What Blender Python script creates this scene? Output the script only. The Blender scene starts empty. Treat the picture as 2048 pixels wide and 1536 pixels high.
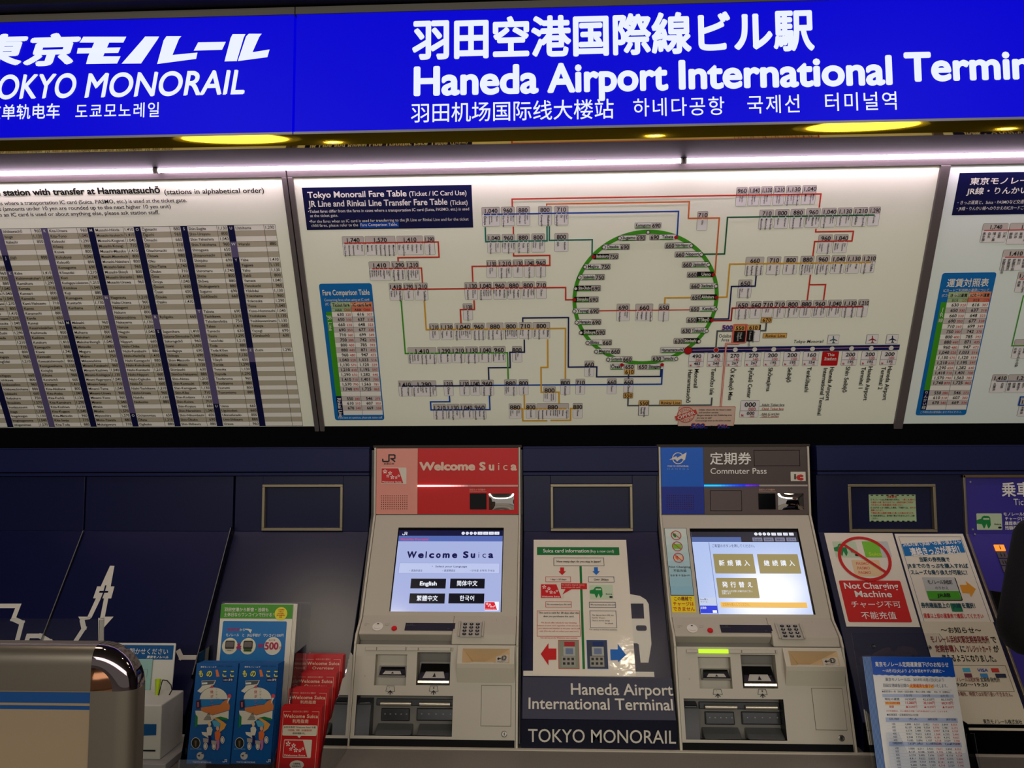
import bpy, math, random
from mathutils import Vector, Matrix
from math import sin, cos, radians as R, pi
random.seed(7)
SC = bpy.context.scene
COL = SC.collection
# ------------------------------------------------------------------ camera
EYE = Vector((0, 0, 1.55)); FPX = 1597.0
YAW, PITCH, ROLL = 0.04345, 0.07844, -0.003376      # turned left, tilted up
_f = Vector((-sin(YAW)*cos(PITCH), cos(YAW)*cos(PITCH), sin(PITCH)))
_r0 = Vector((cos(YAW), sin(YAW), 0)); _u0 = _r0.cross(_f)
_r = cos(ROLL)*_r0 + sin(ROLL)*_u0; _u = -sin(ROLL)*_r0 + cos(ROLL)*_u0
cd = bpy.data.cameras.new('camera'); cam = bpy.data.objects.new('camera', cd); COL.objects.link(cam)
cam.matrix_world = Matrix(((_r.x, _u.x, -_f.x, EYE.x), (_r.y, _u.y, -_f.y, EYE.y), (_r.z, _u.z, -_f.z, EYE.z), (0, 0, 0, 1)))
cd.sensor_width = 36; cd.lens = FPX/2048*36; cd.clip_start = .02
SC.camera = cam
# ------------------------------------------------------------------ world, exposure, large lights
w = bpy.data.worlds.new('world'); SC.world = w; w.use_nodes = True
w.node_tree.nodes['Background'].inputs[0].default_value = (1, .95, .88, 1)
w.node_tree.nodes['Background'].inputs[1].default_value = .35
vs = SC.view_settings; vs.view_transform = 'Standard'; vs.look = 'None'; vs.exposure = 0; vs.gamma = 1; vs.use_curve_mapping = False
SC.cycles.max_bounces = 8; SC.cycles.transparent_max_bounces = 16
SC.cycles.sample_clamp_indirect = 3; SC.cycles.use_denoising = True
def area(name, loc, size, sy, watts, col, rot):
    d = bpy.data.lights.new(name, 'AREA'); d.shape = 'RECTANGLE'; d.size = size; d.size_y = sy; d.energy = watts; d.color = col
    o = bpy.data.objects.new(name, d); COL.objects.link(o); o.location = loc; o.rotation_euler = rot
area('concourse_ceiling_light', (0, -2.9, 2.8), 5.5, 1.4, 160, (1, .955, .885), (R(48), 0, 0))
# ------------------------------------------------------------------ materials
def lin(c):
    c = c/255.
    return c/12.92 if c <= .04045 else ((c+.055)/1.055)**2.4
MATS = {}
def mat(name, rgb=(128,)*3, rough=.5, metal=0, emit=0, coat=0, spec=.28, bump=0, noise=0, nscale=60, ior=None, glow=True):
    if name in MATS: return MATS[name]
    m = bpy.data.materials.new(name); m.use_nodes = True; nt = m.node_tree; b = nt.nodes['Principled BSDF']
    c = (*[lin(x) for x in rgb], 1)
    b.inputs['Base Color'].default_value = c; b.inputs['Roughness'].default_value = rough
    b.inputs['Metallic'].default_value = metal; b.inputs['Specular IOR Level'].default_value = spec
    b.inputs['Coat Weight'].default_value = coat; b.inputs['Coat Roughness'].default_value = .08
    if ior: b.inputs['IOR'].default_value = ior
    if emit:
        b.inputs['Emission Color'].default_value = c; b.inputs['Emission Strength'].default_value = emit
        b.inputs['Base Color'].default_value = (0.002, .002, .002, 1)
    if not glow: m.cycles.emission_sampling = 'NONE'
    if bump or noise:
        tc = nt.nodes.new('ShaderNodeTexCoord'); n = nt.nodes.new('ShaderNodeTexNoise'); n.inputs['Scale'].default_value = nscale
        n.inputs['Detail'].default_value = 4; nt.links.new(tc.outputs['Object'], n.inputs['Vector'])
        if bump:
            bp = nt.nodes.new('ShaderNodeBump'); bp.inputs['Strength'].default_value = bump; bp.inputs['Distance'].default_value = .002
            nt.links.new(n.outputs['Fac'], bp.inputs['Height']); nt.links.new(bp.outputs['Normal'], b.inputs['Normal'])
            if coat: nt.links.new(bp.outputs['Normal'], b.inputs['Coat Normal'])
        if noise:
            mx = nt.nodes.new('ShaderNodeMix'); mx.data_type = 'RGBA'; mx.inputs[6].default_value = tuple(x*(1-noise) for x in c[:3])+(1,)
            mx.inputs[7].default_value = tuple(min(1, x*(1+noise)) for x in c[:3])+(1,)
            nt.links.new(n.outputs['Fac'], mx.inputs[0]); nt.links.new(mx.outputs[2], b.inputs['Base Color'])
    MATS[name] = m; return m
def clear(name, tint=(.97, .98, 1), rough=.03, fac=.0):
    if name in MATS: return MATS[name]
    m = bpy.data.materials.new(name); m.use_nodes = True; nt = m.node_tree; nt.nodes.remove(nt.nodes['Principled BSDF'])
    out = nt.nodes['Material Output']; t = nt.nodes.new('ShaderNodeBsdfTransparent'); g = nt.nodes.new('ShaderNodeBsdfGlossy')
    t.inputs[0].default_value = (*tint, 1); g.inputs['Roughness'].default_value = rough
    fr = nt.nodes.new('ShaderNodeFresnel'); fr.inputs[0].default_value = 1.49
    mx = nt.nodes.new('ShaderNodeMixShader'); nt.links.new(fr.outputs[0], mx.inputs[0]); nt.links.new(t.outputs[0], mx.inputs[1]); nt.links.new(g.outputs[0], mx.inputs[2])
    nt.links.new(mx.outputs[0], out.inputs[0]); MATS[name] = m; return m
INKS = dict(white=(235, 232, 222), black=(18, 18, 20), red=(196, 26, 24), navy=(8, 12, 62), blue=(20, 110, 190), green=(24, 112, 58), grey=(176, 172, 166))
def ink(c):
    if c in MATS: return MATS[c]
    if c in INKS: return mat(c, INKS[c], .45)
    return mat(c)
def hexmat(c, rough=.45, **k):
    n = 'print_%02x%02x%02x' % c; return mat(n, c, rough, **k)
# ------------------------------------------------------------------ objects
def tag(o, label=None, cat=None, group=None, kind=None):
    if label: o['label'] = label
    if cat: o['category'] = cat
    if group: o['group'] = group
    if kind: o['kind'] = kind
    return o
def empty(name, loc, label, cat, group=None):
    o = bpy.data.objects.new(name, None); COL.objects.link(o); o.location = loc; o.empty_display_size = .05
    return tag(o, label, cat, group)
def worldloc(o):
    v = Vector(o.location)
    while o.parent: o = o.parent; v = v + Vector(o.location)
    return v
class MB:
    """collects shapes in world coordinates and links them as one mesh object"""
    def __init__(s): s.v = []; s.f = []; s.m = []; s.mats = []
    def mi(s, m):
        if m not in s.mats: s.mats.append(m)
        return s.mats.index(m)
    def add(s, vs, fs, m):
        b = len(s.v); s.v += [tuple(v) for v in vs]; k = s.mi(m)
        for f in fs: s.f.append(tuple(i+b for i in f)); s.m.append(k)
        return s
    def box(s, x0, x1, y0, y1, z0, z1, m):
        vs = [(x, y, z) for x in (x0, x1) for y in (y0, y1) for z in (z0, z1)]
        return s.add(vs, [(0, 1, 3, 2), (4, 6, 7, 5), (0, 4, 5, 1), (2, 3, 7, 6), (0, 2, 6, 4), (1, 5, 7, 3)], m)
    def prism(s, prof, x0, x1, m):          # prof: (y,z) loop, extruded along X
        n = len(prof); vs = [(x0, y, z) for y, z in prof]+[(x1, y, z) for y, z in prof]
        a = sum(prof[i][0]*prof[(i+1) % n][1]-prof[(i+1) % n][0]*prof[i][1] for i in range(n))
        fs = [tuple(range(n-1, -1, -1)), tuple(range(n, 2*n))]+[(i, (i+1) % n, n+(i+1) % n, n+i) for i in range(n)]
        if a < 0: fs = [tuple(reversed(f)) for f in fs]
        return s.add(vs, fs, m)
    def tube(s, pts, r, m, n=10, cap=True):
        pts = [Vector(p) for p in pts]; rr = r if isinstance(r, (list, tuple)) else [r]*len(pts); vs = []; fs = []
        for i, p in enumerate(pts):
            d = (pts[min(i+1, len(pts)-1)]-pts[max(i-1, 0)]).normalized()
            a = d.orthogonal().normalized() if i == 0 else (a-d*a.dot(d)).normalized(); b = d.cross(a)
            for k in range(n): t = 2*pi*k/n; vs.append(p+rr[i]*(a*cos(t)+b*sin(t)))
        for i in range(len(pts)-1):
            for k in range(n): fs.append((i*n+k, i*n+(k+1) % n, (i+1)*n+(k+1) % n, (i+1)*n+k))
        if cap: fs.append(tuple(range(n-1, -1, -1))); fs.append(tuple(range((len(pts)-1)*n, len(pts)*n)))
        return s.add(vs, fs, m)
    def slab(s, P, pts, t, m, lift=0):      # polygon in plane P (local u,v), thickness t towards the viewer
        n = len(pts); a = sum(pts[i][0]*pts[(i+1) % n][1]-pts[(i+1) % n][0]*pts[i][1] for i in range(n))
        if a < 0: pts = pts[::-1]
        vs = [P.w(u, v, lift) for u, v in pts]+[P.w(u, v, lift+t) for u, v in pts]
        return s.add(vs, [tuple(range(n-1, -1, -1)), tuple(range(n, 2*n))]+[(i, (i+1) % n, n+(i+1) % n, n+i) for i in range(n)], m)
    def build(s, name, parent=None, label=None, bevel=0, smooth=False, seg=2, **k):
        me = bpy.data.meshes.new(name); o = bpy.data.objects.new(name, me)
        if parent is None:
            xs, ys, zs = zip(*s.v); c = Vector(((min(xs)+max(xs))/2, (min(ys)+max(ys))/2, min(zs)))
            o.location = c
        else:
            c = worldloc(parent); o.parent = parent
        me.from_pydata([(v[0]-c.x, v[1]-c.y, v[2]-c.z) for v in s.v], [], s.f)
        for m in s.mats: me.materials.append(m)
        me.polygons.foreach_set('material_index', s.m)
        if smooth: me.polygons.foreach_set('use_smooth', [True]*len(s.f))
        COL.objects.link(o)
        if bevel:
            b = o.modifiers.new('bevel', 'BEVEL'); b.width = bevel; b.segments = seg; b.limit_method = 'ANGLE'; b.angle_limit = R(35)
        if smooth and len(s.f) < 4000:
            try:
                me.set_sharp_from_angle(angle=R(40))
            except Exception: pass
        return tag(o, label, **k)
# ------------------------------------------------------------------ planes: printed faces are laid out in their own u (across) and v (up)
class Plane:
    def __init__(s, y0, z0, tilt, x0=0, yaw=0):      # tilt>0: top leans to the viewer
        t = R(tilt); a = R(yaw)
        s.o = Vector((x0, y0, z0)); s.u = Vector((cos(a), sin(a), 0))
        f = Vector((sin(a), -cos(a), 0)); s.v = f*sin(t)+Vector((0, 0, 1))*cos(t); s.n = s.u.cross(s.v)
    def w(s, u, v, lift=0): return s.o+s.u*u+s.v*v+s.n*lift
    def at(s, px, py):                                # where a measured point of the photograph falls on this face
        d = _f+_r*(px-1024)/FPX+_u*(768-py)/FPX
        p = EYE+d*((s.o-EYE).dot(s.n)/d.dot(s.n))-s.o
        return p.dot(s.u), p.dot(s.v)
def wy(px, py, Y):                                    # point of a vertical plane at distance Y
    d = _f+_r*(px-1024)/FPX+_u*(768-py)/FPX
    return EYE+d*(Y/d.y)
# ------------------------------------------------------------------ lettering: glyph outlines of the built-in font as mesh faces
GL = {}; ADV = {}
def _tmesh(body, off=0, res=2):
    c = bpy.data.curves.new('t', 'FONT'); c.body = body; c.size = 1; c.resolution_u = res; c.offset = off; c.fill_mode = 'FRONT'
    o = bpy.data.objects.new('t', c); COL.objects.link(o)
    m = o.evaluated_get(bpy.context.evaluated_depsgraph_get()).to_mesh()
    vs = [(v.co.x, v.co.y) for v in m.vertices]; fs = [tuple(p.vertices) for p in m.polygons]
    bpy.data.objects.remove(o); bpy.data.curves.remove(c)
    return vs, fs
HH = max(v[0] for v in _tmesh('HH')[0])
def cjk(ch): return ord(ch) > 0x2e80
def glyph(ch, bold=0, res=2):
    k = (ch, bold, res)
    if k not in GL:
        GL[k] = _tmesh(ch, bold, res) if not ch.isspace() else ([], [])
        if ch not in ADV:
            ADV[ch] = 1.0 if cjk(ch) else max(v[0] for v in _tmesh('H'+ch+'H')[0])-HH
    return GL[k]
def natw(s, track=0):
    for ch in s: glyph(ch)
    return sum(ADV[ch]+track for ch in s)-track
class Ink(MB):
    """flat print on a plane"""
    def __init__(s, P): super().__init__(); s.P = P
    def L(s, x, y): return s.P.at(x, y)
    def poly(s, c, pts, ly=1, px=True):
        if px: pts = [s.L(*p) for p in pts]
        n = len(pts); a = sum(pts[i][0]*pts[(i+1) % n][1]-pts[(i+1) % n][0]*pts[i][1] for i in range(n))
        if a < 0: pts = pts[::-1]
        s.add([s.P.w(u, v, ly*.0005) for u, v in pts], [tuple(range(n))], c if not isinstance(c, str) else ink(c)); return s
    def rectl(s, c, u0, v0, u1, v1, ly=1, r=0):
        if u0 > u1: u0, u1 = u1, u0
        if v0 > v1: v0, v1 = v1, v0
        if r:
            pts = []
            for cx, cy, a0 in ((u1-r, v1-r, 0), (u0+r, v1-r, 90), (u0+r, v0+r, 180), (u1-r, v0+r, 270)):
                for k in range(4): a = R(a0+30*k); pts.append((cx+r*cos(a), cy+r*sin(a)))
        else: pts = [(u0, v0), (u1, v0), (u1, v1), (u0, v1)]
        return s.poly(c, pts, ly, False)
    def rect(s, c, x0, y0, x1, y1, ly=1, r=0):
        a = s.L(x0, y0); b = s.L(x1, y1); return s.rectl(c, a[0], a[1], b[0], b[1], ly, r)
    def frame(s, c, x0, y0, x1, y1, wpx=1, ly=2):
        a = s.L(x0, y0); b = s.L(x1, y1); s.framel(c, a[0], b[1], b[0], a[1], wpx*s.k(x0, y0), ly)
    def framel(s, c, u0, v0, u1, v1, t, ly=2):
        for q in ((u0, v0, u1, v0+t), (u0, v1-t, u1, v1), (u0, v0, u0+t, v1), (u1-t, v0, u1, v1)): s.rectl(c, *q, ly)
    def k(s, x, y): return s.L(x+1, y)[0]-s.L(x, y)[0]
    def linel(s, c, pts, w, ly=2):
        h = w/2
        for i, (a, b) in enumerate(zip(pts[:-1], pts[1:])):
            a = Vector(a); b = Vector(b); d = (b-a)
            if d.length < 1e-6: continue
            d.normalize(); n = Vector((-d.y, d.x))*h
            if i > 0: a = a-d*h
            if i < len(pts)-2: b = b+d*h
            s.poly(c, [tuple(q) for q in (a-n, b-n, b+n, a+n)], ly+i*.02, False)
        return s
    def line(s, c, pts, wpx, ly=2): return s.linel(c, [s.L(*p) for p in pts], wpx*s.k(*pts[0]), ly)
    def ortho(s, c, pts, wpx, ly=2):     # polyline whose corners are square on the board itself
        q = [s.L(*p) for p in pts]; o = [q[0]]
        for a in q[1:]:
            b = o[-1]; o.append((a[0], b[1]) if abs(a[0]-b[0]) > abs(a[1]-b[1]) else (b[0], a[1]))
        return s.linel(c, o, wpx*s.k(*pts[0]), ly)
    def disc(s, c, x, y, r, ly=3, ry=None, n=20, a0=0, a1=360):
        k = s.k(x, y); u, v = s.L(x, y); rx = r*k; ry = (ry or r)*k
        return s.poly(c, [(u+rx*cos(R(a0+(a1-a0)*i/n)), v+ry*sin(R(a0+(a1-a0)*i/n))) for i in range(n)], ly, False)
    def ring(s, c, x, y, r0, r1, ly=3, n=32, loc=None):
        k = s.k(x, y); u, v = s.L(x, y); vs = []; m = ink(c) if isinstance(c, str) else c
        for i in range(n):
            for r in (r0, r1):
                a = 2*pi*i/n; ru, rv = (r if isinstance(r, tuple) else (r, r)); vs.append(s.P.w(u+ru*k*cos(a), v+rv*k*sin(a), ly*.0005))
        s.add(vs, [(2*i, 2*i+1, (2*i+3) % (2*n), (2*i+2) % (2*n)) for i in range(n)], m)
    def tl(s, c, st, u, v, h, w=None, bold=0, ital=0, rot=0, track=0, res=2, ly=4, align='l'):
        m = ink(c) if isinstance(c, str) else c
        isc = any(cjk(ch) for ch in st); em = h/.9 if isc else h/.682; base = .08 if isc else 0
        nw = natw(st, track)*em; sx = (w/nw) if w else 1
        x = 0; ca, sa = cos(R(rot)), sin(R(rot)); W = nw*sx
        off = {'l': 0, 'c': -W/2, 'r': -W}[align]
        for ch in st:
            stack = bold > (0 if cjk(ch) else .021)            # heavy kanji: shifted copies keep the counters open
            vs, fs = glyph(ch, 0 if stack else bold, res)
            if fs:
                offs = [(0, 0)] if not stack else [(bold*cos(2*pi*q/nst), bold*sin(2*pi*q/nst)) for nst in ((8 if bold > .024 else 3),) for q in range(nst)]
                for qi, (da, db) in enumerate(offs):
                    out = []
                    for a, b in vs:
                        a += da; b += db
                        X = (x+a)*em*sx+off+ital*(b+base)*em; Y = (b+base)*em
                        out.append(s.P.w(u+X*ca-Y*sa, v+X*sa+Y*ca, ly*.0005+qi*.000004))
                    s.add(out, fs, m)
            x += ADV[ch]+track
        return W
    def t(s, c, st, x0, y0, x1, h, **k):            # baseline start, end x and letter height as measured
        u0, v0 = s.L(x0, y0); hh = s.L(x0, y0-h)[1]-v0
        if x1 is None: return s.tl(c, st, u0, v0, hh, None, **k)
        return s.tl(c, st, u0, v0, hh, s.L(x1, y0)[0]-u0, **k)
    def tc(s, c, st, xc, y, wpx, h, **k):
        u0, v0 = s.L(xc, y); hh = s.L(xc, y-h)[1]-v0
        return s.tl(c, st, u0, v0, hh, wpx*s.k(xc, y) if wpx else None, align='c', **k)
    def down(s, c, st, x, y0, y1, h, **k):          # reading downwards, letter tops to the right
        u0, v0 = s.L(x, y0); k2 = s.k(x, y0)
        w = v0-s.L(x, y1)[1] if y1 else None
        return s.tl(c, st, u0, v0, h*k2, w, rot=-90, **k)
    def vert(s, c, st, x, y0, size, **k):           # upright characters stacked downwards
        u, v = s.L(x, y0); hh = size*s.k(x, y0)
        for i, ch in enumerate(st): s.tl(c, ch, u, v-(i+1)*hh*1.08, hh, align='c', **k)
B1, B2, B3 = .012, .02, .032
# ================================================================== the setting
navy_panel = mat('navy_laminate', (12, 17, 56), .34, spec=.3)
navy_gloss = mat('navy_gloss_laminate', (16, 19, 52), .27, spec=.65)
fascia_m = mat('blue_painted_steel', (12, 20, 66), .5, spec=.25)
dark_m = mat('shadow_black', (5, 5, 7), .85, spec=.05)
alu = mat('brushed_aluminium', (176, 170, 160), .38, metal=.9)
frame_m = mat('board_frame_aluminium', (120, 112, 112), .42, metal=.6)
beige_m = mat('machine_beige', (186, 178, 160), .42)
beige_d = mat('machine_beige_trim', (196, 188, 168), .4)
grey_d = mat('machine_dark_grey', (74, 74, 76), .4)
black_g = mat('black_gloss', (8, 8, 10), .15)
ledge_m = mat('grey_stone_laminate', (126, 120, 110), .5, noise=.35, nscale=420)
FX0, FX1 = -2.6, 2.6
def struct(mb, name, **k): return mb.build(name, kind='structure', **k)
struct(MB().box(-5, 5, -5, 3.4, -.05, 0, mat('terrazzo_floor', (150, 142, 128), .3, noise=.25, nscale=90)), 'floor')
struct(MB().box(-5, 5, -5, 3.4, 3.0, 3.05, mat('ceiling_paint', (120, 116, 110), .8)), 'ceiling')
struct(MB().box(-5, 5, 3.3, 3.4, 0, 3.0, dark_m), 'wall_back')
struct(MB().box(-5, 5, 2.78, 2.86, 2.05, 3.0, mat('recess_wall', (12, 10, 14), .8, spec=.1)), 'wall_recess')
struct(MB().box(-5, -4.9, -5, 3.4, 0, 3, mat('side_wall_paint', (90, 86, 82), .8)), 'wall_left')
struct(MB().box(4.9, 5, -5, 3.4, 0, 3, mat('side_wall_paint')), 'wall_right')
# black shadow gap under the boards, blue band above the counter panels
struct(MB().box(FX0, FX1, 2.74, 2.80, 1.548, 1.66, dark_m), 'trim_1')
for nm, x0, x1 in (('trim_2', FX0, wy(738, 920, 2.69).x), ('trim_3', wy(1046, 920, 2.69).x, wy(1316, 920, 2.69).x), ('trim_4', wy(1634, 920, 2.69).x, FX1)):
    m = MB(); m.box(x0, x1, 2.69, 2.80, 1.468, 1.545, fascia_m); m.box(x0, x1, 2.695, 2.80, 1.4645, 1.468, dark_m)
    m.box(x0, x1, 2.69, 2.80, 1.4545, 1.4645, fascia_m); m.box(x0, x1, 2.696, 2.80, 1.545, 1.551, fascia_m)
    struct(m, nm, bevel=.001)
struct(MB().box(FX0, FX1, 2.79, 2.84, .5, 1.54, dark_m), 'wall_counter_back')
SL = Plane(2.70, 1.267, -33)             # the sloping counter panels
def sz(Y): return 1.267-(2.70-Y)/math.tan(R(33))
def panelpart(name, x0, x1, m, hole=None, label=None, strip=dark_m, cat='panel'):
    """upright head, sloping face and toe strip of one counter bay"""
    e = empty(name, ((x0+x1)/2, 2.5, .5), label, cat)
    h = MB(); zt, zb = 1.4535, 1.267
    if hole:
        a, b, c, d = hole                # x0,x1,z0,z1 of the framed opening
        h.box(x0, a, 2.70, 2.78, zb, zt, navy_panel); h.box(b, x1, 2.70, 2.78, zb, zt, navy_panel)
        h.box(a, b, 2.70, 2.78, d, zt, navy_panel); h.box(a, b, 2.70, 2.78, zb, c, navy_panel)
    else: h.box(x0, x1, 2.70, 2.78, zb, zt, navy_panel)
    h.build('upright_panel', e, bevel=.0012)
    MB().prism([(2.70, zb), (2.78, zb), (2.78, .50), (2.375, .50), (2.375, .767)], x0, x1, m).build('sloping_panel', e, bevel=.002)
    MB().box(x0, x1, 2.366, 2.374, .687, .767, strip).build('toe_strip', e)
    if hole:
        fr = MB(); t = .009; y = 2.694
        for q in ((a, b, d-t, d), (a, b, c, c+t), (a, a+t, c+t, d-t), (b-t, b, c+t, d-t)): fr.box(q[0], q[1], y, 2.785, q[2], q[3], mat('bronze_frame', (150, 138, 112), .35, metal=.7))
        f = fr.build('window_frame', e, bevel=.0012)
        MB().box(a+t, b-t, 2.712, 2.725, c+t, d-t, navy_panel).build('window_panel', e)
    return e
X = lambda px, py=1000, Y=2.70: wy(px, py, Y).x
Z = lambda py, Y, px=1000: wy(px, py, Y).z
hz0, hz1 = Z(1062, 2.70, 1180), Z(968, 2.70, 1180)
bay_a = panelpart('counter_panel', FX0, X(169)-.001, navy_panel, None, 'plain dark navy counter panel at the far left with white skyline outline')
bay_b = panelpart('counter_panel', X(171)+.001, X(466.5)-.001, navy_panel, None, 'dark navy counter panel with white tower outline behind the suggestion box')
bay_c = panelpart('counter_panel', X(469)+.002, X(738), navy_gloss, (X(525), X(686), hz0, hz1), 'navy counter panel with empty bronze window frame left of red ticket machine')
bay_d = panelpart('counter_panel', X(1047), X(1316.5)-.004, navy_gloss, (X(1101), X(1265), hz0, hz1), 'navy counter panel between the two ticket machines, lettered with the station name', strip=mat('deep_navy_strip', (6, 8, 34), .4))
bay_e = panelpart('counter_panel', X(1634), X(1925), navy_panel, (X(1696), X(1871), Z(1064, 2.70, 1780), Z(968, 2.70, 1780)), 'navy counter panel right of the blue ticket machine, carrying three notices')
struct(MB().box(FX0, FX1, 2.0, 2.42, .63, .685, ledge_m), 'trim_5', bevel=.006)
struct(MB().box(FX0, FX1, 2.04, 2.42, .0, .63, mat('counter_front_grey', (110, 106, 100), .5)), 'wall_counter_front')
# white edge line between counter and ledge
struct(MB().box(FX0, FX1, 2.352, 2.364, .685, .6885, mat('pale_edge_trim', (200, 192, 170), .5)), 'trim_6')
# acrylic fins between the left bays
for px, lab in ((170, 'clear acrylic divider edge left of the white tower outline'), (468, 'clear acrylic divider fin left of the blue leaflets')):
    x = X(px); f = MB(); h = .008 if px < 300 else .032
    P = Plane(2.70, 1.267, -33, x0=x)
    pts = [P.w(0, .0, 0), P.w(0, .0, h), P.w(0, -.50, h), P.w(0, -.50, 0)]
    vs = [tuple(p+Vector((dx, 0, 0))) for dx in (0, .005) for p in pts]
    f.add(vs, [(3, 2, 1, 0), (4, 5, 6, 7), (0, 1, 5, 4), (1, 2, 6, 5), (2, 3, 7, 6), (3, 0, 4, 7)], clear('acrylic_clear'))
    e_ = empty('acrylic_divider', (x, 2.5, .75), lab, 'divider'); f.build('acrylic_fin', e_)
    q0, q1 = P.w(.001, -.004, h), P.w(.004, -.49, h); MB().slab(P, [(.0012, -.49), (.0038, -.49), (.0038, -.003), (.0012, -.003)], .0012, mat('polished_edge', (150, 148, 150), .15, metal=.5), h).build('polished_edge', e_)
# ---- lettering and outlines on the sloping panels
I = Ink(SL); W_ = mat('white_vinyl', (214, 208, 192), .5)
I.poly(W_, [(220.3, 1131.5), (229, 1131.9), (221.5, 1173), (201.5, 1173)])
I.poly(W_, [(194.5, 1172.9), (229, 1173), (222.5, 1197), (186.3, 1196.8)])
I.poly(W_, [(192.2, 1196.5), (202, 1196.5), (183, 1236), (174, 1236)]); I.poly(W_, [(208.2, 1196.5), (216.8, 1196.5), (209, 1238), (200, 1238)])
I.poly(W_, [(156.6, 1233.4), (183.5, 1233.4), (180, 1238.5), (168, 1240), (161, 1241)]); I.line(W_, [(164, 1239), (168, 1257), (144, 1294)], 9)
I.poly(W_, [(206, 1233.4), (227.3, 1233.4), (208, 1255)]); I.poly(W_, [(196.6, 1236), (208, 1236), (207.5, 1290), (196.4, 1290)])
I.line(navy_panel, [(212, 1171), (208.5, 1184), (203, 1198)], 3, 3); I.line(navy_panel, [(199, 1184), (216.5, 1184)], 4, 3)
I.build('tower_outline', bay_b); I = Ink(SL)
I.line(W_, [(-60, 1212), (37, 1212), (27, 1238), (44, 1246), (31, 1296)], 9); I.build('building_outline', bay_a); I = Ink(SL); I.line(W_, [(49, 1296), (57, 1272), (80, 1272), (99, 1283), (94, 1297)], 9)
I.build('building_outline', bay_b); I = Ink(SL)
I.line(W_, [(356, 1300), (363, 1315), (407, 1315), (402, 1328)], 9)
I.build('building_outline', bay_b); I = Ink(SL)
I.line(W_, [(598, 1313), (640, 1330), (690, 1322)], 14)
I.build('building_outline', bay_c)
I = Ink(SL)
I.poly(W_, [(1230, 1188), (1258, 1188), (1280, 1192), (1292, 1199.5), (1297.4, 1208.4), (1302.8, 1288), (1296.8, 1325.4), (1281.2, 1325.4), (1277.5, 1289), (1274, 1286.5), (1230, 1286.5)])
I.poly(navy_gloss, [(1255, 1207.4), (1286.7, 1207.4), (1288.3, 1237.3), (1255, 1237.3)], 2); I.rect(navy_gloss, 1271.7, 1250.8, 1293.7, 1261.9, 2, .006)
I.rect(W_, 1046.7, 1341.5, 1308.8, 1354)
I.rect(mat('grey_vinyl', (62, 62, 78), .4), 1046, 1354.2, 1352, 1442.5)
I.build('train_outline', bay_d)
I = Ink(SL)
I.t(W_, 'Haneda Airport', 1140, 1389.5, 1346, 22, bold=B1, ly=6, res=4); I.t(W_, 'International Terminal', 1055, 1418, 1348, 22, bold=B1, ly=6, res=4)
I.P = Plane(2.3655, .687, 0); I.t(W_, 'TOKYO MONORAIL', 1056, 1483, 1352, 25.5, bold=.004, res=4)
I.build('lettering', bay_d)
# notice behind the right-hand window frame
nt_ = empty('notice_card', wy(1780, 1040, 2.71), 'small green notice with red and black text inside the bronze window frame', 'notice')
NP = Plane(2.711, 1.267, 0); I = Ink(NP); I.rect(mat('pale_green_card', (170, 196, 150), .5), 1737, 989, 1833, 1043, 1); I.build('card', nt_)
I = Ink(NP)
for k in range(9): I.rect('black', 1741+k*10.3, 989.5, 1746+k*10.3, 991.2, 2); I.rect('black', 1742+k*10.3, 1041.3, 1747+k*10.3, 1043, 2)
I.tc('red', '注意事項', 1783, 995.5, 20, 4.6, bold=B2)
for i, (a, b) in enumerate((('① モノレール&山手線内割引切符は、', '一度に JR 線から'), ('', 'お乗換への乗り換えをおえての、自動改札機のご利用が'), ('', 'できませんので係員通路をご利用ください'), ('② 500円きっぷで乗車した場合、下車駅では、', '途中での'), ('', '精算となります。'), ('', '下車駅の際には運賃が運賃より高くなる場合があります。'), ('③ 浜松町駅改札口、途中駅下車はできませんのでご注意', ''), ('ください。', ''))):
    y = 1001+i*5.35
    if a: I.t('black', a, 1740.5+(2 if i > 6 else 0), y, 1740.5+len(a)*3.4, 3.6, bold=B1)
    if b: I.t('red', b, 1741.5+len(a)*3.4, y, min(1831, 1741.5+(len(a)+len(b))*3.4), 3.6, bold=B1)
I.build('lettering', nt_)

# ================================================================== station signs above
SGY = 2.15; SG = Plane(SGY, 0, 0)
sblue = mat('sign_blue_lit', (2, 0, 208), .5, emit=1.0, spec=.12); swhite = mat('sign_white_lit', (224, 230, 255), .4, emit=1.12, glow=False)
def sign(x0, x1, label):
    e = empty('station_sign', ((x0+x1)/2, SGY+.1, 2.38), label, 'sign')
    MB().box(x0+.002, x1-.002, SGY, SGY+.16, 2.432, 2.775, sblue).build('lit_face', e)
    MB().box(x0, x1, SGY-.004, SGY+.17, 2.775, 2.796, mat('sign_case_grey', (112, 108, 100), .5, metal=.3)).build('top_case', e)
    MB().box(x0, x1, SGY-.003, SGY+.17, 2.424, 2.432, mat('sign_case_lip', (150, 150, 160), .4, metal=.3)).build('bottom_lip', e)
    return e
xd = wy(587.5, 150, SGY).x
sg_l = sign(-2.9, xd, 'lit blue sign with the slanted monorail company name'); sg_r = sign(xd+.003, 2.6, 'lit blue sign with the airport station name in four scripts')
I = Ink(SG); W = swhite
zp = lambda pts: [(x/2.926, y/2.926) for x, y in pts]
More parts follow.
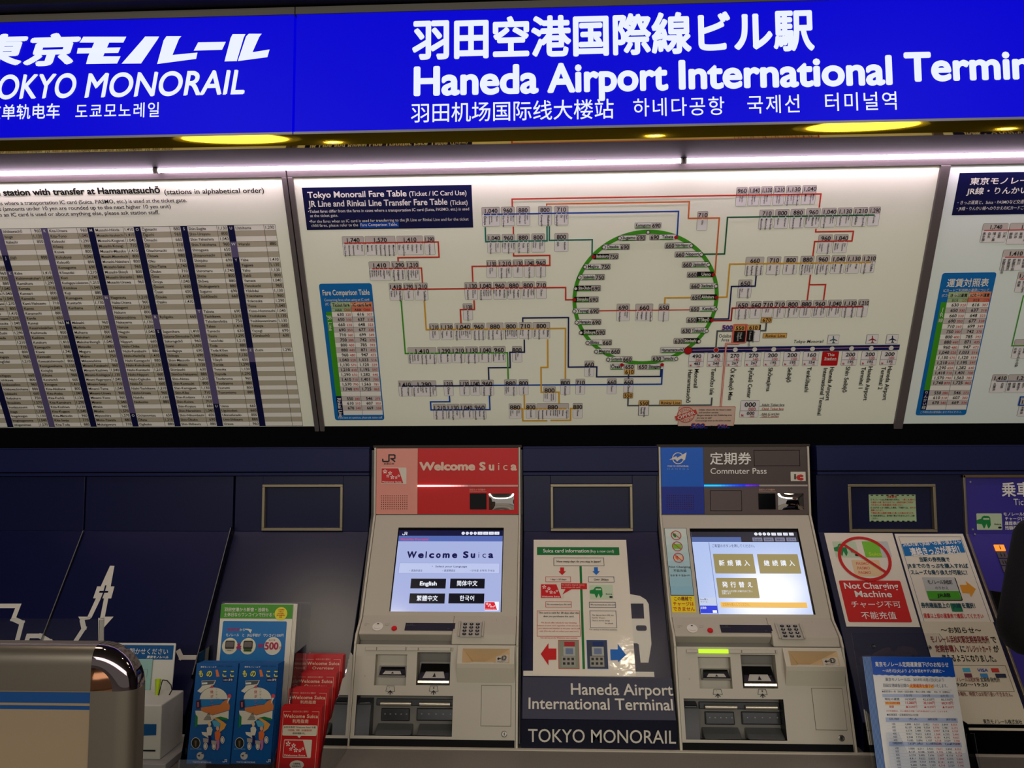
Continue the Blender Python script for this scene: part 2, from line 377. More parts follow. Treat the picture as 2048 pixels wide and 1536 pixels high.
for pts in ([(488, 215), (740, 215), (722, 250), (466, 250)], [(456, 282), (706, 278), (692, 310), (450, 314)], [(552, 249), (640, 249), (604, 331), (516, 331)], [(516, 330), (706, 330), (686, 372), (504, 375)],
            [(850, 214), (932, 214), (922, 232), (826, 372), (712, 373), (832, 236)], [(975, 212), (1062, 212), (1048, 228), (1010, 322), (1156, 308), (1148, 345), (920, 375), (958, 236)],
            [(1160, 248), (1322, 245), (1300, 292), (1134, 297)], [(1362, 200), (1437, 200), (1426, 222), (1386, 358), (1314, 360), (1350, 222)],
            [(1456, 198), (1532, 198), (1518, 216), (1478, 306), (1578, 290), (1565, 335), (1392, 358), (1440, 214)]):
    I.poly(W, zp(pts))
I.t(W, '京', 44, 131, 148, 58, bold=.045, ital=.28, res=6); I.t(W, '東', -62, 132, 42, 58, bold=.04, ital=.28, res=6)
I.t(W, 'MONORAIL', 166, 195, 488, 46, bold=.022, ital=.14, res=8); I.t(W, 'TOKYO', -42, 199, 150, 46, bold=.022, ital=.14, res=8)
I.t(W, '东京单轨电车', -56, 241, 121, 29, bold=B1, res=4); I.t(W, '도쿄모노레일', 150, 238, 323, 29, bold=.008, res=4)
I.build('lettering', sg_l)
I = Ink(SG)
I.t(W, '羽田空港国際線ビル駅', 824, 119, 1630, 76, bold=.032, res=6)
w1 = I.t(W, 'International', 1354, 177.5, 1788, 54, bold=.034, res=8)
I.t(W, 'Haneda', 824, 190.5, 1076, 54, bold=.034, res=8); I.t(W, 'Airport', 1097, 184, 1334, 54, bold=.034, res=8)
k_ = w1/natw('International')*natw('Terminal'); u, v = I.L(1810, 162); I.tl(W, 'Terminal', u, v, I.L(1810, 108)[1]-v, k_, bold=.034, res=8)
I.t(W, '羽田机场国际线大楼站', 821, 246, 1229, 38, res=4, bold=.006); I.t(W, '하네다공항', 1265, 234, 1453, 36, res=4, bold=.004)
I.t(W, '국제선', 1493, 228, 1606, 36, res=4, bold=.004); I.t(W, '터미널역', 1647, 223, 1801, 36, res=4, bold=.004)
I.build('lettering', sg_r)
# polished brass rail along the foot of the signs
prof = [(SGY-.006+.0325*k/10*.0384-.00028*(1-((k-5)/5.)**2), 2.3915+.0325*k/10) for k in range(11)]+[(SGY+.012, 2.424), (SGY+.012, 2.3915)]
br = MB().prism(prof, -2.9, 2.6, mat('polished_brass', (196, 168, 44), .05, metal=1)).build('brass_rail', smooth=True)
MB().box(-2.9, 2.6, SGY+.0125, SGY+.16, 2.394, 2.4235, mat('soffit_mauve', (24, 20, 26), .7, spec=.15)).build('soffit', br)
tag(br, 'polished brass rail under the blue station signs', 'rail')
struct(MB().box(-5, 5, SGY+.02, 3.3, 2.80, 3.0, dark_m), 'trim_7')
struct(MB().box(-5, 5, SGY-.05, SGY+.2, 2.80, 3.0, mat('header_black', (14, 14, 18), .5)), 'trim_8')
for px in (-60, 1000, 1960):
    x = wy(px, 300, 2.5).x; MB().box(x-.02, x+.02, 2.19, 2.6, 2.46, 2.50, dark_m).build('sign_bracket', sg_l if x < xd else sg_r)
# ceiling lamps: two broad downlights and three small spots over the counter
def lamp(x, y, r, strength, label, col=(255, 236, 206), z=3.0):
    e = empty('downlight', (x, y, z-.03), label, 'lamp')
    n = 32; m = MB(); vs = [(x+r*cos(2*pi*k/n), y+r*sin(2*pi*k/n), z-.012) for k in range(n)]
    m.add(vs, [tuple(range(n-1, -1, -1))], mat('lamp_%d' % strength, col, .5, emit=strength)); m.build('lamp_disc', e)
    m = MB(); vs = []
    for k in range(n):
        a = 2*pi*k/n
        for rr, zz in ((r, z-.012), (r*1.15, z-.03), (r*1.25, z)): vs.append((x+rr*cos(a), y+rr*sin(a), zz))
    fs = []
    for k in range(n):
        for j in (0, 1): fs.append((3*k+j, 3*k+j+1, 3*((k+1) % n)+j+1, 3*((k+1) % n)+j))
    m.add(vs, fs, mat('lamp_trim', (150, 148, 140), .4)); m.build('lamp_rim', e)
for x, s in ((-1.33, 'left'), (1.32, 'right')): lamp(x, 1.05, .22, 8, 'broad round downlight in the ceiling over the %s end of the counter' % s)
for x, s in ((-.96, 'left'), (.49, 'middle'), (2.02, 'right')): lamp(x, .82, .035, 160, 'small bright ceiling spot, %s one of three' % s)
# fluorescent tubes over the fare boards
tubes = [(-2.3, wy(312, 335, 2.31).x-.004), (wy(313, 335, 2.31).x+.004, wy(1366, 318, 2.31).x-.004), (wy(1368, 318, 2.31).x+.004, 2.3)]
tw = mat('tube_glow', (255, 226, 250), .4, emit=25)
for (a, b), s in zip(tubes, ('left', 'centre', 'right')):
    e = empty('fluorescent_tube', ((a+b)/2, 2.31, 2.37), 'glowing thin lamp tube over the %s fare board' % s, 'lamp', 'tubes over the fare boards')
    MB().tube([(a, 2.31, 2.387), (b, 2.31, 2.387)], .0062, tw, 12).build('tube', e, smooth=True)
    h = MB(); cap = mat('tube_cap', (200, 190, 190), .4)
    for xx in (a, b): h = MB(); h.tube([(xx-.003, 2.31, 2.387), (xx+.003, 2.31, 2.387)], .0085, cap, 12); h.box(xx-.003, xx+.003, 2.31, 2.326, 2.384, 2.395, cap); h.build('tube_holder', e)
# ================================================================== fare boards (lean forward at the top)
PB = Plane(2.75, 1.6036, 27.353)
bface = mat('board_acrylic_face', (250, 252, 232), .34, spec=.5); bface2 = mat('board_acrylic_face_cool', (240, 250, 244), .34)
frs = {}
def fare_board(name, label, u0, u1, m):
    c = PB.w((u0+u1)/2, 0); e = empty(name, c, label, 'fare board')
    MB().slab(PB, [(u0, 0), (u1, 0), (u1, .868), (u0, .868)], .012, m, -.012).build('board_face', e)
    f = MB(); t = .0156
    for q in ((u0-t, -.016, u1+t, 0), (u0-t, .868, u1+t, .888), (u0-t, 0, u0, .868), (u1, 0, u1+t, .868)):
        f.slab(PB, [(q[0], q[1]), (q[2], q[1]), (q[2], q[3]), (q[0], q[3])], .03, frame_m, -.022)
    f.build('frame', e, bevel=.0015)
    MB().slab(PB, [(u0, 0), (u1, 0), (u1, .0028), (u0, .0028)], .003, mat('frame_lip_white', (220, 218, 210), .3), 0).build('bottom_lip', e)
    return e
uL = PB.at(651, 865)[0]; uR = PB.at(1785, 858)[0]
uLL = PB.at(632, 865)[0]; uRR = PB.at(1802, 858)[0]
fb_l = fare_board('fare_board', 'fare board with alphabetical station list ruled in columns', -2.55, uLL-.001, bface)
fb_c = fare_board('fare_board', 'wide fare board: English route map with a green loop line', uL, uR, bface)
fb_r = fare_board('fare_board', 'fare board in Japanese, right of the English route map', uRR+.001, 2.5, bface2)
BK = 'black'; boxtop = mat('fare_box_grey', (204, 195, 189), .45); boxw = mat('fare_box_white', (240, 236, 234), .45)
RD = mat('line_red', (206, 58, 40), .4); OR = mat('line_orange', (216, 108, 44), .4); BL = mat('line_blue', (14, 72, 168), .4); NV = mat('line_navy', (22, 30, 92), .4)
TE = mat('line_teal', (24, 122, 104), .4); GR = mat('line_green', (68, 158, 30), .4); DG = mat('line_dark_green', (16, 98, 56), .4); YE = mat('line_yellow', (222, 166, 40), .4); CR = mat('line_crimson', (170, 20, 30), .4); GY = mat('line_grey', (84, 88, 92), .4)
ORB = mat('fare_orange', (228, 176, 92), .4); NVB = mat('title_navy', (10, 14, 66), .4); SKY = mat('table_blue', (14, 112, 186), .4); dotw = mat('dot_white', (226, 222, 216), .4)
# ---- left board: the table
rows41 = 41
def col(s):
    o = []
    for part in s.split('|'):
        part = part.strip()
        if part == '': o.append(None)
        elif part[0] == '[': o.append((part[1], *part[3:].rsplit(' ', 1)))
        else: o.append(('', *part.rsplit(' ', 1)))
    return o
C1 = col("||||| Hachikōsen 800|| Hashimoto 1,210| Hatchōbori 960| Harajuku 710| Higashi-Jūjō 880| Higashi-Chiba 1,040| Higashi-Funabashi 1,040| Higashi-Matsudo 1,040| Higashi-Nakagami 1,210| Higashi-Nakano 800| Higashi-Ōme 1,410| Higashi-Tokorozawa 1,210| Higashi-Totsuka 1,040| Higashi-Urawa 960| Higashi-Zushi 1,290| Hinatawada 1,570| Hino 1,210| Hirai 710| Hirama 800| Hodogaya 960| Hongōdai 1,210||| Ichigaya 660| Ichikawa 800| Ichikawaōno 960| Ichikawashiohama 880| Iidabashi 660| Ikebukuro 750| Ikusabata 1,570| Inadazutsumi 960| Inage 1,130| Inagekaigan 1,130| Inaginaganuma 1,040| Ishigamimae 1,570")
C2 = col("Ishikawachō 960| Isogo 1,130| Itabashi 800|||[J]Jūjō 800|||[K]Kabe 1,410| Kaihimmakuhari 1,040| Kamakura 1,290| Kamata 710| Kameari 800| Kameido 660| Kami-Nakazato 710| Kamoi 1,040| Kanamachi 880| Kanda 650| Kannai 960| Kasairinkaikōen 710| Kashimada 800| Kashiwa 1,130| Katakura 1,410| Kawaguchi 800| Kawai 1,740| Kawasaki 800| Kawasakishimmachi 800| Kemigawahama 1,130| Kichijōji 960| Kikuna 960| Kinshichō 660| Kinugasa 1,410| Kita-Akabane 800| Kita-Asaka 1,040| Kita-Fuchū 1,130| Kita-Kamakura 1,290| Kita-Kashiwa 1,130| Kita-Kogane 1,040| Kita-Matsudo 960| Kita-Senju 710| Kita-Toda 880")
C3 = col("[K]Kita-Urawa 960| Kita-Yono 1,040| Kobuchi 1,290| Kōenji 800| Koiwa 800| Kokubunji 1,040| Kokudō 800| Komagome 690| Kōnandai 1,210| Kori 1,740| Koshigaya-Laketown 1,210| Kozukue 1,040| Kuji 880| Kumagawa 1,290| Kunitachi 1,130| Kurihama 1,410|||[M]Mabashi 960| Machida 1,290| Maihama 800| Makuhari 1,040| Makuharihongō 1,040| Matsudo 880| Meguro 660| Mejiro 750| Mikawashima 710| Minami-Funabashi 960| Minami-Kashiwa 1,040| Minami-Koshigaya 1,130| Minami-Nagareyama 1,040| Minami-Senju 710| Minami-Tama 1,040| Minami-Urawa 960| Minami-Yono 960| Misato 1,040| Mitaka 960| Mitake 1,570| Miyanohira 1,570| Moto-Yawata 880| Mukaigawara 710")
C4 = col("[M]Musashi-Hikida 1,410| Musashi-Itsukaichi 1,410| Musashi-Koganei 1,040| Musashi-Kosugi 710| Musashi-Masuko 1,410| Musashi-Mizonokuchi 800| Musashi-Nakahara 800| Musashi-Sakai 960| Musashi-Shinjō 800| Musashi-Shiraishi 880| Musashi-Urawa 960|||[N]Nagatsuta 1,210| Naka-Urawa 960| Nakagami 1,210| Nakano 800| Nakanoshima 960| Nakayama 1,130| Naruse 1,210| Negishi 1,040| Niiza 1,130| Nippori 660| Nishi-Chiba 1,210| Nishi-Funabashi 880| Nishi-Hachiōji 1,410| Nishi-Kawaguchi 880| Nishi-Kokubunji 1,130| Nishi-Kunitachi 1,210| Nishi-Nippori 660| Nishi-Ogikubo 880| Nishi-Ōi 660| Nishi-Tachikawa 1,210| Nishi-Urawa 960| Nishifu 1,130| Noborito 880|||[O]Ochanomizu 650| Ōfuna 1,210| Ogikubo 880")
C5 = col("[O]Ōgimachi 880| Ōguchi 960| Ōimachi 660| Ōji 710| Okachimachi 660| Ōkawa 880| Oku 710| Oku-Tama 1,740| Ōkubo 710| Ōme 1,410| Ōmiya 1,040| Ōmori 660| Ōsaki 650| Ōtsuka 690| Ozaku 1,410|||[R]Ryōgoku 660|||[S]Sagamihara 1,410| Saitama-Shintoshin 1,040| Sakuragichō 960| Sawai 1,570| Sendagaya 690| Shibuya 690| Shim-Matsudo 960| Shim-Misato 1,130| Shimbashi 630| Shimōsa-Nakayama 880| Shin-Akitsu 1,210| Shin-Kawasaki 800| Shin-Kemigawa 1,130| Shin-Kiba 710| Shin-Kodaira 1,130| Shin-Koiwa 710| Shin-Koyasu 880| Shin-Narashino 1,040| Shin-Nihombashi 650| Shin-Ōkubo 690| Shin-Shibaura 880")
C6 = col("[S]Shin-Sugita 1,130| Shin-Urayasu 800| Shin-Yahashira 1,040| Shin-Yokohama 960| Shinagawa 650| Shinanomachi 690| Shinjuku 690| Shiomi 660| Shiromaru 1,740| Shitte 800| Shōwa 880| Shukugawara 880| Sugamo 690| Suidōbashi 660|||[T]Tabata 690| Tachikawa 1,210| Takadanobaba 750| Takao 1,410| Tamachi 630| Taura 1,290| Tennōdai 1,210| Toda 880| Toda-Kōen 880| Tōkaichiba 1,130| Tōkyō 650| Toride 1,290| Totsuka 1,130| Toyoda 1,290| Tsudanuma 960| Tsudayama 880| Tsurumi 800| Tsurumiono 880|||[U]Ueno 660| Uguisudani 660| Ukimafunado 800| Umi-Shibaura 880| Urawa 960")
C7 = col("[U]Ushihama 1,290|||[W]Warabi 880|||[Y]Yabe 1,410| Yagawa 1,130| Yaho 1,130| Yakō 800| Yamate 1,040| Yanokuchi 960| Yōkōdai 1,130| Yokohama 960| Yokosuka 1,290| Yono 1,040| Yono-Hommachi 1,040| Yoshikawa 1,130| Yoshikawaminami 1,130| Yotsuya 660| Yoyogi 690| Yūrakuchō 630|||[Z]Zushi 1,290")
C7 += [None]*(41-len(C7))
cols = [C1, C2, C3, C4, C5, C6, C7]
for c in cols: assert len(c) == 41, (len(c), c[0])
I = Ink(PB); T = Ink(PB)
a0 = PB.at(89.5, 460.5); a1 = PB.at(462.5, 457.5); b0 = PB.at(193.2, 848.6)
pitch = (a1[0]-a0[0])/4; vtop = (a0[1]+a1[1])/2; vbot = b0[1]; rh = (vtop-vbot)/40
u3 = a0[0]; yt = vtop+rh/2; yb = yt-41*rh; uend = u3+4*pitch+.945*pitch
rowA = mat('row_tan', (188, 178, 156), .45); rowB = mat('row_pale', (244, 240, 230), .45)
for r in range(41):
    I.rectl(rowA if r % 2 else rowB, -2.5, yt-(r+1)*rh, uend, yt-r*rh, 1)
stripe = {0: ((0, 1),), 1: ((0, 0), (5, 1), (8, 0)), 2: ((0, 0), (18, 1)), 3: ((0, 1), (13, 0), (38, 1)), 4: ((0, 1), (17, 0), (20, 1)), 5: ((0, 1), (16, 0), (36, 1)), 6: ((0, 1), (3, 0), (6, 1), (24, 0), (27, 1))}
vio = mat('stripe_violet', (98, 88, 130), .4); sw = pitch*.072
for c in range(-1, 7):
    uc = u3+(c-2)*pitch
    st = list(stripe.get(c, ((0, 1),)))+[(41, 0)]
    for (r0, k), (r1, _) in zip(st[:-1], st[1:]): I.rectl(NVB if k else vio, uc-sw, yt-r1*rh, uc+sw, yt-r0*rh, 3)
    uf = uc+pitch*(.70); I.rectl(BK, uf-.0005, yb, uf+.0005, yt, 2)
    if c < 0: continue
    for r, cell in enumerate(cols[c]):
        if not cell: continue
        L_, nm, fr = cell; vv = yt-(r+1)*rh+rh*.27; h = rh*.50
        n = natw(nm)*h/.682*1.02; T.tl(BK, nm, uc+sw+pitch*.025, vv, h, min(n, pitch*.585), bold=.008)
        n = natw(fr)*h*1.14/.682; T.tl(BK, fr, uc+pitch-sw-pitch*.012, vv, h*1.14, min(n, pitch*.2), bold=.004, align='r')
        if L_: T.tl('white', L_, uc, vv, h, align='c', bold=B1)
for r in range(42): I.rectl(GY, -2.5, yt-r*rh-.0003, uend, yt-r*rh+.0003, 2)
I.rectl(BK, uend-.0008, yb, uend, yt, 2); I.rectl(BK, -2.5, yt, uend, yt+.001, 2); I.rectl(BK, -2.5, yb-.001, uend, yb, 2)
I.build('table_grid', fb_l, kind='stuff')
s = 'Fare to the station with transfer at Hamamatsuchō'; k_ = (PB.at(323, 388)[0]-PB.at(8, 388)[0])/natw('station with transfer at Hamamatsuchō')
u, v = PB.at(8, 391); T.tl(BK, s, u-natw('Fare to the ')*k_, v, PB.at(8, 379)[1]-v, natw(s)*k_, bold=.032, res=4); T.t(BK, '(stations in alphabetical order)', 329, 388.5, 530, 9.5, bold=B1, res=3)
for st, vis, y, x1 in (('Ticket fares differ from the fares in cases where a transportation IC card (Suica, PASMO, etc.) is used at the ticket gate.', 'where a transportation IC card (Suica, PASMO, etc.) is used at the ticket gate.', 410, 376), ('For IC card use, see the amounts (amounts under 10 yen are rounded up to the next higher 10 yen unit)', '(amounts under 10 yen are rounded up to the next higher 10 yen unit)', 421.5, 344), ('For fares when an IC card is used or about anything else, please ask station staff.', 'an IC card is used or about anything else, please ask station staff.', 433, 321)):
    x0 = {410: 10, 421.5: 7, 433: 9}[y]
    u0, v = PB.at(x0, y); w = PB.at(x1, y)[0]-u0; k_ = w/natw(vis); pre = st[:-len(vis)]
    T.tl(BK, st, u0-natw(pre)*k_, v, PB.at(x0, y-7.3)[1]-v, natw(st)*k_, bold=.01, res=3)
T.build('lettering', fb_l, kind='stuff')
# ---- fare comparison table, used on the centre and right boards
def comparison(I, T, tl, br, jp):
    (u0, v1), (u1, v0) = PB.at(*tl), PB.at(*br); w = u1-u0; H = v1-v0
    ys = [PB.at(637.6+(y-38)*.0254, 560+y/5.12)[1] for y in (225, 287, 325)]
    q0, q1 = PB.at(637.6, 567.4)[1], PB.at(673.1, 839.7)[1]; fy = lambda v: v1-(q0-v)/(q0-q1)*H
    I.rectl(SKY, u0, v0, u1, v1, 2, .008)
    ul = u0+w*.185; ur = u1-w*.02; um = (ul+ur)/2-.002
    a, b, c = [fy(v) for v in ys]
    I.rectl(mat('head_green', (168, 192, 138), .45), ul, b, um, a, 3); I.rectl(mat('head_orange', (226, 140, 98), .45), um, b, ur, a, 3)
    I.rectl(mat('head_green'), ul, c, um, b-.001, 3); I.rectl(mat('head_salmon', (222, 122, 92), .45), um, c, ur, b-.001, 3)
    ft = '630 320 616 307|650 330 637 318|660 330 648 323|690 350 677 338|710 360 699 349|750 380 742 370|800 400 785 392|880 440 871 435|960 480 947 473|1,040 520 1,033 516|1,130 570 1,120 559|1,210 610 1,195 597|1,290 650 1,282 640|1,410 710 1,401 700|1,570 790 1,563 781|1,740 870 1,725 862||550 280 546 273|610 310 607 303|670 340 669 334|'.split('|')
    end = fy(PB.at(673, 560+1378/5.12)[1]); rh = (c-end)/21
    for i, r in enumerate(ft):
        t = c-i*rh; I.rectl(rowB if i % 2 == 0 else boxtop, ul, t-rh, ur, t, 3)
        I.rectl(GY, ul, t-.0003, ur, t+.0003, 4)
        if r:
            A = r.split(); vv = t-rh*.78; hh = rh*.58
            T.tl(BK, A[0], ul+(um-ul)*.6, vv, hh, None, bold=B1, align='r', ly=6); T.tl('red', A[1], um-(um-ul)*.05, vv, hh*.82, None, align='r', ly=6)
            T.tl(BK, A[2], um+(um-ul)*.6, vv, hh, None, bold=B1, align='r', ly=6); T.tl('red', A[3], ur-(um-ul)*.05, vv, hh*.82, None, align='r', ly=6)
    I.rectl(GY, um-.0004, end, um+.0004, a, 5)
    I.rectl(GR, u0+w*.075, c-17*rh, ul, c, 3); I.rectl(NVB, u0+w*.075, end, ul, c-17*rh, 4)
    mid = (u0+w*.075+ul)/2-.006
    h1 = .020
    if jp:
        for k, ch in enumerate('JR線'): T.tl('white', ch, mid+.006, c-.03-k*.018, .013, align='c', ly=6)
        for k, ch in enumerate('りんかい線'): T.tl('white', ch, mid+.006, c-17*rh-.014-k*.0135, .012, align='c', ly=6)
        T.tl('white', '運賃対照表', u0+w*.5, v1-.045, .026, w*.78, bold=B2, align='c', ly=6)
        T.tl('white', 'ICカードご利用時の運賃について', u0+w*.5, v1-.062, .011, w*.86, align='c', ly=6); T.tl('white', '(ICカード運賃はきっぷ運賃と異なります)', u0+w*.5, v1-.077, .0105, w*.88, align='c', ly=6)
        T.tl(BK, 'きっぷ運賃', (ul+um)/2, b+(a-b)*.2, .011, (um-ul)*.84, bold=B2, align='c', ly=6); T.tl(BK, 'ICカード運賃', (ur+um)/2, b+(a-b)*.2, .011, (um-ul)*.92, bold=B2, align='c', ly=6)
        for i, s in enumerate(('おとな', 'こども', 'おとな', 'こども')): T.tl(('black', 'red')[i % 2], s, ul+(ur-ul)*(.18+.24*i+(.02 if i > 1 else 0)), c+.002, .009, .02, bold=B1, align='c', ly=6)
        T.tl('white', 'ご不明な点は駅係員におたずねください。', u0+w*.5, v0+.008, .009, w*.85, align='c', ly=6)
    else:
        T.tl('white', 'JR Line', mid, c-.012, .013, rot=-90, ly=6); T.tl('white', 'Rinkai Line', mid, c-17*rh-.006, .0125, .072, rot=-90, bold=B1, ly=6)
        T.tl('white', 'Fare Comparison Table', u0+w*.5, v1-.038, .0175, w*.9, bold=B2, align='c', ly=6, res=3)
        T.tl('white', 'Concerning fares when using an IC card', u0+w*.5, v1-.058, .0085, w*.86, align='c', ly=6); T.tl('white', '(IC card fares differ from ticket fares)', u0+w*.5, v1-.072, .0085, w*.84, align='c', ly=6)
        T.tl(BK, 'Ticket fare', (ul+um)/2, b+(a-b)*.25, .0115, (um-ul)*.86, bold=B1, align='c', ly=6); T.tl(BK, 'IC card fare', (ur+um)/2, b+(a-b)*.25, .0115, (um-ul)*.92, bold=B1, align='c', ly=6)
        for i, s in enumerate(('Adult', 'Child', 'Adult', 'Child')): T.tl(('black', 'red')[i % 2], s, ul+(ur-ul)*(.17+.21*i+(.05 if i > 1 else 0)), c+.003, .0075, .022, bold=B1, align='c', ly=6)
        T.tl('white', 'If you have any questions, please ask station staff.', u0+w*.52, v0+.007, .008, w*.9, align='c', ly=6)
# ---- centre board: the route map
G = Ink(PB); L = Ink(PB); T = Ink(PB)     # panels and boxes, route lines, lettering
G.rect(NVB, 603.6, 375.5, 946.5, 455, 1)
T.t('white', 'Tokyo Monorail Fare Table', 616, 395.5, 814, 11.6, bold=B2, res=4); T.t('white', '(Ticket / IC Card Use)', 818, 391.8, 934, 9, bold=B1, res=3)
T.t('white', 'JR Line and Rinkai Line Transfer Fare Table', 618.5, 413.5, 895.5, 11.6, bold=B2, res=4); T.t('white', '(Ticket)', 900, 409.6, 936, 9, bold=B1, res=3)
T.t('white', '•Ticket fares differ from the fares in cases where a transportation IC card (Suica, PASMO, etc.) is used', 616.5, 425.5, 939, 5.6, bold=.008)
T.t('white', 'at the ticket gate.', 620.5, 434, 677, 5.6, bold=.003); T.t('white', '•For the fares when an IC card is used for transferring to the JR Line or Rinkai Line and for the ticket', 619, 445.5, 937.5, 5.6, bold=.003)
G.rect(BL, 719.5, 444.8, 798, 454.6, 2)
T.t('white', 'child fares, please refer to the', 623, 453.6, 717, 5.6, bold=.003); T.t('white', 'Fare Comparison Table.', 721, 452.3, 796, 5.6, bold=.003)
comparison(G, T, (637.6, 567.4), (769, 839.7), False)
MAPH = 39.0
def fbox(xa, xb, y, fare, names='', H=38.5, top=14.5, dark=None, col=None):
    """one fare box of the map: grey head with the fare, white foot with the station names"""
    (u0, v1) = PB.at(xa, y); u1 = PB.at(xb, y)[0]; kv = PB.at(xa, y)[1]-PB.at(xa, y+10)[1]; kv /= 10
    v0 = v1-H*kv; vm = v1-top*kv; t = .0007
    G.rectl(BK, u0, v0, u1, v1, 1, .003); G.rectl(boxw, u0+t, v0+t, u1-t, vm, 2, .002); G.rectl(boxtop, u0+t, vm, u1-t, v1-t, 2, .002)
    h = 8.3*kv; em = h/.682; nw = natw(fare)*em; T.tl(BK, fare, (u0+u1)/2, v1-11.2*kv, h, min(nw*1.03, (u1-u0)*.94), bold=B1, align='c', ly=8, res=3)
    nn = [n for n in names.split(',') if n]
    for i, n in enumerate(nn):
        uu = u0+(u1-u0)*(i+.5)/len(nn); dk = n.endswith('*'); n = n.rstrip('*')
        hh = .0052 if not dk else .0068; wmax = (vm-v0)*.95
        if '/' in n:
            a, b = n.split('/'); hh = .0043
            for q, s in ((.0007, a), (-.0062, b)): T.tl(BK, s, uu+q, vm-.004, hh, min(natw(s)*hh/.682, wmax), rot=-90, bold=B1, ly=8)
        else: T.tl(BK, n, uu-hh*.45, vm-.004, hh, min(natw(n)*hh/.682*1.08, wmax), rot=-90, bold=B1, ly=8)
        DOTS.append((uu, vm, dk))
DOTS = []
def row(y0, x0, y1, x1, items, **k):
    for xa, xb, f, n in items: fbox(xa, xb, y0+(y1-y0)*(xa-x0)/(x1-x0), f, n, **k)
row(473.1, 683, 471.2, 860, [(683.5, 726.9, '1,740', 'Oku-Tama,Shiromaru,Hatonosu,Kori,Kawai'), (729.3, 789.9, '1,570', 'Mitake,Sawai,Ikusabata,Futamatao,Ishigamimae,Hinatawada,Miyanohira'), (792.8, 845.1, '1,410', 'Ōme,Higashi-Ōme,Kabe,Ozaku,Hamura,Fussa'), (847.7, 868.5, '1,290', 'Ushihama')])
row(523.3, 737, 522.4, 811, [(737, 779.5, '1,410', 'Musashi-/Itsukaichi,Musashi-/Masuko,Musashi-/Hikida,Akigawa,Higashi-/Akiru'), (782, 808.4, '1,290', 'Kumagawa,Haijima*,Akishima'), (810.9, 837.1, '1,210', 'Nakagami,Higashi-/Nakagami,Nishi-/Tachikawa')])
row(566.2, 777, 563, 1072, [(777.3, 803.3, '1,410', 'Takao,Nishi-/Hachiōji,Hachiōji*'), (806, 826, '1,290', 'Toyoda'), (828.4, 854.7, '1,210', 'Hino,Tachikawa*'), (928.5, 954.5, '1,130', 'Kunitachi,Nishi-/Kokubunji*'), (957.1, 983.2, '1,040', 'Kokubunji,Musashi-/Koganei,Higashi-/Koganei'), (985.9, 1012.8, '960', 'Musashi-/Sakai,Mitaka,Kichijōji'), (1014.4, 1040.8, '880', 'Nishi-/Ogikubo,Ogikubo,Asagaya'), (1043.2, 1069.4, '800', 'Kōenji,Nakano,Higashi-/Nakano'), (1072.3, 1092.5, '710', 'Ōkubo')], H=35, top=12.5)
row(414.4, 963, 412, 1109, [(963.1, 999.4, '1,040', 'Ōmiya*,Saitama-/Shintoshin,Yono'), (1001.9, 1029, '960', 'Kita-Urawa,Urawa,Minami-/Urawa*'), (1032.3, 1059.6, '880', 'Warabi,Nishi-/Kawaguchi'), (1076.3, 1103.4, '800', 'Kawaguchi,Akabane*'), (1109.1, 1136.5, '710', 'Higashi-Jūjō,Ōji,Kami-/Nakazato')])
row(468.9, 974, 466.5, 1109, [(974, 1000.6, '1,040', 'Kita-Yono,Yono-/Hommachi'), (1003.5, 1030.2, '960', 'Minami-/Yono,Naka-Urawa,Musashi-/Urawa*'), (1033.4, 1059.6, '880', 'Kita-Toda,Toda,Toda-Kōen'), (1062.7, 1089.4, '800', 'Ukima-/funado,Kita-/Akabane'), (1109.1, 1136.5, '800', 'Jūjō,Itabashi')], H=37.5)
row(520.2, 972, 518.6, 1072, [(972.4, 992.6, '1,130', 'Shin-/Kodaira'), (995.7, 1022.5, '1,210', 'Shin-Akitsu,Higashi-/Tokorozawa'), (1025, 1045.7, '1,130', 'Niiza'), (1048.3, 1068.6, '1,040', 'Kita-Asaka'), (1071.4, 1091.7, '960', 'Nishi-Urawa')], H=35.7, top=12.5)
fbox(925.3, 944.6, 606.9, '1,130', 'Kita-Fuchū', H=33.5, top=11.5)
row(647.2, 857, 644.2, 1065, [(857.7, 877.2, '1,210', 'Nishi-/Kunitachi'), (879.8, 905.7, '1,130', 'Yagawa,Yaho,Nishifu'), (908.7, 941.9, '1,040', 'Bubaigawara,Fuchū-/hommachi*,Minami-/Tama,Inagi-/naganuma'), (944.8, 969.9, '960', 'Yanokuchi,Inadazutsumi,Nakanoshima'), (972.8, 1006.6, '880', 'Noborito,Shukugawara,Kuji,Tsudayama'), (1009.2, 1034.7, '800', 'Musashi-/Mizonokuchi,Musashi-/Shinjō,Musashi-/Nakahara'), (1037.4, 1063.3, '710', 'Musashi-/Kosugi*,Mukaigawara'), (1065.3, 1100, '800', 'Hirama,Kashimada,Yakō,Shitte*')], H=33, top=12)
row(694.9, 814, 692.4, 985, [(814.7, 872, '1,410', 'Katakura,Hachiōji-/minamino,Aihara,Hashimoto,Sagamihara,Yabe,Fuchinobe'), (874.3, 901.2, '1,290', 'Kobuchi,Machida'), (902.6, 928.3, '1,210', 'Naruse,Nagatsuta'), (930, 955.6, '1,130', 'Tōkaichiba,Nakayama'), (957.5, 982.9, '1,040', 'Kamoi,Kozukue'), (985.1, 1010.8, '960', 'Shin-/Yokohama,Kikuna,Ōguchi')], H=32.5, top=11.5)
fbox(1024, 1043.8, 692.4, '800', 'Shin-/Kawasaki', H=32.5, top=11.5)
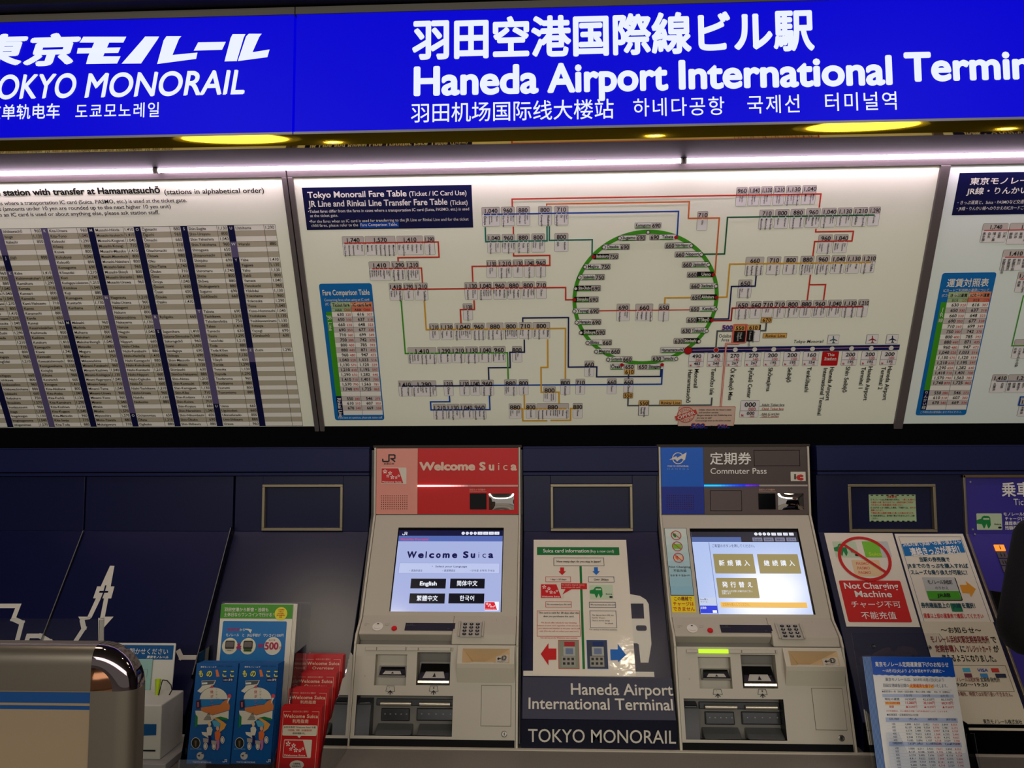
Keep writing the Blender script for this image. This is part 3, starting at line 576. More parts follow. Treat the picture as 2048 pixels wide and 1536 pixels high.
row(761.4, 796, 757, 1214, [(795.8, 822.1, '1,410', 'Kurihama,Kinugasa'), (823.1, 872, '1,290', 'Yokosuka,Taura,Higashi-/Zushi,Zushi,Kamakura,Kita-/Kamakura'), (886.6, 905.7, '1,210', 'Ōfuna*'), (918.3, 937.6, '1,130', 'Totsuka'), (939.8, 959.2, '1,040', 'Higashi-/Totsuka'), (961.3, 987.2, '960', 'Hodogaya,Yokohama*'), (1008.3, 1033.7, '880', 'Higashi-/Kanagawa,Shin-Koyasu'), (1037.4, 1056.5, '800', 'Tsurumi'), (1120.8, 1140.3, '800', 'Kawasaki*'), (1151.3, 1170.3, '710', 'Kamata'), (1214.3, 1233.4, '660', 'Ōmori')], H=31.3, top=11)
fbox(1247.9, 1267, 756.8, '660', 'Ōimachi*', H=29, top=11)
fbox(1169, 1188.5, 721.5, '660', 'Nishi-Ōi', H=32, top=11.5)
row(808, 865, 806, 1145, [(865.7, 891.5, '1,210', 'Hongōdai,Kōnandai'), (892.5, 918.2, '1,130', 'Yōkōdai,Shin-Sugita,Isogo'), (919.4, 945.2, '1,040', 'Negishi,Yamate'), (946.5, 971.6, '960', 'Ishikawachō,Kannai,Sakuragichō'), (1017.6, 1042.5, '880', 'Umi-/Shibaura,Shin-/Shibaura'), (1051.8, 1071.3, '800', 'Kokudō'), (1073.1, 1137.8, '880', 'Tsurumiono,Bentembashi,Asano,Anzen,Musashi-/Shiraishi,Hama-/Kawasaki,Shōwa,Ōgimachi'), (1145.7, 1165.2, '880', 'Ōkawa')], H=30.5, top=10.8)
fbox(1086.7, 1111.5, 773, '800', 'Hatchō-/nawate,Kawasaki-/shimmachi', H=31, top=11)
row(374.4, 1473, 370.6, 1605, [(1473.4, 1495.3, '960', 'Higashi-/Urawa'), (1498, 1520.6, '1,040', 'Higashi-/Kawaguchi'), (1523, 1545.2, '1,130', 'Minami-/Koshigaya'), (1548.2, 1570.3, '1,210', 'Koshigaya-/Laketown'), (1573, 1602, '1,130', 'Yoshikawa,Yoshikawa-/minami,Shim-Misato'), (1605.6, 1633.9, '1,040', 'Misato,Minami-/Nagareyama')])
row(419.6, 1519, 413.8, 1739, [(1519.7, 1548.4, '710', 'Mikawashima,Minami-Senju,Kita-Senju'), (1551, 1579.3, '800', 'Ayase,Kameari'), (1582, 1610.7, '880', 'Kanamachi,Matsudo'), (1613, 1642, '960', 'Kita-/Matsudo,Mabashi,Shim-/Matsudo*'), (1644.3, 1673.7, '1,040', 'Kita-Kogane,Minami-/Kashiwa'), (1676.2, 1705, '1,130', 'Kashiwa,Kita-/Kashiwa'), (1707.7, 1736.4, '1,210', 'Abiko*,Tennōdai'), (1738.7, 1761.9, '1,290', 'Toride')])
row(469.5, 1637, 468.8, 1669, [(1637.7, 1666.2, '960', 'Funabashi-/hōten,Ichikawaōno'), (1668.8, 1697.3, '1,040', 'Higashi-/Matsudo,Shin-/Yahashira')], H=37.3)
row(514, 1492, 509.5, 1725, [(1492, 1528.7, '660', 'Asakusabashi,Ryōgoku,Kinshichō*,Kameido'), (1535, 1562.7, '710', 'Hirai,Shin-Koiwa'), (1568.4, 1596.3, '800', 'Koiwa,Ichikawa'), (1602, 1629.4, '880', 'Moto-Yawata,Shimōsa-/Nakayama,Nishi-/Funabashi*'), (1633, 1660.5, '960', 'Funabashi,Higashi-/Funabashi,Tsudanuma'), (1664, 1691.5, '1,040', 'Makuhari-/hongō,Makuhari'), (1694.3, 1722.2, '1,130', 'Shin-/Kemigawa,Inage'), (1725.4, 1752.8, '1,210', 'Nishi-Chiba,Chiba*')], H=36.8)
fbox(1477.2, 1504.8, 559.6, '650', 'Shin-/Nihombashi,Bakurochō', H=36)
row(603, 1472, 598.6, 1717, [(1472.5, 1499.8, '650', 'Hatchōbori,Etchūjima'), (1501.9, 1523.4, '660', 'Shiomi'), (1525.9, 1547, '710', 'Shin-/Kiba*'), (1549.1, 1570.6, '710', 'Kasai-/Rinkaikōen'), (1572.7, 1599.9, '800', 'Maihama,Shin-/Urayasu'), (1602, 1624.6, '880', 'Ichikawa-/shiohama'), (1626.9, 1654.3, '960', 'Futamata-/shimmachi,Minami-/Funabashi'), (1656.7, 1684.1, '1,040', 'Shin-/Narashino,Kaihim-/makuhari'), (1686.7, 1714.3, '1,130', 'Kemigawahama,Inagekaigan'), (1717.1, 1738.7, '1,210', 'Chibaminato')], H=35, top=12.7)
fbox(1395.2, 1416.3, 422.7, '710', 'Oku')
LW = 2.8
O = lambda c, *p, w=LW, ly=5: L.ortho(c, p, w, ly)
O(RD, (688.6, 486.3), (876.5, 483.3), (877.5, 513.9), (796, 514.8), (796, 522.8), w=2.8)
O(RD, (745, 537), (843, 534.6), (846.5, 565), w=2.6)
O(RD, (784, 578.6), (1131.3, 573.6), (1131.3, 599.1), (1147, 598.8))
O(BL, (968, 428.6), (1357, 421.2), (1352.5, 473))
O(TE, (970.5, 454), (971.3, 483), (1094.2, 480.3), (1094.2, 452)); O(TE, (1098.6, 452), (1098.6, 480.3), (1184.5, 478.4), (1184, 511))
O(RD, (1026.6, 453), (1027, 468), ly=1); O(RD, (1027.2, 506), (1027.4, 511.3), (1099.5, 510.1), (1099, 530.3), (944.4, 532.9), (945.4, 563.5))
O(RD, (1024.6, 413), (1024.4, 398), (1641.9, 383.4), (1638, 415)); O(OR, (1093.3, 411), (1093.3, 407.9), (1378.6, 402), (1376, 436.5), (1438.4, 435.3), (1428.9, 547))
O(RD, (948.1, 600), (948.3, 618.4), (920.8, 618.8), (922.6, 646))
O(YE, (848.7, 601), (852.4, 658.8), (1131, 655), (1130.5, 757)); O(GR, (802.4, 601), (812.4, 706.5), (1015, 703.6), (1017, 757.5))
O(NV, (804.6, 771.7), (985, 770)); O(BL, (985, 770), (1323, 767.8), (1325, 731)); O(NV, (977.8, 759), (976.2, 734.9), (1020.5, 734.6), (1020.5, 704), (1049, 703.6), (1047.2, 678.5))
O(NV, (1045.6, 643.5), (1045.5, 635.5), (1137, 634.4), (1137, 733.6), (1193.6, 732.8), (1193.6, 753.1), (1321, 751.4), (1321, 734))
O(BL, (899, 791), (899.3, 802.8), (861.2, 803.2), (861.2, 819.2), (979.9, 817.8), (978.4, 790.5))
O(YE, (1095.3, 678), (1095.5, 734), (1082, 734.3), (1082.8, 783.8), (1118, 783.3), (1118, 805.6)); O(YE, (1048.4, 788.5), (1049, 817.1), (1132.7, 816.6)); O(YE, (1026, 817), (1045.2, 817), (1045.2, 840.8), (1094.6, 840)); O(YE, (1100.9, 840), (1141, 840), (1141.7, 816.3), (1155.5, 816.3))
O(DG, (1406.7, 508), (1448.8, 507.4), (1455.4, 434.4), (1749.6, 427)); O(RD, (1631.6, 457), (1630.7, 463.3), (1706.4, 461.4), (1703, 481.6), (1628.8, 483.7), (1625, 512))
O(YE, (1436.6, 593.8), (1453.7, 593.3), (1459.4, 527.8), (1742, 522.4)); O(NV, (1512, 551.5), (1510.3, 571.8), (1462.7, 572.8), (1456.5, 637.2), (1425.6, 638)); O(RD, (1620.5, 549), (1613.5, 600)); O(RD, (1618.4, 569), (1650.8, 569), (1646, 600))
O(CR, (1425, 640.8), (1462, 640.2), (1466.5, 615.6), (1727, 611)); O(RD, (1198, 621), (1380, 618), w=2)
O(YE, (1329.2, 607), (1329.5, 595.3), (1383, 594.8))
for x0, x1, f, n in ((1233.6, 1260, '690', 'Sendagaya,Shinano-/machi'), (1271.3, 1306.5, '660', 'Yotsuya,Ichigaya,Iidabashi,Suidōbashi'), (1317.8, 1338.8, '650', 'Ochanomizu')): fbox(x0, x1, 607.6, f, n, H=34.5, top=12.7)
rk = GY
O(rk, (1431.5, 696), (1435.3, 661.6), (1531, 659.6), (1531.5, 643), w=3); O(rk, (1256.2, 794), (1256.2, 810.5), (1422.4, 809.4), (1424, 794.3), w=3); O(rk, (1257.3, 745), (1257.3, 757), w=3)
# the green loop
uc, vc = PB.at(1290.3, 598.5); ku = PB.at(1432.8, 598.5)[0]-uc; kv = PB.at(1290.3, 463)[1]-vc; t = .006
vs = []; n = 96
for i in range(n):
    a = 2*pi*i/n
    for s in (-t, t): vs.append(PB.w(uc+(ku+s)*cos(a), vc+(kv+s)*sin(a), .0021))
L.add(vs, [(2*i, 2*i+1, (2*i+3) % (2*n), (2*i+2) % (2*n)) for i in range(n)], GR)
for uu, vm, dk in DOTS:
    L.poly(dotw if not dk else 'black', [(uu+.0015*cos(a*pi/4), vm+.0015*sin(a*pi/4)) for a in range(8)], 7, False)
E_ = lambda x, y: (1130+x/4.517, 420+y/4.517)
def label(x, y, xe, name, fare, dark=0, red=0, side=1):
    """name plate on the loop; (x,y) is the dot, xe the far end"""
    px, py = E_(x, y); pe = E_(xe, y)[0]; h = 5.2
    a, b = (px, pe) if side > 0 else (pe, px)
    G.rect(BK, a, py-h, b, py+h, 6, .0025); fw = 19.5
    fx0, fx1 = (pe-fw, pe) if side > 0 else (pe, pe+fw); nx0, nx1 = (px, pe-fw) if side > 0 else (pe+fw, px)
    G.rect(boxtop, fx0+.4, py-h+.5, fx1-.5, py+h-.5, 7, .002); G.rect(BK if dark else boxw, nx0, py-h+.5, nx1, py+h-.5, 7.5)
    T.tc(BK, fare, (fx0+fx1)/2, py+3.9, 17, 7.8, bold=B1, ly=12, res=3)
    n0, n1 = (px+5.5, pe-fw-.8) if side > 0 else (pe+fw+.8, px-5.5)
    wn = natw(name)*5.6/.682*1.02; wn = min(wn, n1-n0); hh = 6
    xs = n0 if side > 0 else n1-wn
    T.t('white' if dark else BK, name, xs, py+2, xs+wn, hh, bold=B2, ly=12); G.rect(GR, n0, py+3.4, n1, py+4.7, 9)
    if red: L.disc(mat('stop_red', (178, 20, 28), .4), px, py, 3.7, 14)
    else: L.disc(BK, px, py, 4.1, 14); L.disc(dotw, px, py, 2.9, 15)
for a in ((492, 250, 727, 'Sugamo', '690'), (350, 332, 583, 'Ōtsuka', '690'), (255, 418, 483, 'Ikebukuro', '750', 1, 1), (180, 510, 410, 'Mejiro', '750'), (130, 605, 358, 'Takadanobaba', '750'), (96, 705, 323, 'Shin-Ōkubo', '690', 1), (82, 806, 303, 'Shinjuku', '690', 1, 1), (84, 909, 308, 'Yoyogi', '690'), (105, 1010, 327, 'Harajuku', '690'), (143, 1102, 365, 'Shibuya', '690', 1), (203, 1194, 423, 'Ebisu', '660'), (280, 1273, 498, 'Meguro', '660'), (388, 1344, 605, 'Gotanda', '660')): label(*a)
for a in ((1000, 242, 765, 'Tabata', '690', 0, 1), (1137, 318, 902, 'Nishi-Nippori', '660'), (1229, 398, 993, 'Nippori', '660'), (1292, 490, 1058, 'Uguisudani', '660'), (1338, 580, 1103, 'Ueno', '660', 1, 1), (1360, 683, 1130, 'Okachimachi', '660'), (1367, 785, 1138, 'Akihabara', '650', 1, 1), (1356, 890, 1127, 'Kanda', '650'), (1325, 990, 1098, 'Tōkyō', '650', 1, 1), (1276, 1086, 1050, 'Yūrakuchō', '630'), (1207, 1180, 982, 'Shimbashi', '630', 1), (1002, 1338, 783, 'Tamachi', '630')): label(*a, **({'side': -1}))
def plate(x0, x1, y, name, fare, nl=True, c=boxtop):
    a, b = E_(x0, y), E_(x1, y); G.rect(BK, a[0], a[1]-5.4, b[0], b[1]+5.4, 6, .002); G.rect(boxw, a[0]+.5, a[1]-4.9, b[0]-.5, b[1]+4.9, 7)
    if fare:
        fx = (b[0]-19.5, b[0]-.5) if nl else (a[0]+.5, a[0]+19.5)
        G.rect(c, fx[0], a[1]-4.9, fx[1], a[1]+4.9, 8); T.tc(BK, fare, sum(fx)/2, a[1]+3.9, 17, 7.8, bold=B1, ly=12, res=3)
    if name:
        n0, n1 = (a[0]+1.5, b[0]-(21 if fare else 2)) if nl else (a[0]+21, b[0]-4)
        wn = min(natw(name)*6.4/.682, n1-n0); T.t(BK, name, n0, a[1]+2.3, n0+wn, 6.4, bold=B2, ly=12); G.rect(GR, n0, a[1]+3.6, n1, a[1]+4.7, 9)
plate(630, 868, 138, 'Komagome', '690'); L.disc(BK, *E_(748, 197), 4.1, 14); L.disc(dotw, *E_(748, 197), 2.9, 15)
plate(408, 530, 1413, 'Ōsaki', ''); plate(535, 625, 1412, '', '650'); plate(535, 625, 1457, '', '610', c=ORB); plate(657, 885, 1411, 'Shinagawa', '650', False); plate(862, 1085, 1263, 'Hamamatsuchō', '')
for p in ((512, 1393), (875, 1391)): L.disc(mat('stop_red'), *E_(*p), 3.7, 14)
# monorail line and its fare boxes
L.line(NV, [(1376, 699.3), (1798, 693.4)], 11, 9); L.line(mat('line_pink', (226, 150, 150), .4), [(1384, 699.2), (1797, 693.3)], 1.1, 10)
L.disc(BK, *E_(1110, 1262), 8.4, 14); L.disc(mat('stop_red'), *E_(1110, 1262), 7.6, 15); L.disc(dotw, 1431.5, 698.5, 5.2, 14); L.disc(mat('stop_red'), 1431.5, 698.5, 4.6, 15)
for i, x in enumerate((1469.7, 1508.3, 1546.3, 1585.1, 1623.7, 1662.7, 1701.6, 1741, 1780.7)): L.disc(dotw, x, 698-.42*i, 4.8, 14)
icr = mat('ic_red', (190, 40, 36), .4)
def mbox(x0, x1, y, v, H=28.5):
    (u0, v1), (u1, _) = PB.at(x0, y), PB.at(x1, y); k = (v1-PB.at(x0, y+10)[1])/10; w = u1-u0; v0 = v1-H*k
    G.rectl(BK, u0, v0, u1, v1, 3, .0025)
    if v is None:
        G.rectl(mat('this_station_red', (196, 24, 30), .4), u0, v0, u1, v1, 4, .003); T.tl('white', 'This', u0+w/2, v1-8.5*k, 5.4*k, bold=B1, align='c', ly=12); T.tl('white', 'Station', u0+w/2, v1-16.2*k, 5.4*k, align='c', bold=B1, ly=12); G.rectl('white', u0+w*.12, v1-18*k, u0+w*.9, v1-17.6*k, 8); return
    t = .0006; G.rectl(boxw, u0+t, v0+t, u1-t, v1-t, 4, .002); a = v.split(); s = H/28.5
    T.tl(BK, a[0], u0+w*.80, v1-9.4*k*s, 7.2*k*s, w*.6, align='r', bold=B1, ly=12, res=3); T.tl('red', a[1], u0+w*.82, v1-16*k*s, 5.2*k*s, align='r', ly=12)
    G.rectl(GY, u0, v1-17.3*k*s, u1, v1-16.8*k*s, 6); T.tl(BK, a[2], u0+w*.77, v1-23.3*k*s, 5.4*k*s, align='r', bold=B1, ly=12); T.tl('red', a[3], u0+w*.78, v1-27.6*k*s, 3.2*k*s, align='r', ly=12); T.tl(icr, 'ic', u0+w*.08, v1-25.5*k*s, 3.6*k*s, bold=.05, ly=12)
for x0, x1, y, v in ((1378.2, 1408.5, 705.4, '490 250 483 241'), (1415.7, 1446.4, 705, '340 170 340 170'), (1454.3, 1484.5, 704.4, '270 140 267 133'), (1491, 1523, 704, '270 140 267 133'), (1529, 1561.5, 703.6, '200 100 195 97'), (1568, 1600.5, 703.2, '200 100 195 97'), (1607, 1638.5, 702.8, '160 80 154 77'), (1645, 1678, 702.4, None), (1685, 1716.5, 702, '200 100 195 97'), (1724, 1756, 701.6, '200 100 195 97'), (1763, 1795.4, 701.2, '200 100 195 97')): mbox(x0, x1, y, v)
mbox(1481.6, 1519.4, 801, '000 000 000 000', 33.5)
for s, x, y0, y1 in (('Hamamatsuchō', 1376.5, 738, 805), ('Monorail', 1389.5, 736.5, 775), ('Tennōzu Isle', 1423, 735.5, 789), ('Ōi Keibajō Mae', 1461.5, 735, 799.5), ('Ryūtsū Center', 1499.3, 734.5, 795), ('Shōwajima', 1537, 734, 782), ('Seibijō', 1576, 733.6, 764), ('Tenkūbashi', 1614.5, 733.3, 783.5), ('Haneda Airport', 1660, 732.5, 800), ('International Terminal', 1647, 734.5, 830), ('Shin Seibijō', 1692, 732, 784), ('Haneda Airport', 1737, 731.5, 799.5), ('Terminal 1', 1723, 733.5, 777.5), ('Haneda Airport', 1776, 731, 799), ('Terminal 2', 1763, 733, 778)):
    T.down(BK, s, x, y0, y1, 8, bold=B1, ly=8, res=3)
for x0, x1, y, s in ((1318.8, 1362.5, 799.8, 'Rinkai Line'), (1526, 1572.7, 665.8, 'Rinkai Line')): G.rect(BK, x0, y, x1, y+9.4, 6); G.rect(ORB, x0+.5, y+.5, x1-.5, y+8.9, 7); T.tc(BK, s, (x0+x1)/2, y+7.3, 39, 5.6, ly=12, bold=.003)
T.t(BK, 'Tokyo Monorail', 1586, 685.6, 1646, 6, ital=.2, bold=.003); T.tc(GY, 'Odaiba', 1449.5, 674.5, 25, 6.4, bold=.003); T.tc(GY, 'Area', 1450, 682.2, 16, 6.2, bold=.003)
def obox(x0, x1, y, f, n, H, dark, foot=None):
    G.rect(BK, x0, y, x1, y+H, 6, .0015); G.rect(ORB, x0+.6, y+.6, x1-.6, y+9.6, 7); G.rect(BK if dark else boxw, x0+.6, y+10.6, x1-.6, y+H-.6, 7)
    T.tc(BK, f, (x0+x1)/2, y+8.6, min(17, x1-x0-2), 7.2, bold=B1, ly=12, res=3); k = G.k(x0, y)
    for i, s in enumerate(n): T.down('white' if dark else BK, s, x0+(x1-x0)*(.55-.3*i)-1, y+12.5, None, 3.6, bold=B1, ly=12)
obox(1277.4, 1296.9, 800.3, '550', ('Shinagawa', 'Seaside'), 30, False); obox(1493, 1518.3, 649, '610', ('Shinonome', 'Kokusai-tenjijō'), 33.5, False); G.rect(BK, 1494, 660, 1505, 681.5, 8); T.down('white', 'Kokusai-', 1498.5, 662, None, 3.6, ly=12)
G.rect(mat('highlight_red', (206, 74, 62), .4), 1465.6, 647.2, 1491.6, 685.4, 8, .005); G.rect(mat('highlight_pale', (238, 190, 174), .4), 1466.5, 648.1, 1490.7, 684.5, 9, .0045); G.rect(mat('highlight_red'), 1467.2, 648.8, 1490, 683.8, 10, .004)
G.rect(ORB, 1468.4, 650, 1488.8, 660, 11); G.rect(BK, 1468.2, 661, 1488.8, 682.6, 11); T.tc(BK, '550', 1478.7, 658.6, 17.5, 7.2, bold=B2, ly=14); T.down('white', 'Tōkyō', 1479.5, 663, None, 3.6, ly=14); T.down('white', 'Teleport', 1474.5, 663, None, 3.6, ly=14)
T.tc(icr, '500', 1454, 658.3, 21.5, 8.4, bold=.05, ly=9); T.tc(BL, '500', 1454, 658, 20, 8, bold=.02, ly=12)
hr = mat('highlight_red'); L.ortho(hr, [(1441, 812), (1451.8, 686), (1478, 685.6)], 3.4, 11); L.ortho(mat('highlight_pale'), [(1441, 812), (1451.8, 686), (1478, 685.6)], 1.6, 12)
G.rect(BK, 1521.9, 633.8, 1542.8, 644.4, 9, .001); G.rect(ORB, 1522.5, 634.4, 1542.2, 643.8, 10); T.tc(BK, '670', 1532.3, 642.4, 17, 7.2, bold=B1, ly=13)
G.rect(BK, 1246.6, 784.8, 1265.4, 795.2, 9, .001); G.rect(ORB, 1247.2, 785.4, 1264.8, 794.6, 10); T.tc(BK, '550', 1256, 793.4, 16, 7.2, bold=B1, ly=13)
for x0, x1, c in ((1656, 1676.5, mat('plane_teal', (60, 96, 104), .4)), (1733.5, 1754.5, mat('plane_red', (150, 40, 44), .4)), (1773.5, 1794.5, mat('plane_navy', (26, 40, 70), .4))):
    y = 669.4-(x0-1656)*.006; G.rect(GY, x0, y, x1-.5, y+17.5, 5); G.rect(boxw, x0+.4, y+.4, x1-.9, y+17.1, 6)
    cx, cy = (x0+x1)/2, y+8.5
    T.poly(c, [(cx-1, cy-6), (cx, cy-7.2), (cx+1, cy-6), (cx+1, cy-1.5), (cx+7.5, cy+2), (cx+7.5, cy+3.4), (cx+1, cy+1.6), (cx+.8, cy+5), (cx+3, cy+6.6), (cx+3, cy+7.4), (cx-3, cy+7.4), (cx-3, cy+6.6), (cx-.8, cy+5), (cx-1, cy+1.6), (cx-7.5, cy+3.4), (cx-7.5, cy+2), (cx-1, cy-1.5)], 8)
for s, y, c, x1 in (('Adult: Ticket fare', 811.5, BK, 1568.5), ('Child: Ticket fare', 819.6, 'red', 1567), ('Adult: IC card fare', 829, BK, 1558.5), ('Child: IC card fare', 834, 'red', 1557)): T.t(c, s, 1523, y, x1, 4.6 if y < 825 else 3.8, bold=.006); G.rect(GY, 1519, y+.6, x1, y+1, 2)
# special offer box and stamp
G.rect(hr, 1357.5, 813, 1467, 857.5, 3, .004); G.rect(mat('offer_pale', (226, 196, 176), .45), 1358.3, 813.8, 1466.2, 857.2, 4, .004)
L.ring(hr, 1371.5, 828.7, 16, 17.4, 8); L.disc(mat('offer_pale'), 1371.5, 828.7, 16, 7, n=28); L.ring(hr, 1371.5, 828.7, 9.5, 10.2, 8)
cu, cv = PB.at(1371.5, 828.7); kk = G.k(1371, 828)
for st, a0, sg in (('SPECIAL', 145, -1), ('SPECIAL', 215, 1)):
    for i, ch in enumerate(st):
        a = a0+sg*i*18.5; rr = 11.3*kk if sg < 0 else 14.6*kk; T.tl(hr, ch, cu+rr*cos(R(a)), cv+rr*sin(R(a)), 3.6*kk, rot=a-90 if sg < 0 else a+90, align='c', bold=B1, ly=10)
ca, sa = cos(R(20)), sin(R(20)); bx = lambda a, b: (cu+(a*ca-b*sa)*kk, cv+(a*sa+b*ca)*kk)
G.poly(hr, [bx(-22, -5.2), bx(22, -5.2), bx(22, 5.2), bx(-22, 5.2)], 12, False); q = bx(0, -3.2); T.tl('white', 'OFFER', q[0], q[1], 6.6*kk, 36*kk, rot=20, align='c', bold=B2, ly=14)
for i, (s, x0, x1) in enumerate((("Odaiba where the fun doesn't cease", 1397, 1462), ('and boredom retreats.', 1397, 1437), ('Bargain tickets to visit Odaiba bay area', 1394, 1463), ('are now on sale!', 1393, 1423), ('Come and get them at the ticket counter.', 1390, 1462))): T.t(BK, s, x0, 820+5.4*i, x1, 3.2, bold=.004, ly=9)
T.t(BK, 'Adult', 1362, 856, 1377, 5.4, bold=B2, ital=.2, ly=9); T.t(icr, '500', 1379, 856.4, 1407, 10, bold=.07, ital=.2, ly=9); T.t(BL, '500', 1379.5, 856, 1406, 9.4, bold=.03, ital=.2, ly=12); T.t(BL, 'yen', 1407, 856, 1414, 4, bold=B2, ital=.2, ly=12)
T.t(BK, 'Child', 1418, 855.6, 1431, 5.4, bold=B2, ital=.2, ly=9); T.t(icr, '250', 1432.5, 856, 1452, 7.6, bold=.07, ital=.2, ly=9); T.t(BL, '250', 1433, 855.7, 1451, 7, bold=.03, ital=.2, ly=12); T.t(BL, 'yen', 1452, 855.6, 1458, 4, bold=B2, ital=.2, ly=12)
G.build('printed_boxes', fb_c, kind='stuff'); L.build('route_lines', fb_c); T.build('lettering', fb_c, kind='stuff')
# ---- right board (Japanese)
G = Ink(PB); L = Ink(PB); T = Ink(PB)
a = PB.at(1919, 346); b = PB.at(1903.5, 430.5); G.rectl(NVB, (a[0]+b[0])/2, b[1], 1.95, a[1], 1)
for s, x0, y, h, vis, x1 in (('東京モノレール運賃表', 1938, 369.5, 13.5, '東京モノレ', 2036), ('JR線・りんかい線のりかえ運賃表', 1933, 389, 13.5, 'JR線・りんか', 2037)):
    u0, v = PB.at(x0, y); k_ = (PB.at(x1, y)[0]-u0)/natw(vis); T.tl('white', s, u0, v, PB.at(x0, y-h)[1]-v, natw(s)*k_, bold=B2, res=4)
for s, x0, y, vis, x1 in (('・きっぷ運賃と、Suica・PASMOなど交通系ICカードをご利用時の運賃は異なります。', 1911, 409, '・きっぷ運賃と、Suica・PASMOなど', 2031), ('・JR線・りんかい線へのりかえのICカードご利用時は運賃対照表をご覧ください。', 1909.5, 421, '・JR線・りんかい線へのりかえのICカード', 2039)):
    u0, v = PB.at(x0, y); k_ = (PB.at(x1, y)[0]-u0)/natw(vis); T.tl('white', s, u0, v, PB.at(x0, y-7.5)[1]-v, natw(s)*k_, bold=.006)
comparison(G, T, (1884.8, 545.7), (1931.2, 829.9), True)
(ju0, _), (ju1, _) = PB.at(1884.8, 545.7), PB.at(1996.2, 544.3)
def jbox(xa, y, w, fare, names, H=38.5, top=13.5):
    u0, v1 = PB.at(xa, y); k = (v1-PB.at(xa, y+10)[1])/10; u1 = u0+w; v0 = v1-H*k; vm = v1-top*k; t = .0007
    G.rectl(BK, u0, v0, u1, v1, 1, .003); G.rectl(boxw, u0+t, v0+t, u1-t, vm, 2); G.rectl(boxtop, u0+t, vm, u1-t, v1-t, 2)
    T.tl(BK, fare, (u0+u1)/2, v1-10.5*k, 7.6*k, bold=B1, align='c', ly=8)
    for i, n in enumerate(names):
        uu = u0+w*(i+.5)/len(names)
        for j, ch in enumerate(n): T.tl(BK, ch, uu, vm-.014-j*.0095, .0088, align='c', bold=B1, ly=8)
    return u1, vm
kx = PB.at(1970, 447)
e, v_ = jbox(1966.5, 447, .0755, '1,740', ['奥多摩', '白丸', '鳩ノ巣', '古里', '川井']); L.rectl(RD, kx[0], v_-.001, e+.3, v_+.0015, 6)
u_, vv_ = PB.at(1966.5, 447)
def jbox2(u0, v1, w, fare, names):
    v0 = v1-.0655; vm = v1-.0228; G.rectl(BK, u0, v0, u0+w, v1, 1, .003); G.rectl(boxw, u0+.0007, v0+.0007, u0+w-.0007, vm, 2); G.rectl(boxtop, u0+.0007, vm, u0+w-.0007, v1-.0007, 2)
    T.tl(BK, fare, u0+w/2, v1-.0178, .0128, bold=B1, align='c', ly=8)
    for i, n in enumerate(names):
        for j, ch in enumerate(n): T.tl(BK, ch, u0+w*(i+.5)/len(names), vm-.014-j*.0095, .0088, align='c', bold=B1, ly=8)
jbox2(e+.004, vv_, .105, '1,570', ['御嶽', '沢井', '軍畑', '二俣尾', '石神前', '日向和田', '宮ノ平']); jbox2(e+.113, vv_, .09, '1,410', ['青梅', '東青梅', '河辺', '小作', '羽村', '福生'])
q = PB.at(2007, 499.5); jbox2(q[0], q[1], .075, '1,410', ['武蔵五日市', '武蔵増戸', '武蔵引田', '秋川', '東秋留']); jbox2(q[0]+.079, q[1], .045, '1,290', ['熊川', '拝島', '昭島']); L.rectl(RD, q[0]+.008, q[1]-.024, q[0]+.25, q[1]-.0215, 6)
q = PB.at(2037, 543.5); jbox2(q[0], q[1], .045, '1,410', ['高尾', '西八王子', '八王子']); L.rectl(RD, q[0]+.008, q[1]-.024, q[0]+.25, q[1]-.0215, 6)
g1 = PB.at(2046, 590); g2 = PB.at(2023.5, 691); L.linel(GR, [((g1[0]+g2[0])/2, g1[1]), ((g1[0]+g2[0])/2, g2[1]), ((g1[0]+g2[0])/2+.3, g2[1])], .0035, 5)
q = PB.at(2030, 678.5); jbox2(q[0], q[1], .1, '1,410', ['片倉', '八王子みなみ野', '相原', '橋本', '相模原', '矢部', '淵野辺'])
q = PB.at(1985.5, 749); jbox2(q[0], q[1], .048, '1,410', ['久里浜', '衣笠']); jbox2(q[0]+.051, q[1], .09, '1,290', ['横須賀', '田浦', '東逗子', '逗子', '鎌倉', '北鎌倉']); L.rectl(NV, q[0]+.015, q[1]-.024, q[0]+.3, q[1]-.0215, 6)
q = PB.at(2040, 793); L.linel(BL, [(q[0]+.2, q[1]), (q[0], q[1]), (q[0], q[1]-.03), (q[0]+.2, q[1]-.03)], .004, 7); jbox2(q[0]+.004, q[1]-.006, .045, '1,210', ['本郷台', '港南台'])
G.build('printed_boxes', fb_r, kind='stuff'); L.build('route_lines', fb_r); T.build('lettering', fb_r, kind='stuff')
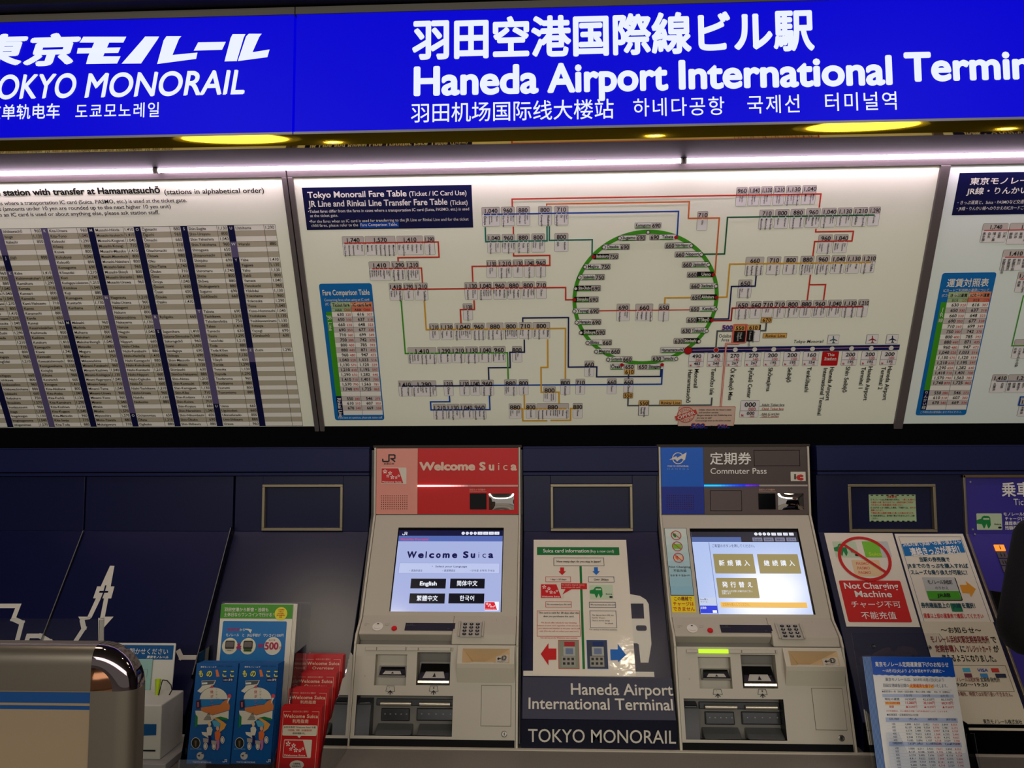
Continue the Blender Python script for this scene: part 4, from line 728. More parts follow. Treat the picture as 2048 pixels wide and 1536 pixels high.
# ================================================================== ticket machines
mat('card_lime', (120, 190, 50), .4); mat('card_mint', (190, 206, 172), .4); mat('card_peach', (226, 196, 150), .4); mat('card_red2', (214, 110, 90), .4); mat('train_green', (22, 128, 62), .4)
HP = Plane(2.70, 1.267, 0)                 # header
SP = Plane(2.70, 1.322, -31)               # screen slope
SPD = radians_ = R(31)
LP = Plane(2.365, .686, -15.6)             # lower body
scr_y = lambda v: (2.70-v*0, 0)
def holed(P, u0, v0, u1, v1, holes, m, name, parent, thick=.004):
    """face plate with rectangular openings; each hole (u0,v0,u1,v1,depth,floor material, wall material)"""
    us = sorted({u0, u1, *[h[0] for h in holes], *[h[2] for h in holes]}); vs_ = sorted({v0, v1, *[h[1] for h in holes], *[h[3] for h in holes]})
    M = MB()
    for a, b in zip(us[:-1], us[1:]):
        for c, d in zip(vs_[:-1], vs_[1:]):
            mu, mv = (a+b)/2, (c+d)/2
            if any(h[0] < mu < h[2] and h[1] < mv < h[3] for h in holes): continue
            M.add([P.w(a, c), P.w(b, c), P.w(b, d), P.w(a, d)], [(0, 1, 2, 3)], m)
    for h in holes:
        a, c, b, d, dep, fm, wm = h
        f = [P.w(a, c), P.w(b, c), P.w(b, d), P.w(a, d)]; k = [P.w(a, c, -dep), P.w(b, c, -dep), P.w(b, d, -dep), P.w(a, d, -dep)]
        M.add(f+k, [(0, 4, 5, 1), (1, 5, 6, 2), (2, 6, 7, 3), (3, 7, 4, 0)], wm); M.add(k, [(0, 1, 2, 3)], fm)
    return M.build(name, parent)
def card_art(I, x0, y0, x1, y1, ly=3, P=None, small=False):
    """pale travel card with a red field, white blossoms and its name"""
    (u0, v1), (u1, v0) = I.L(x0, y0), I.L(x1, y1); w, h = u1-u0, v1-v0
    q = lambda a, b: (u0+a*w, v0+b*h)
    I.rectl(mat('card_pale', (214, 204, 184), .4), u0, v0, u1, v1, ly, w*.03)
    I.poly(mat('card_red', (200, 28, 30), .4), [q(.02, .95), q(.68, .95), q(.88, .05), q(.02, .05)], ly+1, False)
    for a, b, r in ((.16, .76, .1), (.36, .66, .09), (.27, .48, .07), (.45, .42, .09), (.6, .4, .065), (.70, .5, .06)):
        for k in range(5):
            t = R(90+72*k); cx, cy = u0+a*w+r*w*.55*cos(t), v0+b*h+r*w*.55*sin(t)
            I.poly(mat('card_blossom', (240, 226, 214), .4), [(cx+r*w*.36*(cos(t)*cos(R(z))-.6*sin(t)*sin(R(z))), cy+r*w*.36*(sin(t)*cos(R(z))+.6*cos(t)*sin(R(z)))) for z in range(0, 360, 45)], ly+2, False)
    I.tl(mat('card_blossom'), 'Welcome Suica', u0+.05*w, v0+.09*h, h*.09, w*.76, bold=B1, ly=ly+3)
def jr(I, c, x0, y0, x1, y1, ly=4):
    """the JR letters, drawn as strokes"""
    q = lambda a, b: (x0+a*(x1-x0), y0+b*(y1-y0)); t = abs(y1-y0)*.17
    I.line(c, [q(.05, .58), q(.05, .86), q(.13, .93), q(.42, .93), q(.5, .85), q(.5, .08), q(.86, .08), q(.93, .16), q(.93, .48), q(.86, .56), q(.6, .56)], t, ly)
    I.line(c, [q(.66, .56), q(.95, .97)], t, ly+.3)
def blues(I, x0, y0, x1, y1, ly=3):
    """green train-front card"""
    (u0, v1), (u1, v0) = I.L(x0, y0), I.L(x1, y1); w, h = u1-u0, v1-v0; q = lambda a, b: (u0+a*w, v0+b*h)
    gr = mat('train_green', (22, 128, 62), .4); pl = mat('card_mint', (190, 206, 172), .4)
    I.rectl(pl, u0, v0, u1, v1, ly, w*.03); I.poly(gr, [q(.0, .6), q(.18, .68), q(.22, .8), q(.3, .86), q(.48, .84), q(.54, .74), q(.55, .3), q(.48, .1), q(.44, .1), q(.38, .38), q(.3, .1), q(.26, .1), q(.2, .35), q(.0, .38)], ly+1, False)
    I.poly(pl, [q(.26, .72), q(.5, .72), q(.5, .62), q(.26, .62)], ly+2, False)
    I.tl(BK, 'Suica', u0+.68*w, v0+.3*h, h*.1, w*.28, bold=B1, ly=ly+2); I.rectl(BK, u0+.83*w, v0+.08*h, u0+.97*w, v0+.2*h, ly+2, h*.05)
def machine(kind):
    dx = 0 if kind == 1 else .9575
    A = lambda P, px, py: (P.at(px, py)[0]+dx, P.at(px, py)[1])
    xl, xr = P1(HP, 753)+dx, P1(HP, 1036.5)+dx
    e = empty('ticket_machine', ((xl+xr)/2, 2.5, .69), {1: 'ticket machine with red header and language buttons on its screen', 2: 'ticket machine with blue and brown header reading Commuter Pass'}[kind], 'ticket machine', 'touch-screen ticket machines')
    bm, bt = beige_m, beige_d
    # --- cabinet: slopes, sides
    zs = lambda Y: 1.322-(2.70-Y)/math.tan(R(31))
    yS = 2.522; zS = zs(yS); yC, zC = 2.462, .985; yU, zU = 2.447, .957
    prof = [(2.704, 1.548), (2.76, 1.548), (2.76, .69), (2.43, .69), (2.447+.03, .95), (2.447+.055, zC), (yS+.012, zS), (2.704, 1.322)]
    MB().prism(prof, xl+.002, xr-.002, mat('cabinet_core', (120, 116, 108), .6)).build('cabinet', e)
    tw_ = .0075
    for a, b in ((xl-tw_, xl-.0012), (xr+.0012, xr+tw_)):
        tr = MB(); tr.prism([(2.694, 1.548), (2.76, 1.548), (2.76, .687), (2.360, .687), (2.438, .953), (2.438, .96), (2.455, .986), (2.512, 1.022), (2.694, 1.322)], a, b, bt); tr.build('side_trim', e, bevel=.001)
    for a, b in ((xl-tw_-(.014 if kind == 1 else .004), xl-tw_-.001), (xr+tw_+.001, xr+tw_+.006)):
        tr = MB(); tr.prism([(2.72, 1.54), (2.76, 1.54), (2.76, .687), (2.40, .687), (2.56, 1.02), (2.72, 1.322)], a, b, mat('side_gap_grey', (96, 92, 90), .4, metal=.4)); tr.build('side_filler', e)
    # --- header
    hb0, hb1 = HP.at(753, 1028)[1], HP.at(753, 897)[1]
    xm = A(HP, (835.5, 835.5)[0], 960)[0]; t = .006
    if kind == 1: lc, lc2, rc, rc2 = mat('header_pink', (222, 146, 128), .4), mat('header_pink'), mat('header_red', (196, 22, 20), .4), mat('header_red')
    else: lc, lc2, rc, rc2 = mat('header_azure', (6, 92, 196), .4), mat('header_deep_blue', (26, 44, 142), .4), mat('header_taupe', (78, 66, 62), .42), mat('header_taupe2', (92, 78, 74), .42)
    zm = HP.at(753, 974)[1]
    h = MB(); h.box(xl, xm-.0003, 2.698, 2.706, 1.267+zm, 1.267+hb1, lc); h.box(xl, xm-.0003, 2.698, 2.706, 1.267+hb0, 1.267+zm, lc2)
    h.box(xm+.0003, xr, 2.698, 2.706, 1.267+zm, 1.267+hb1, rc); h.box(xm+.0003, xr, 2.698, 2.706, 1.267+hb0, 1.267+zm, rc2)
    h.build('header_panel', e)
    MB().box(xl-.012, xr+.012, 2.70, 2.76, 1.547, 1.556, mat('header_shadow_brown', (48, 38, 30), .6)).build('top_cap', e)
    # status light bar: lit at its left end
    z = 1.267+HP.at(1000, 971.5)[1]; lb = MB(); n = 30; b0, b1 = xm+.0005, xr-.001
    for i in range(n):
        f = i/n; s = max(0, 1-max(0, f-.12)/.42)**1.3
        if kind == 1: m = mat('light_bar_%d' % i, (255, 226-int(60*f), 222-int(60*f)), .4, emit=.12+3.2*s) if s > .02 else mat('light_bar_off', (214, 170, 158), .4)
        else:
            c = (0, int(130*s), 255) if s > .25 else (60+int(60*(1-s)), 40, 255)
            m = mat('blue_bar_%d' % i, c, .4, emit=.3+2.6*s) if s > .02 else mat('light_bar_off2', (176, 166, 158), .4)
        lb.box(b0+(b1-b0)*i/n, b0+(b1-b0)*(i+1)/n, 2.6945, 2.698, z-.0027, z+.0027, m)
    lb.build('status_light_bar', e)
    # speaker holes
    sp = MB(); (su0, sv1), (su1, sv0) = A(HP, 763.5, 991.5), A(HP, 814, 1017.5)
    for i in range(13):
        for j in range(7):
            cu, cv = su0+(su1-su0)*i/12, sv0+(sv1-sv0)*j/6
            sp.add([HP.w(cu+.0017*cos(a*pi/4), cv+.0017*sin(a*pi/4), .0024) for a in range(8)], [tuple(range(8))], mat('speaker_hole', (70, 24, 22) if kind == 1 else (12, 16, 60), .8))
    sp.build('speaker_grille', e, kind='stuff')
    # camera window and convex mirror
    (a, d), (b, c) = A(HP, 940, 986.5), A(HP, 973, 1018.5)
    MB().slab(HP, [(a, c), (b, c), (b, d), (a, d)], .003, black_g, .002).build('camera_window', e, bevel=.0008)
    (a, d), (b, c) = A(HP, 978, 987), A(HP, 1028, 1019.5); mm = MB()
    nx, ny = 10, 7; vs = []
    for i in range(nx+1):
        for j in range(ny+1):
            fu, fv = i/nx, j/ny; bul = (1-(2*fu-1)**4)*(1-(2*fv-1)**4); vs.append(HP.w(a+(b-a)*fu, c+(d-c)*fv, .003+.006*bul*(1-.5*((2*fu-1)**2+(2*fv-1)**2)/2)))
    mm.add(vs, [(i*(ny+1)+j, (i+1)*(ny+1)+j, (i+1)*(ny+1)+j+1, i*(ny+1)+j+1) for i in range(nx) for j in range(ny)], mat('mirror_face', (210, 205, 200), .03, metal=1))
    mm.build('mirror', e, smooth=True)
    I = Ink(HP)
    if kind == 1:
        jr(I, BK, 764.5, 908.5, 792, 924, 6); I.t(BK, 'JR東日本', 768, 929.5, 789, 4.2, bold=.004, ly=6); I.build('railway_logo', e); I = Ink(HP)
        card_art(I, 762.5, 935, 813, 968, 6); I.build('card_picture', e); I = Ink(HP)
        lw = mat('lettering_cream', (222, 190, 166), .45)
        I.t(lw, 'Welcome', 840, 940, 950, 15, bold=.05, res=4, ly=6)
        for ch, x0, x1, bb in (('S', 959, 971, .05), ('u', 977.5, 989, .05), ('i', 995, 1000, .0), ('c', 1005.5, 1016, .0), ('a', 1022, 1033, .05)): I.t(lw, ch, x0, 940, x1, 15, bold=bb, res=4, ly=6)
    else:
        D = (1325-753)   # measured on the second machine
        I.t('white', '定期券', 1419, 929, 1503, 23.5, bold=.012, res=4, ly=6); I.t('white', 'Commuter Pass', 1420, 947.5, 1533.5, 11, bold=.002, res=4, ly=6)
        I.build('header_lettering', e); I = Ink(HP); I.ring(W_, 1356, 916.5, (10, 10.2), (11.8, 11.8), 6); I.poly(W_, [(1338, 919.5), (1352, 912), (1354, 915.5), (1373, 904.5), (1369.5, 920.5), (1362, 917), (1357, 920), (1354, 923), (1350, 918.5)], 8)
        I.t(W_, 'TOKYO MONORAIL', 1334, 934, 1377, 3.4, ital=.2, bold=B1, ly=6); I.t(hexmat((110, 160, 220)), 'HANEDA', 1334, 939.6, 1378, 3.2, track=.35, ly=6)
        I.build('railway_logo', e); I = Ink(HP); I.rect(W_, 1580.5, 943.5, 1611, 962, 6, .0015); I.t(mat('ic_brown', (84, 72, 50), .4), 'i', 1587.5, 958, 1592, 10, bold=.06, ly=7); I.t(icr, 'c', 1593.5, 959, 1605, 12.5, bold=.1, ly=7)
        I.build('card_mark', e); I = Ink(HP)
        for fr in ((1419.5, 981, 1484, 1022), (1507, 900, 1600, 932)): I.frame(mat('panel_joint', (60, 50, 46), .5), *fr, 1, 4); I.build('panel_joint', e); I = Ink(HP)
    if kind == 1: I.build('header_lettering', e); I = Ink(HP)
    ck = lambda x: x if kind == 1 else x+578.5
    I.t(hexmat((222, 170, 150)), '防犯カメラ作動中', ck(939), 981.5, ck(971), 4, ly=6); I.rect(hexmat((222, 170, 150)), ck(939), 983, ck(973), 983.5, 6)
    I.build('camera_caption', e)
    # --- screen slope face with the screen opening
    vb = (SP.o-SP.w(0, 0)).length
    Ls = math.hypot(2.70-yS, 1.322-zS)
    if kind == 1: s0, s1 = SP.at(797.5, 1054.5), SP.at(1006, 1223)
    else: s0, s1 = SP.at(1379, 1056.5), SP.at(1631, 1228)
    if kind == 1: u0s, u1s = SP.at(797, 1055)[0], SP.at(1003, 1223)[0]; vt, vbm = SP.at(800, 1055)[1], SP.at(800, 1223)[1]
    else: u0s, u1s = SP.at(1379, 1056.5)[0], SP.at(1631, 1228)[0]; vt, vbm = SP.at(1500, 1057)[1], SP.at(1500, 1228.5)[1]
    holed(SP, xl, -Ls, xr, 0, [(u0s, vbm, u1s, vt, .004, black_g, mat('bezel_black', (12, 12, 14), .3))], bm, 'screen_surround', e)
    # --- the lit screen
    S = Plane(*SP.w(0, 0, -.0034)[1:], -31)
    emb = lambda n, c=(0, 0, 0), k=1.0: mat('screen_'+n, c, .22, emit=k, glow=False)
    se = MB(); k0 = .0035
    if kind == 1:
        q0, q1 = S.at(801, 1063), S.at(1002.5, 1222.5)
        su0, su1, sv0, sv1 = u0s+k0, u1s-.003, vbm+.0008, S.at(900, 1061)[1]
    else: su0, su1, sv0, sv1 = u0s+k0, u1s-k0*1.6, vbm+.0008, S.at(1500, 1064)[1]
    sbg = mat('screen_lavender', (170, 180, 226), .12, emit=1.0, spec=.6, coat=.6) if kind == 1 else mat('screen_ice', (178, 196, 238), .15, emit=1.0, spec=.5, ior=2.0)
    se.slab(S, [(su0, sv0), (su1, sv0), (su1, sv1), (su0, sv1)], .0004, sbg)
    so = se.build('screen', e)
    I = Ink(S); sb = emb('black', (16, 16, 26)); sn = emb('navy', (18, 20, 76)); swt = emb('white', (240, 243, 255), 1.0)
    if kind == 1:
        I.rectl(emb('bar', (20, 20, 58)), su0, S.at(900, 1072)[1], su1, sv1, 2); I.rectl(emb('band', (84, 104, 176)), su0, S.at(900, 1083)[1], su1, S.at(900, 1072)[1], 2)
        jr(I, swt, 805, 1064.5, 815, 1070.5, 4)
        for i in range(4): I.disc(swt, 926.5+i*8, 1067, 3.3, 4, n=14)
        for i in range(4): I.rect(swt, 955.5+i*11.2, 1064, 965+i*11.2, 1069.8, 4)
        for i, s in enumerate(('10', '50', '100', '500')): I.tc(sn, s, 926.5+i*8, 1068.2, 3.6, 2, ly=6)
        for i, s in enumerate(('1000', '2000', '5000', '10000')): I.tc(sn, s, 960.2+i*11.2, 1068.2, 6.5, 2, ly=6)
        I.t(emb('red', (226, 60, 100)), 'Welcome Suica  ID not required', 801, 1080.8, 857, 3.6, bold=B2, ly=4)
        for ch, x0, x1, bb in (('W', 814.5, 832, .05), ('e', 836, 847, .05), ('l', 850.5, 853.5, .05), ('c', 858, 868, .05), ('o', 872, 881, .05), ('m', 885, 899.5, .05), ('e', 904, 914, .05), ('S', 926, 936.5, .05), ('u', 941, 950.5, .05), ('i', 956, 959, 0), ('c', 964, 972.5, 0), ('a', 977, 986, .05)):
            I.t(sn, ch, x0, 1115.7, x1, 11.8 if ch in 'Wl' else 11.8, bold=bb, res=4, ly=4)
        I.rect(emb('grid', (110, 120, 170)), 799, 1126, 998.5, 1147.6, 2); I.rect(emb('pane', (188, 198, 236)), 799.4, 1126.4, 998.2, 1147.3, 3)
        I.t(sn, '・ Select your Language', 861, 1135.5, 934.5, 4.6, bold=.008, ly=5)
        I.t(sn, '・请选择语言', 817, 1144, 845, 4.4, ly=5); I.t(sn, '・請選擇語言', 883, 1144, 911, 4.4, ly=5); I.t(sn, '・언어를 선택해 주세요', 938, 1144, 990, 4.4, ly=5)
        for s, x0, y0, x1, y1, tx0, tx1 in (('English', 822.5, 1157.5, 891, 1177.5, 839, 874), ('简体中文', 901, 1157.5, 969, 1177.5, 913, 955), ('繁體中文', 820, 1187, 889, 1207.5, 833, 875.5), ('한국어', 898, 1187, 968, 1207.5, 919, 950)):
            xs = 0 if s != 'x' else 0
            I.rect(sb, x0, y0, x1, y1, 3); I.t(swt, s, tx0, (y0+y1)/2+(3.8 if s == 'English' else 5), tx1, 7.6 if s == 'English' else 10.5, bold=.03 if s == 'English' else B2, ly=6, res=3)
        emc = {'card_pale': (244, 244, 250), 'card_red': (216, 34, 50), 'card_blossom': (250, 240, 244)}
        sv = {k: MATS.pop(k, None) for k in emc}
        for k, c in emc.items(): MATS[k] = emb(k, c)
        card_art(I, 970, 1204, 997.5, 1221.5, 6)
        for k in emc: MATS.pop(k)
        MATS.update({k: v for k, v in sv.items() if v})
    else:
        I.rectl(emb('dark', (44, 42, 52)), su0, S.at(1500, 1074.5)[1], su1, sv1, 2)
        I.rectl(emb('steel', (84, 104, 160)), su0, S.at(1500, 1084.5)[1], S.at(1482, 1079)[0], S.at(1500, 1074.5)[1], 3); I.rectl(emb('dark'), S.at(1482, 1079)[0], S.at(1500, 1084.5)[1], su1, S.at(1500, 1074.5)[1], 2)
        for i in range(4): I.disc(swt, 1511.5+i*8.4, 1068.5, 3.4, 4, n=14)
        for i in range(4): I.rect(swt, 1542+i*11.8, 1066, 1552+i*11.8, 1071.5, 4)
        for i, s in enumerate(('10', '50', '100', '500')): I.tc(sn, s, 1511.5+i*8.4, 1069.7, 3.6, 2, ly=6)
        for i, s in enumerate(('1000', '2000', '5000', '10000')): I.tc(sn, s, 1547+i*11.8, 1069.7, 6.5, 2, ly=6)
        for i, s in enumerate(('English', '简体中文', '繁體中文', '한국어')): I.rect(emb('tab', (122, 124, 150)), 1504+i*22.6, 1075.5, 1525+i*22.6, 1083.5, 4); I.tc(sb, s, 1515+i*22.6, 1081.8, 15, 4, ly=6)
        I.t(sn, 'ご希望のボタンを押してください。', 1423.5, 1095.5, 1513, 6.4, ly=5)
        I.rectl(emb('grid', (90, 100, 140)), S.at(1417, 1086)[0], sv0, S.at(1418, 1086)[0], S.at(1500, 1085)[1], 4)
        gd = emb('gold', (150, 136, 88)); 
        (ga, gt), (gb_, gb) = S.at(1426, 1108), S.at(1512, 1147); (gc, _), (gd1, _) = S.at(1515, 1108), S.at(1603, 1147)
        for s, a, b, y0, y1, t0, t1 in (('新規購入', 1425.5, 1512, 1108, 1147.5, 1438, 1500), ('継続購入', 1513.5, 1602.5, 1108.5, 1147.5, 1528, 1590), ('発行替え', 1432, 1519.5, 1156, 1196.5, 1444.5, 1506)):
            I.rect(gd, a, y0, b, y1, 3, .002); I.t(swt, s, t0, (y0+y1)/2+(4.5 if y0 < 1150 else -1), t1, 11, track=.42, bold=.02, ly=6, res=3)
        I.t(swt, '定期券から引き替えの発行をおこない、', 1443, 1185, 1508, 4, ly=6); I.t(swt, '変更します', 1444, 1189.5, 1462, 4, ly=6)
        I.rect(emb('amber', (238, 186, 84)), 1440.5, 1204.5, 1615, 1216, 3); I.t(emb('amber_dark', (200, 140, 50)), '定期券を購入してください。', 1445, 1213, 1503, 7, ly=5)
        I.rect(emb('pale', (196, 206, 232)), 1398.5, 1195.5, 1434, 1211, 3); I.t(sb, 'Suica購入', 1400, 1201, 1416, 3.8, ly=5); I.t(sb, 'チャージ', 1401, 1206, 1415, 3.6, ly=5)
        I.rect(emb('royal', (44, 62, 214)), 1399.5, 1211.5, 1436, 1227, 3); I.t(swt, '定期券', 1401, 1218.5, 1413, 4.8, bold=B1, ly=5); I.rect(swt, 1425, 1221, 1434, 1226.5, 5)
    I.build('screen_graphics', so)
    # stickers beside the second screen
    if kind == 2:
        st = MB(); a, b = SP.at(1327.5, 1056), SP.at(1390, 1191.5)
        u0, u1, v1, v0 = SP.at(1328, 1056.5)[0], SP.at(1372.5, 1056)[0], SP.at(1328, 1056.5)[1], SP.at(1360, 1191)[1]
        st.slab(SP, [(u0, v0), (u1, v0), (u1, v1), (u0, v1)], .0012, mat('sticker_edge', (16, 18, 18), .4))
        st.build('warning_sticker', e)
        I = Ink(Plane(*SP.w(0, 0, .0013)[1:], -31)); g = 8
        for i in range(g): I.rectl(mat('sticker_tint_%d' % i, (206-9*i, 218-4*i, 206), .4), u0+.0014, v1-.0014-(v1-v0-.0028)*(i+1)/g, u1-.0014, v1-.0014-(v1-v0-.0028)*i/g, 1)
        w = u1-u0; cu = (u0+u1)/2; k = w/44.5
        for i, v in enumerate((v1-.027, v1-.0655, v1-.105)):
            I.rectl((mat('card_mint'), mat('card_lime', (120, 190, 50), .4), mat('card_peach', (226, 196, 150), .4))[i] if i else mat('card_mint', (190, 206, 172), .4), cu-.0135, v-.0075, cu+.0125, v+.0085, 3)
            I.poly((mat('train_green', (22, 128, 62), .4), mat('card_lime'), mat('card_red2', (226, 120, 90), .4))[i], [(cu-.011, v+.006), (cu-.001, v+.007), (cu, v-.005), (cu-.004, v-.007), (cu-.009, v-.002)], 4, False)
            vs = [];
            for n_ in range(28):
                t_ = 2*pi*n_/28
                for r_ in (.0145, .0167): vs.append(I.P.w(cu+r_*cos(t_), v+r_*sin(t_), .003))
            I.add(vs, [(2*n_, 2*n_+1, (2*n_+3) % 56, (2*n_+2) % 56) for n_ in range(28)], ink('red')); I.linel('red', [(cu-.011, v+.011), (cu+.011, v-.011)], .002, 7)
        I.tl(BK, 'Not Charging', cu, v1-.1385, .0062, w*.93, bold=.008, align='c', ly=5, res=3); I.tl(BK, '不能充值', cu, v1-.1525, .0085, w*.58, align='c', ly=5); I.tl(BK, '입금 할 수 없습니다', cu, v1-.167, .0062, w*.88, align='c', ly=5, bold=B1)
        I.build('sticker_print', e)
        v2 = v0-.0015; v3 = SP.at(1350, 1225)[1]
        MB().slab(SP, [(u0, v3), (u1, v3), (u1, v2), (u0, v2)], .001, mat('sticker_yellow', (240, 214, 30), .4)).build('yellow_sticker', e)
        I = Ink(Plane(*SP.w(0, 0, .0011)[1:], -31)); hh = (v2-v3)
        for i, (s, ww) in enumerate((('この機械で', .78), ('チャージは', .9), ('できません', .94))): I.tl('red' if i else mat('ink_maroon', (120, 30, 40), .4), s, cu, v2-hh*(.30+.31*i), hh*.24, w*ww, bold=B2, align='c', ly=2)
        I.build('sticker_print', e)
    # --- console with buttons, narrow display and keypad
    xk = A(SP, 908, 1240)[0]                                     # keypad bay starts here
    CPt = math.degrees(math.atan2(yS-yC, zS-zC)); CP = Plane(yC, zC, -CPt); Lc = math.hypot(yS-yC, zS-zC)
    c = MB(); c.prism([(yS, zS), (yS+.03, zS), (yS+.03, zC-.03), (2.486, .957), (yC+.001, zC-.003), (yC, zC)], xl, xk, bm)
    c.prism([(yS, zS), (yS+.03, zS), (yS+.03, .957), (yU, zU), (yC-.008, zC-.012), (yC-.004, zC)], xk, xr, bm)
    c.build('console', e, bevel=.003)
    cl = Plane(*CP.w(0, 0, .0006)[1:], -CPt)
    C_ = lambda px, py: (cl.at(px, py)[0]+dx, cl.at(px, py)[1])
    def knob(name, px, py, r, m, t=.004, lab=None):
        u, v = C_(px, py); M = MB(); n = 24; vs = []
        for rr, l in ((r, 0), (r, t*.7), (r*.86, t), (0, t)):
            for k in range(n): vs.append(cl.w(u+rr*cos(2*pi*k/n), v+rr*sin(2*pi*k/n), l))
        M.add(vs, [(j*n+k, j*n+(k+1) % n, (j+1)*n+(k+1) % n, (j+1)*n+k) for j in range(3) for k in range(n)], m); o = M.build(name, e, lab, smooth=True); return u, v
    u, v = knob('call_button', 755.5, 1253.5, .0165, mat('button_white', (226, 220, 206), .35), .003, 'large white round button')
    u2, v2 = knob('cancel_button', 788.5, 1257.5, .0085, mat('button_red', (206, 24, 34), .25), .005, 'small red round button')
    I = Ink(cl); I.disc(GY, 0, 0, 1, 1) if False else None
    vs = [(u+.0125*cos(R(a)), v-.001+.0105*sin(R(a))) for a in range(215, 330, 15)]; I.linel(mat('arrow_brown', (150, 70, 50), .4), vs, .0008, 8); I.poly(GY, [(u-.003, v+.0065), (u+.003, v+.0065), (u+.003, v+.0115), (u-.003, v+.0115)], 8, False)
    for px, s1, s2 in ((729, 'よびだし', 'Call'), (770, 'とりけし', 'Cancel')):
        a = C_(px, 1249); I.tl(GY, s1, a[0], a[1], .004, ly=2); I.tl(GY, s2, a[0], a[1]-.005, .003, ly=2)
    I.build('button_captions', e, kind='stuff'); I = Ink(cl)
    (a, d), (b, c_) = C_(811, 1246), C_(911, 1262); a = C_(811, 1250)[0]; b = C_(910.5, 1250)[0]
    I.rectl(mat('display_navy', (36, 32, 52), .2), a, c_, b, d, 2); I.tl(GY, '投入金額', a+.004, d-.0085, .0045, ly=4); I.tl(GY, 'Total Amount', a+.004, d-.0135, .0032, ly=4); I.tl(GY, '円', b-.022, c_+.004, .0048, ly=4)
    I.build('amount_display', e); I = Ink(cl)
    I.rectl(BK, *(lambda q: (q[0], q[1], q[0]+.002, q[1]+.0015))(C_(992.5, 1241)), 2)
    I.build('microphone_hole', e)
    (a, d), (b, c_) = C_(922, 1246), C_(963, 1281); d = C_(940, 1245)[1]; c_ = -.014
    a, b = a+.001, b-.002
    MB().slab(cl, [(a, c_), (b, c_), (b+.0, d), (a, d)], .003, mat('keypad_plate', (170, 164, 152), .35)).build('keypad_plate', e, bevel=.001)
    for s0_, s1_ in ((a-.007, a-.001), (b+.001, b+.007)):
        MB().slab(cl, [(s0_, c_), (s1_, c_), (s1_, d+.002), (s0_, d+.002)], .008, bm).build('keypad_cheek', e, bevel=.003)
    for i in range(3):
        for j in range(4):
            cu, cv = a+(b-a)*(.2+.3*i), d-(d-c_)*(.17+.22*j); K = MB(); n = 12; vs = []
            for rr, l in ((1, .003), (1, .005), (.8, .0058), (0, .0058)):
                for k in range(n): vs.append(cl.w(cu+.0062*rr*cos(2*pi*k/n), cv+.0042*rr*sin(2*pi*k/n), l))
            K.add(vs, [(y*n+k, y*n+(k+1) % n, (y+1)*n+(k+1) % n, (y+1)*n+k) for y in range(3) for k in range(n)], mat('key_black', (28, 28, 30), .35)); ko = K.build('key', e, smooth=True)
            Q = Ink(cl); Q.tl('white', ('1', '2', '3', '4', '5', '6', '7', '8', '9', '*', '0', '#')[j*3+i], cu, cv-.002, .004, align='c', bold=B1, ly=12); Q.build('key_number', ko)
    # --- lower body with its openings
    F = lambda px, py: (LP.at(px, py)[0]+dx, LP.at(px, py)[1])
    vtop = LP.at(1000, 1290.5)[1]; vbo = LP.at(1000, 1476)[1]
    xa, xb = F(731, 1300)[0], F(906, 1300)[0]
    v_a1, v_a0 = F(800, 1301)[1], F(800, 1389)[1]; v_b1, v_b0 = F(800, 1391)[1], F(800, 1472)[1]
    xb0 = F(711, 1430)[0]; xb1 = F(905, 1430)[0]
    (ca, cd_), (cb, cc) = F(925, 1297), F(1020, 1327)
    cdk = mat('tray_dark', (40, 42, 42), .4)
    cx0, cx1 = F(751, 1320)[0], F(814, 1320)[0]; bx0, bx1 = F(834, 1320)[0], F(901, 1320)[0]
    vq1, vq0 = F(800, 1309)[1], F(800, 1371)[1]; vr1, vr0 = F(800, 1304)[1], F(800, 1370)[1]
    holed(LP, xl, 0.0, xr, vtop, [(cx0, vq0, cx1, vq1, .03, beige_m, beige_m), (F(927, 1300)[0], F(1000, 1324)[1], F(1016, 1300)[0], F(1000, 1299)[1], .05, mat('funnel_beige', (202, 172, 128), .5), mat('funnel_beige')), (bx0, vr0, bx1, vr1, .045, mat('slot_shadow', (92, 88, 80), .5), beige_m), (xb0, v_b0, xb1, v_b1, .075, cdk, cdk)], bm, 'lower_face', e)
    # light bars above the slots
    z_ = F(800, 1297.5)[1]; lb = MB()
    for i, (p0, p1) in enumerate(((731, 753.5), (754.5, 812), (813, 836.5), (838, 902), (903, 906))):
        a, b = F(p0, 1297)[0], F(p1, 1297)[0]
        m = mat('lamp_lime', (196, 255, 30), .4, emit=1.15) if kind == 2 and i == 1 else mat('bar_glass', (168, 158, 138), .25)
        if i == 1: LB = (a, b, m); continue
        MB().slab(LP, [(a, z_-.0055), (b, z_-.0055), (b, z_+.0045), (a, z_+.0045)], .0055, m).build('guide_light', e, bevel=.001)
    MB().slab(LP, [(LB[0], z_-.0058), (LB[1], z_-.0058), (LB[1], z_+.0052), (LB[0], z_+.0052)], .0062, LB[2]).build('guide_light', e, 'yellow-green lit guide lamp' if kind == 2 else None, bevel=.001)
    def slot(nm, x0, x1, y0, y1, lip, dep, silver=False):
        (a, d), (b, c_) = F(x0, y0), F(x1, y1); s = MB(); h_ = d-c_
        blk = mat('slot_black', (10, 10, 12), .25)
        s.slab(LP, [(a, c_), (b, c_), (b, d), (a, d)], .008, mat('slot_grey', (120, 116, 106), .4), -dep)
        so_ = s.build(nm, e, bevel=.001)
        s = MB(); t_ = .003; e0 = -dep+.008
        vs = [LP.w(a+t_, c_+h_*.12, e0+lip), LP.w(b-t_, c_+h_*.12, e0+lip), LP.w(b-t_*2, d-h_*.1, e0+.001), LP.w(a+t_*2, d-h_*.1, e0+.001)]
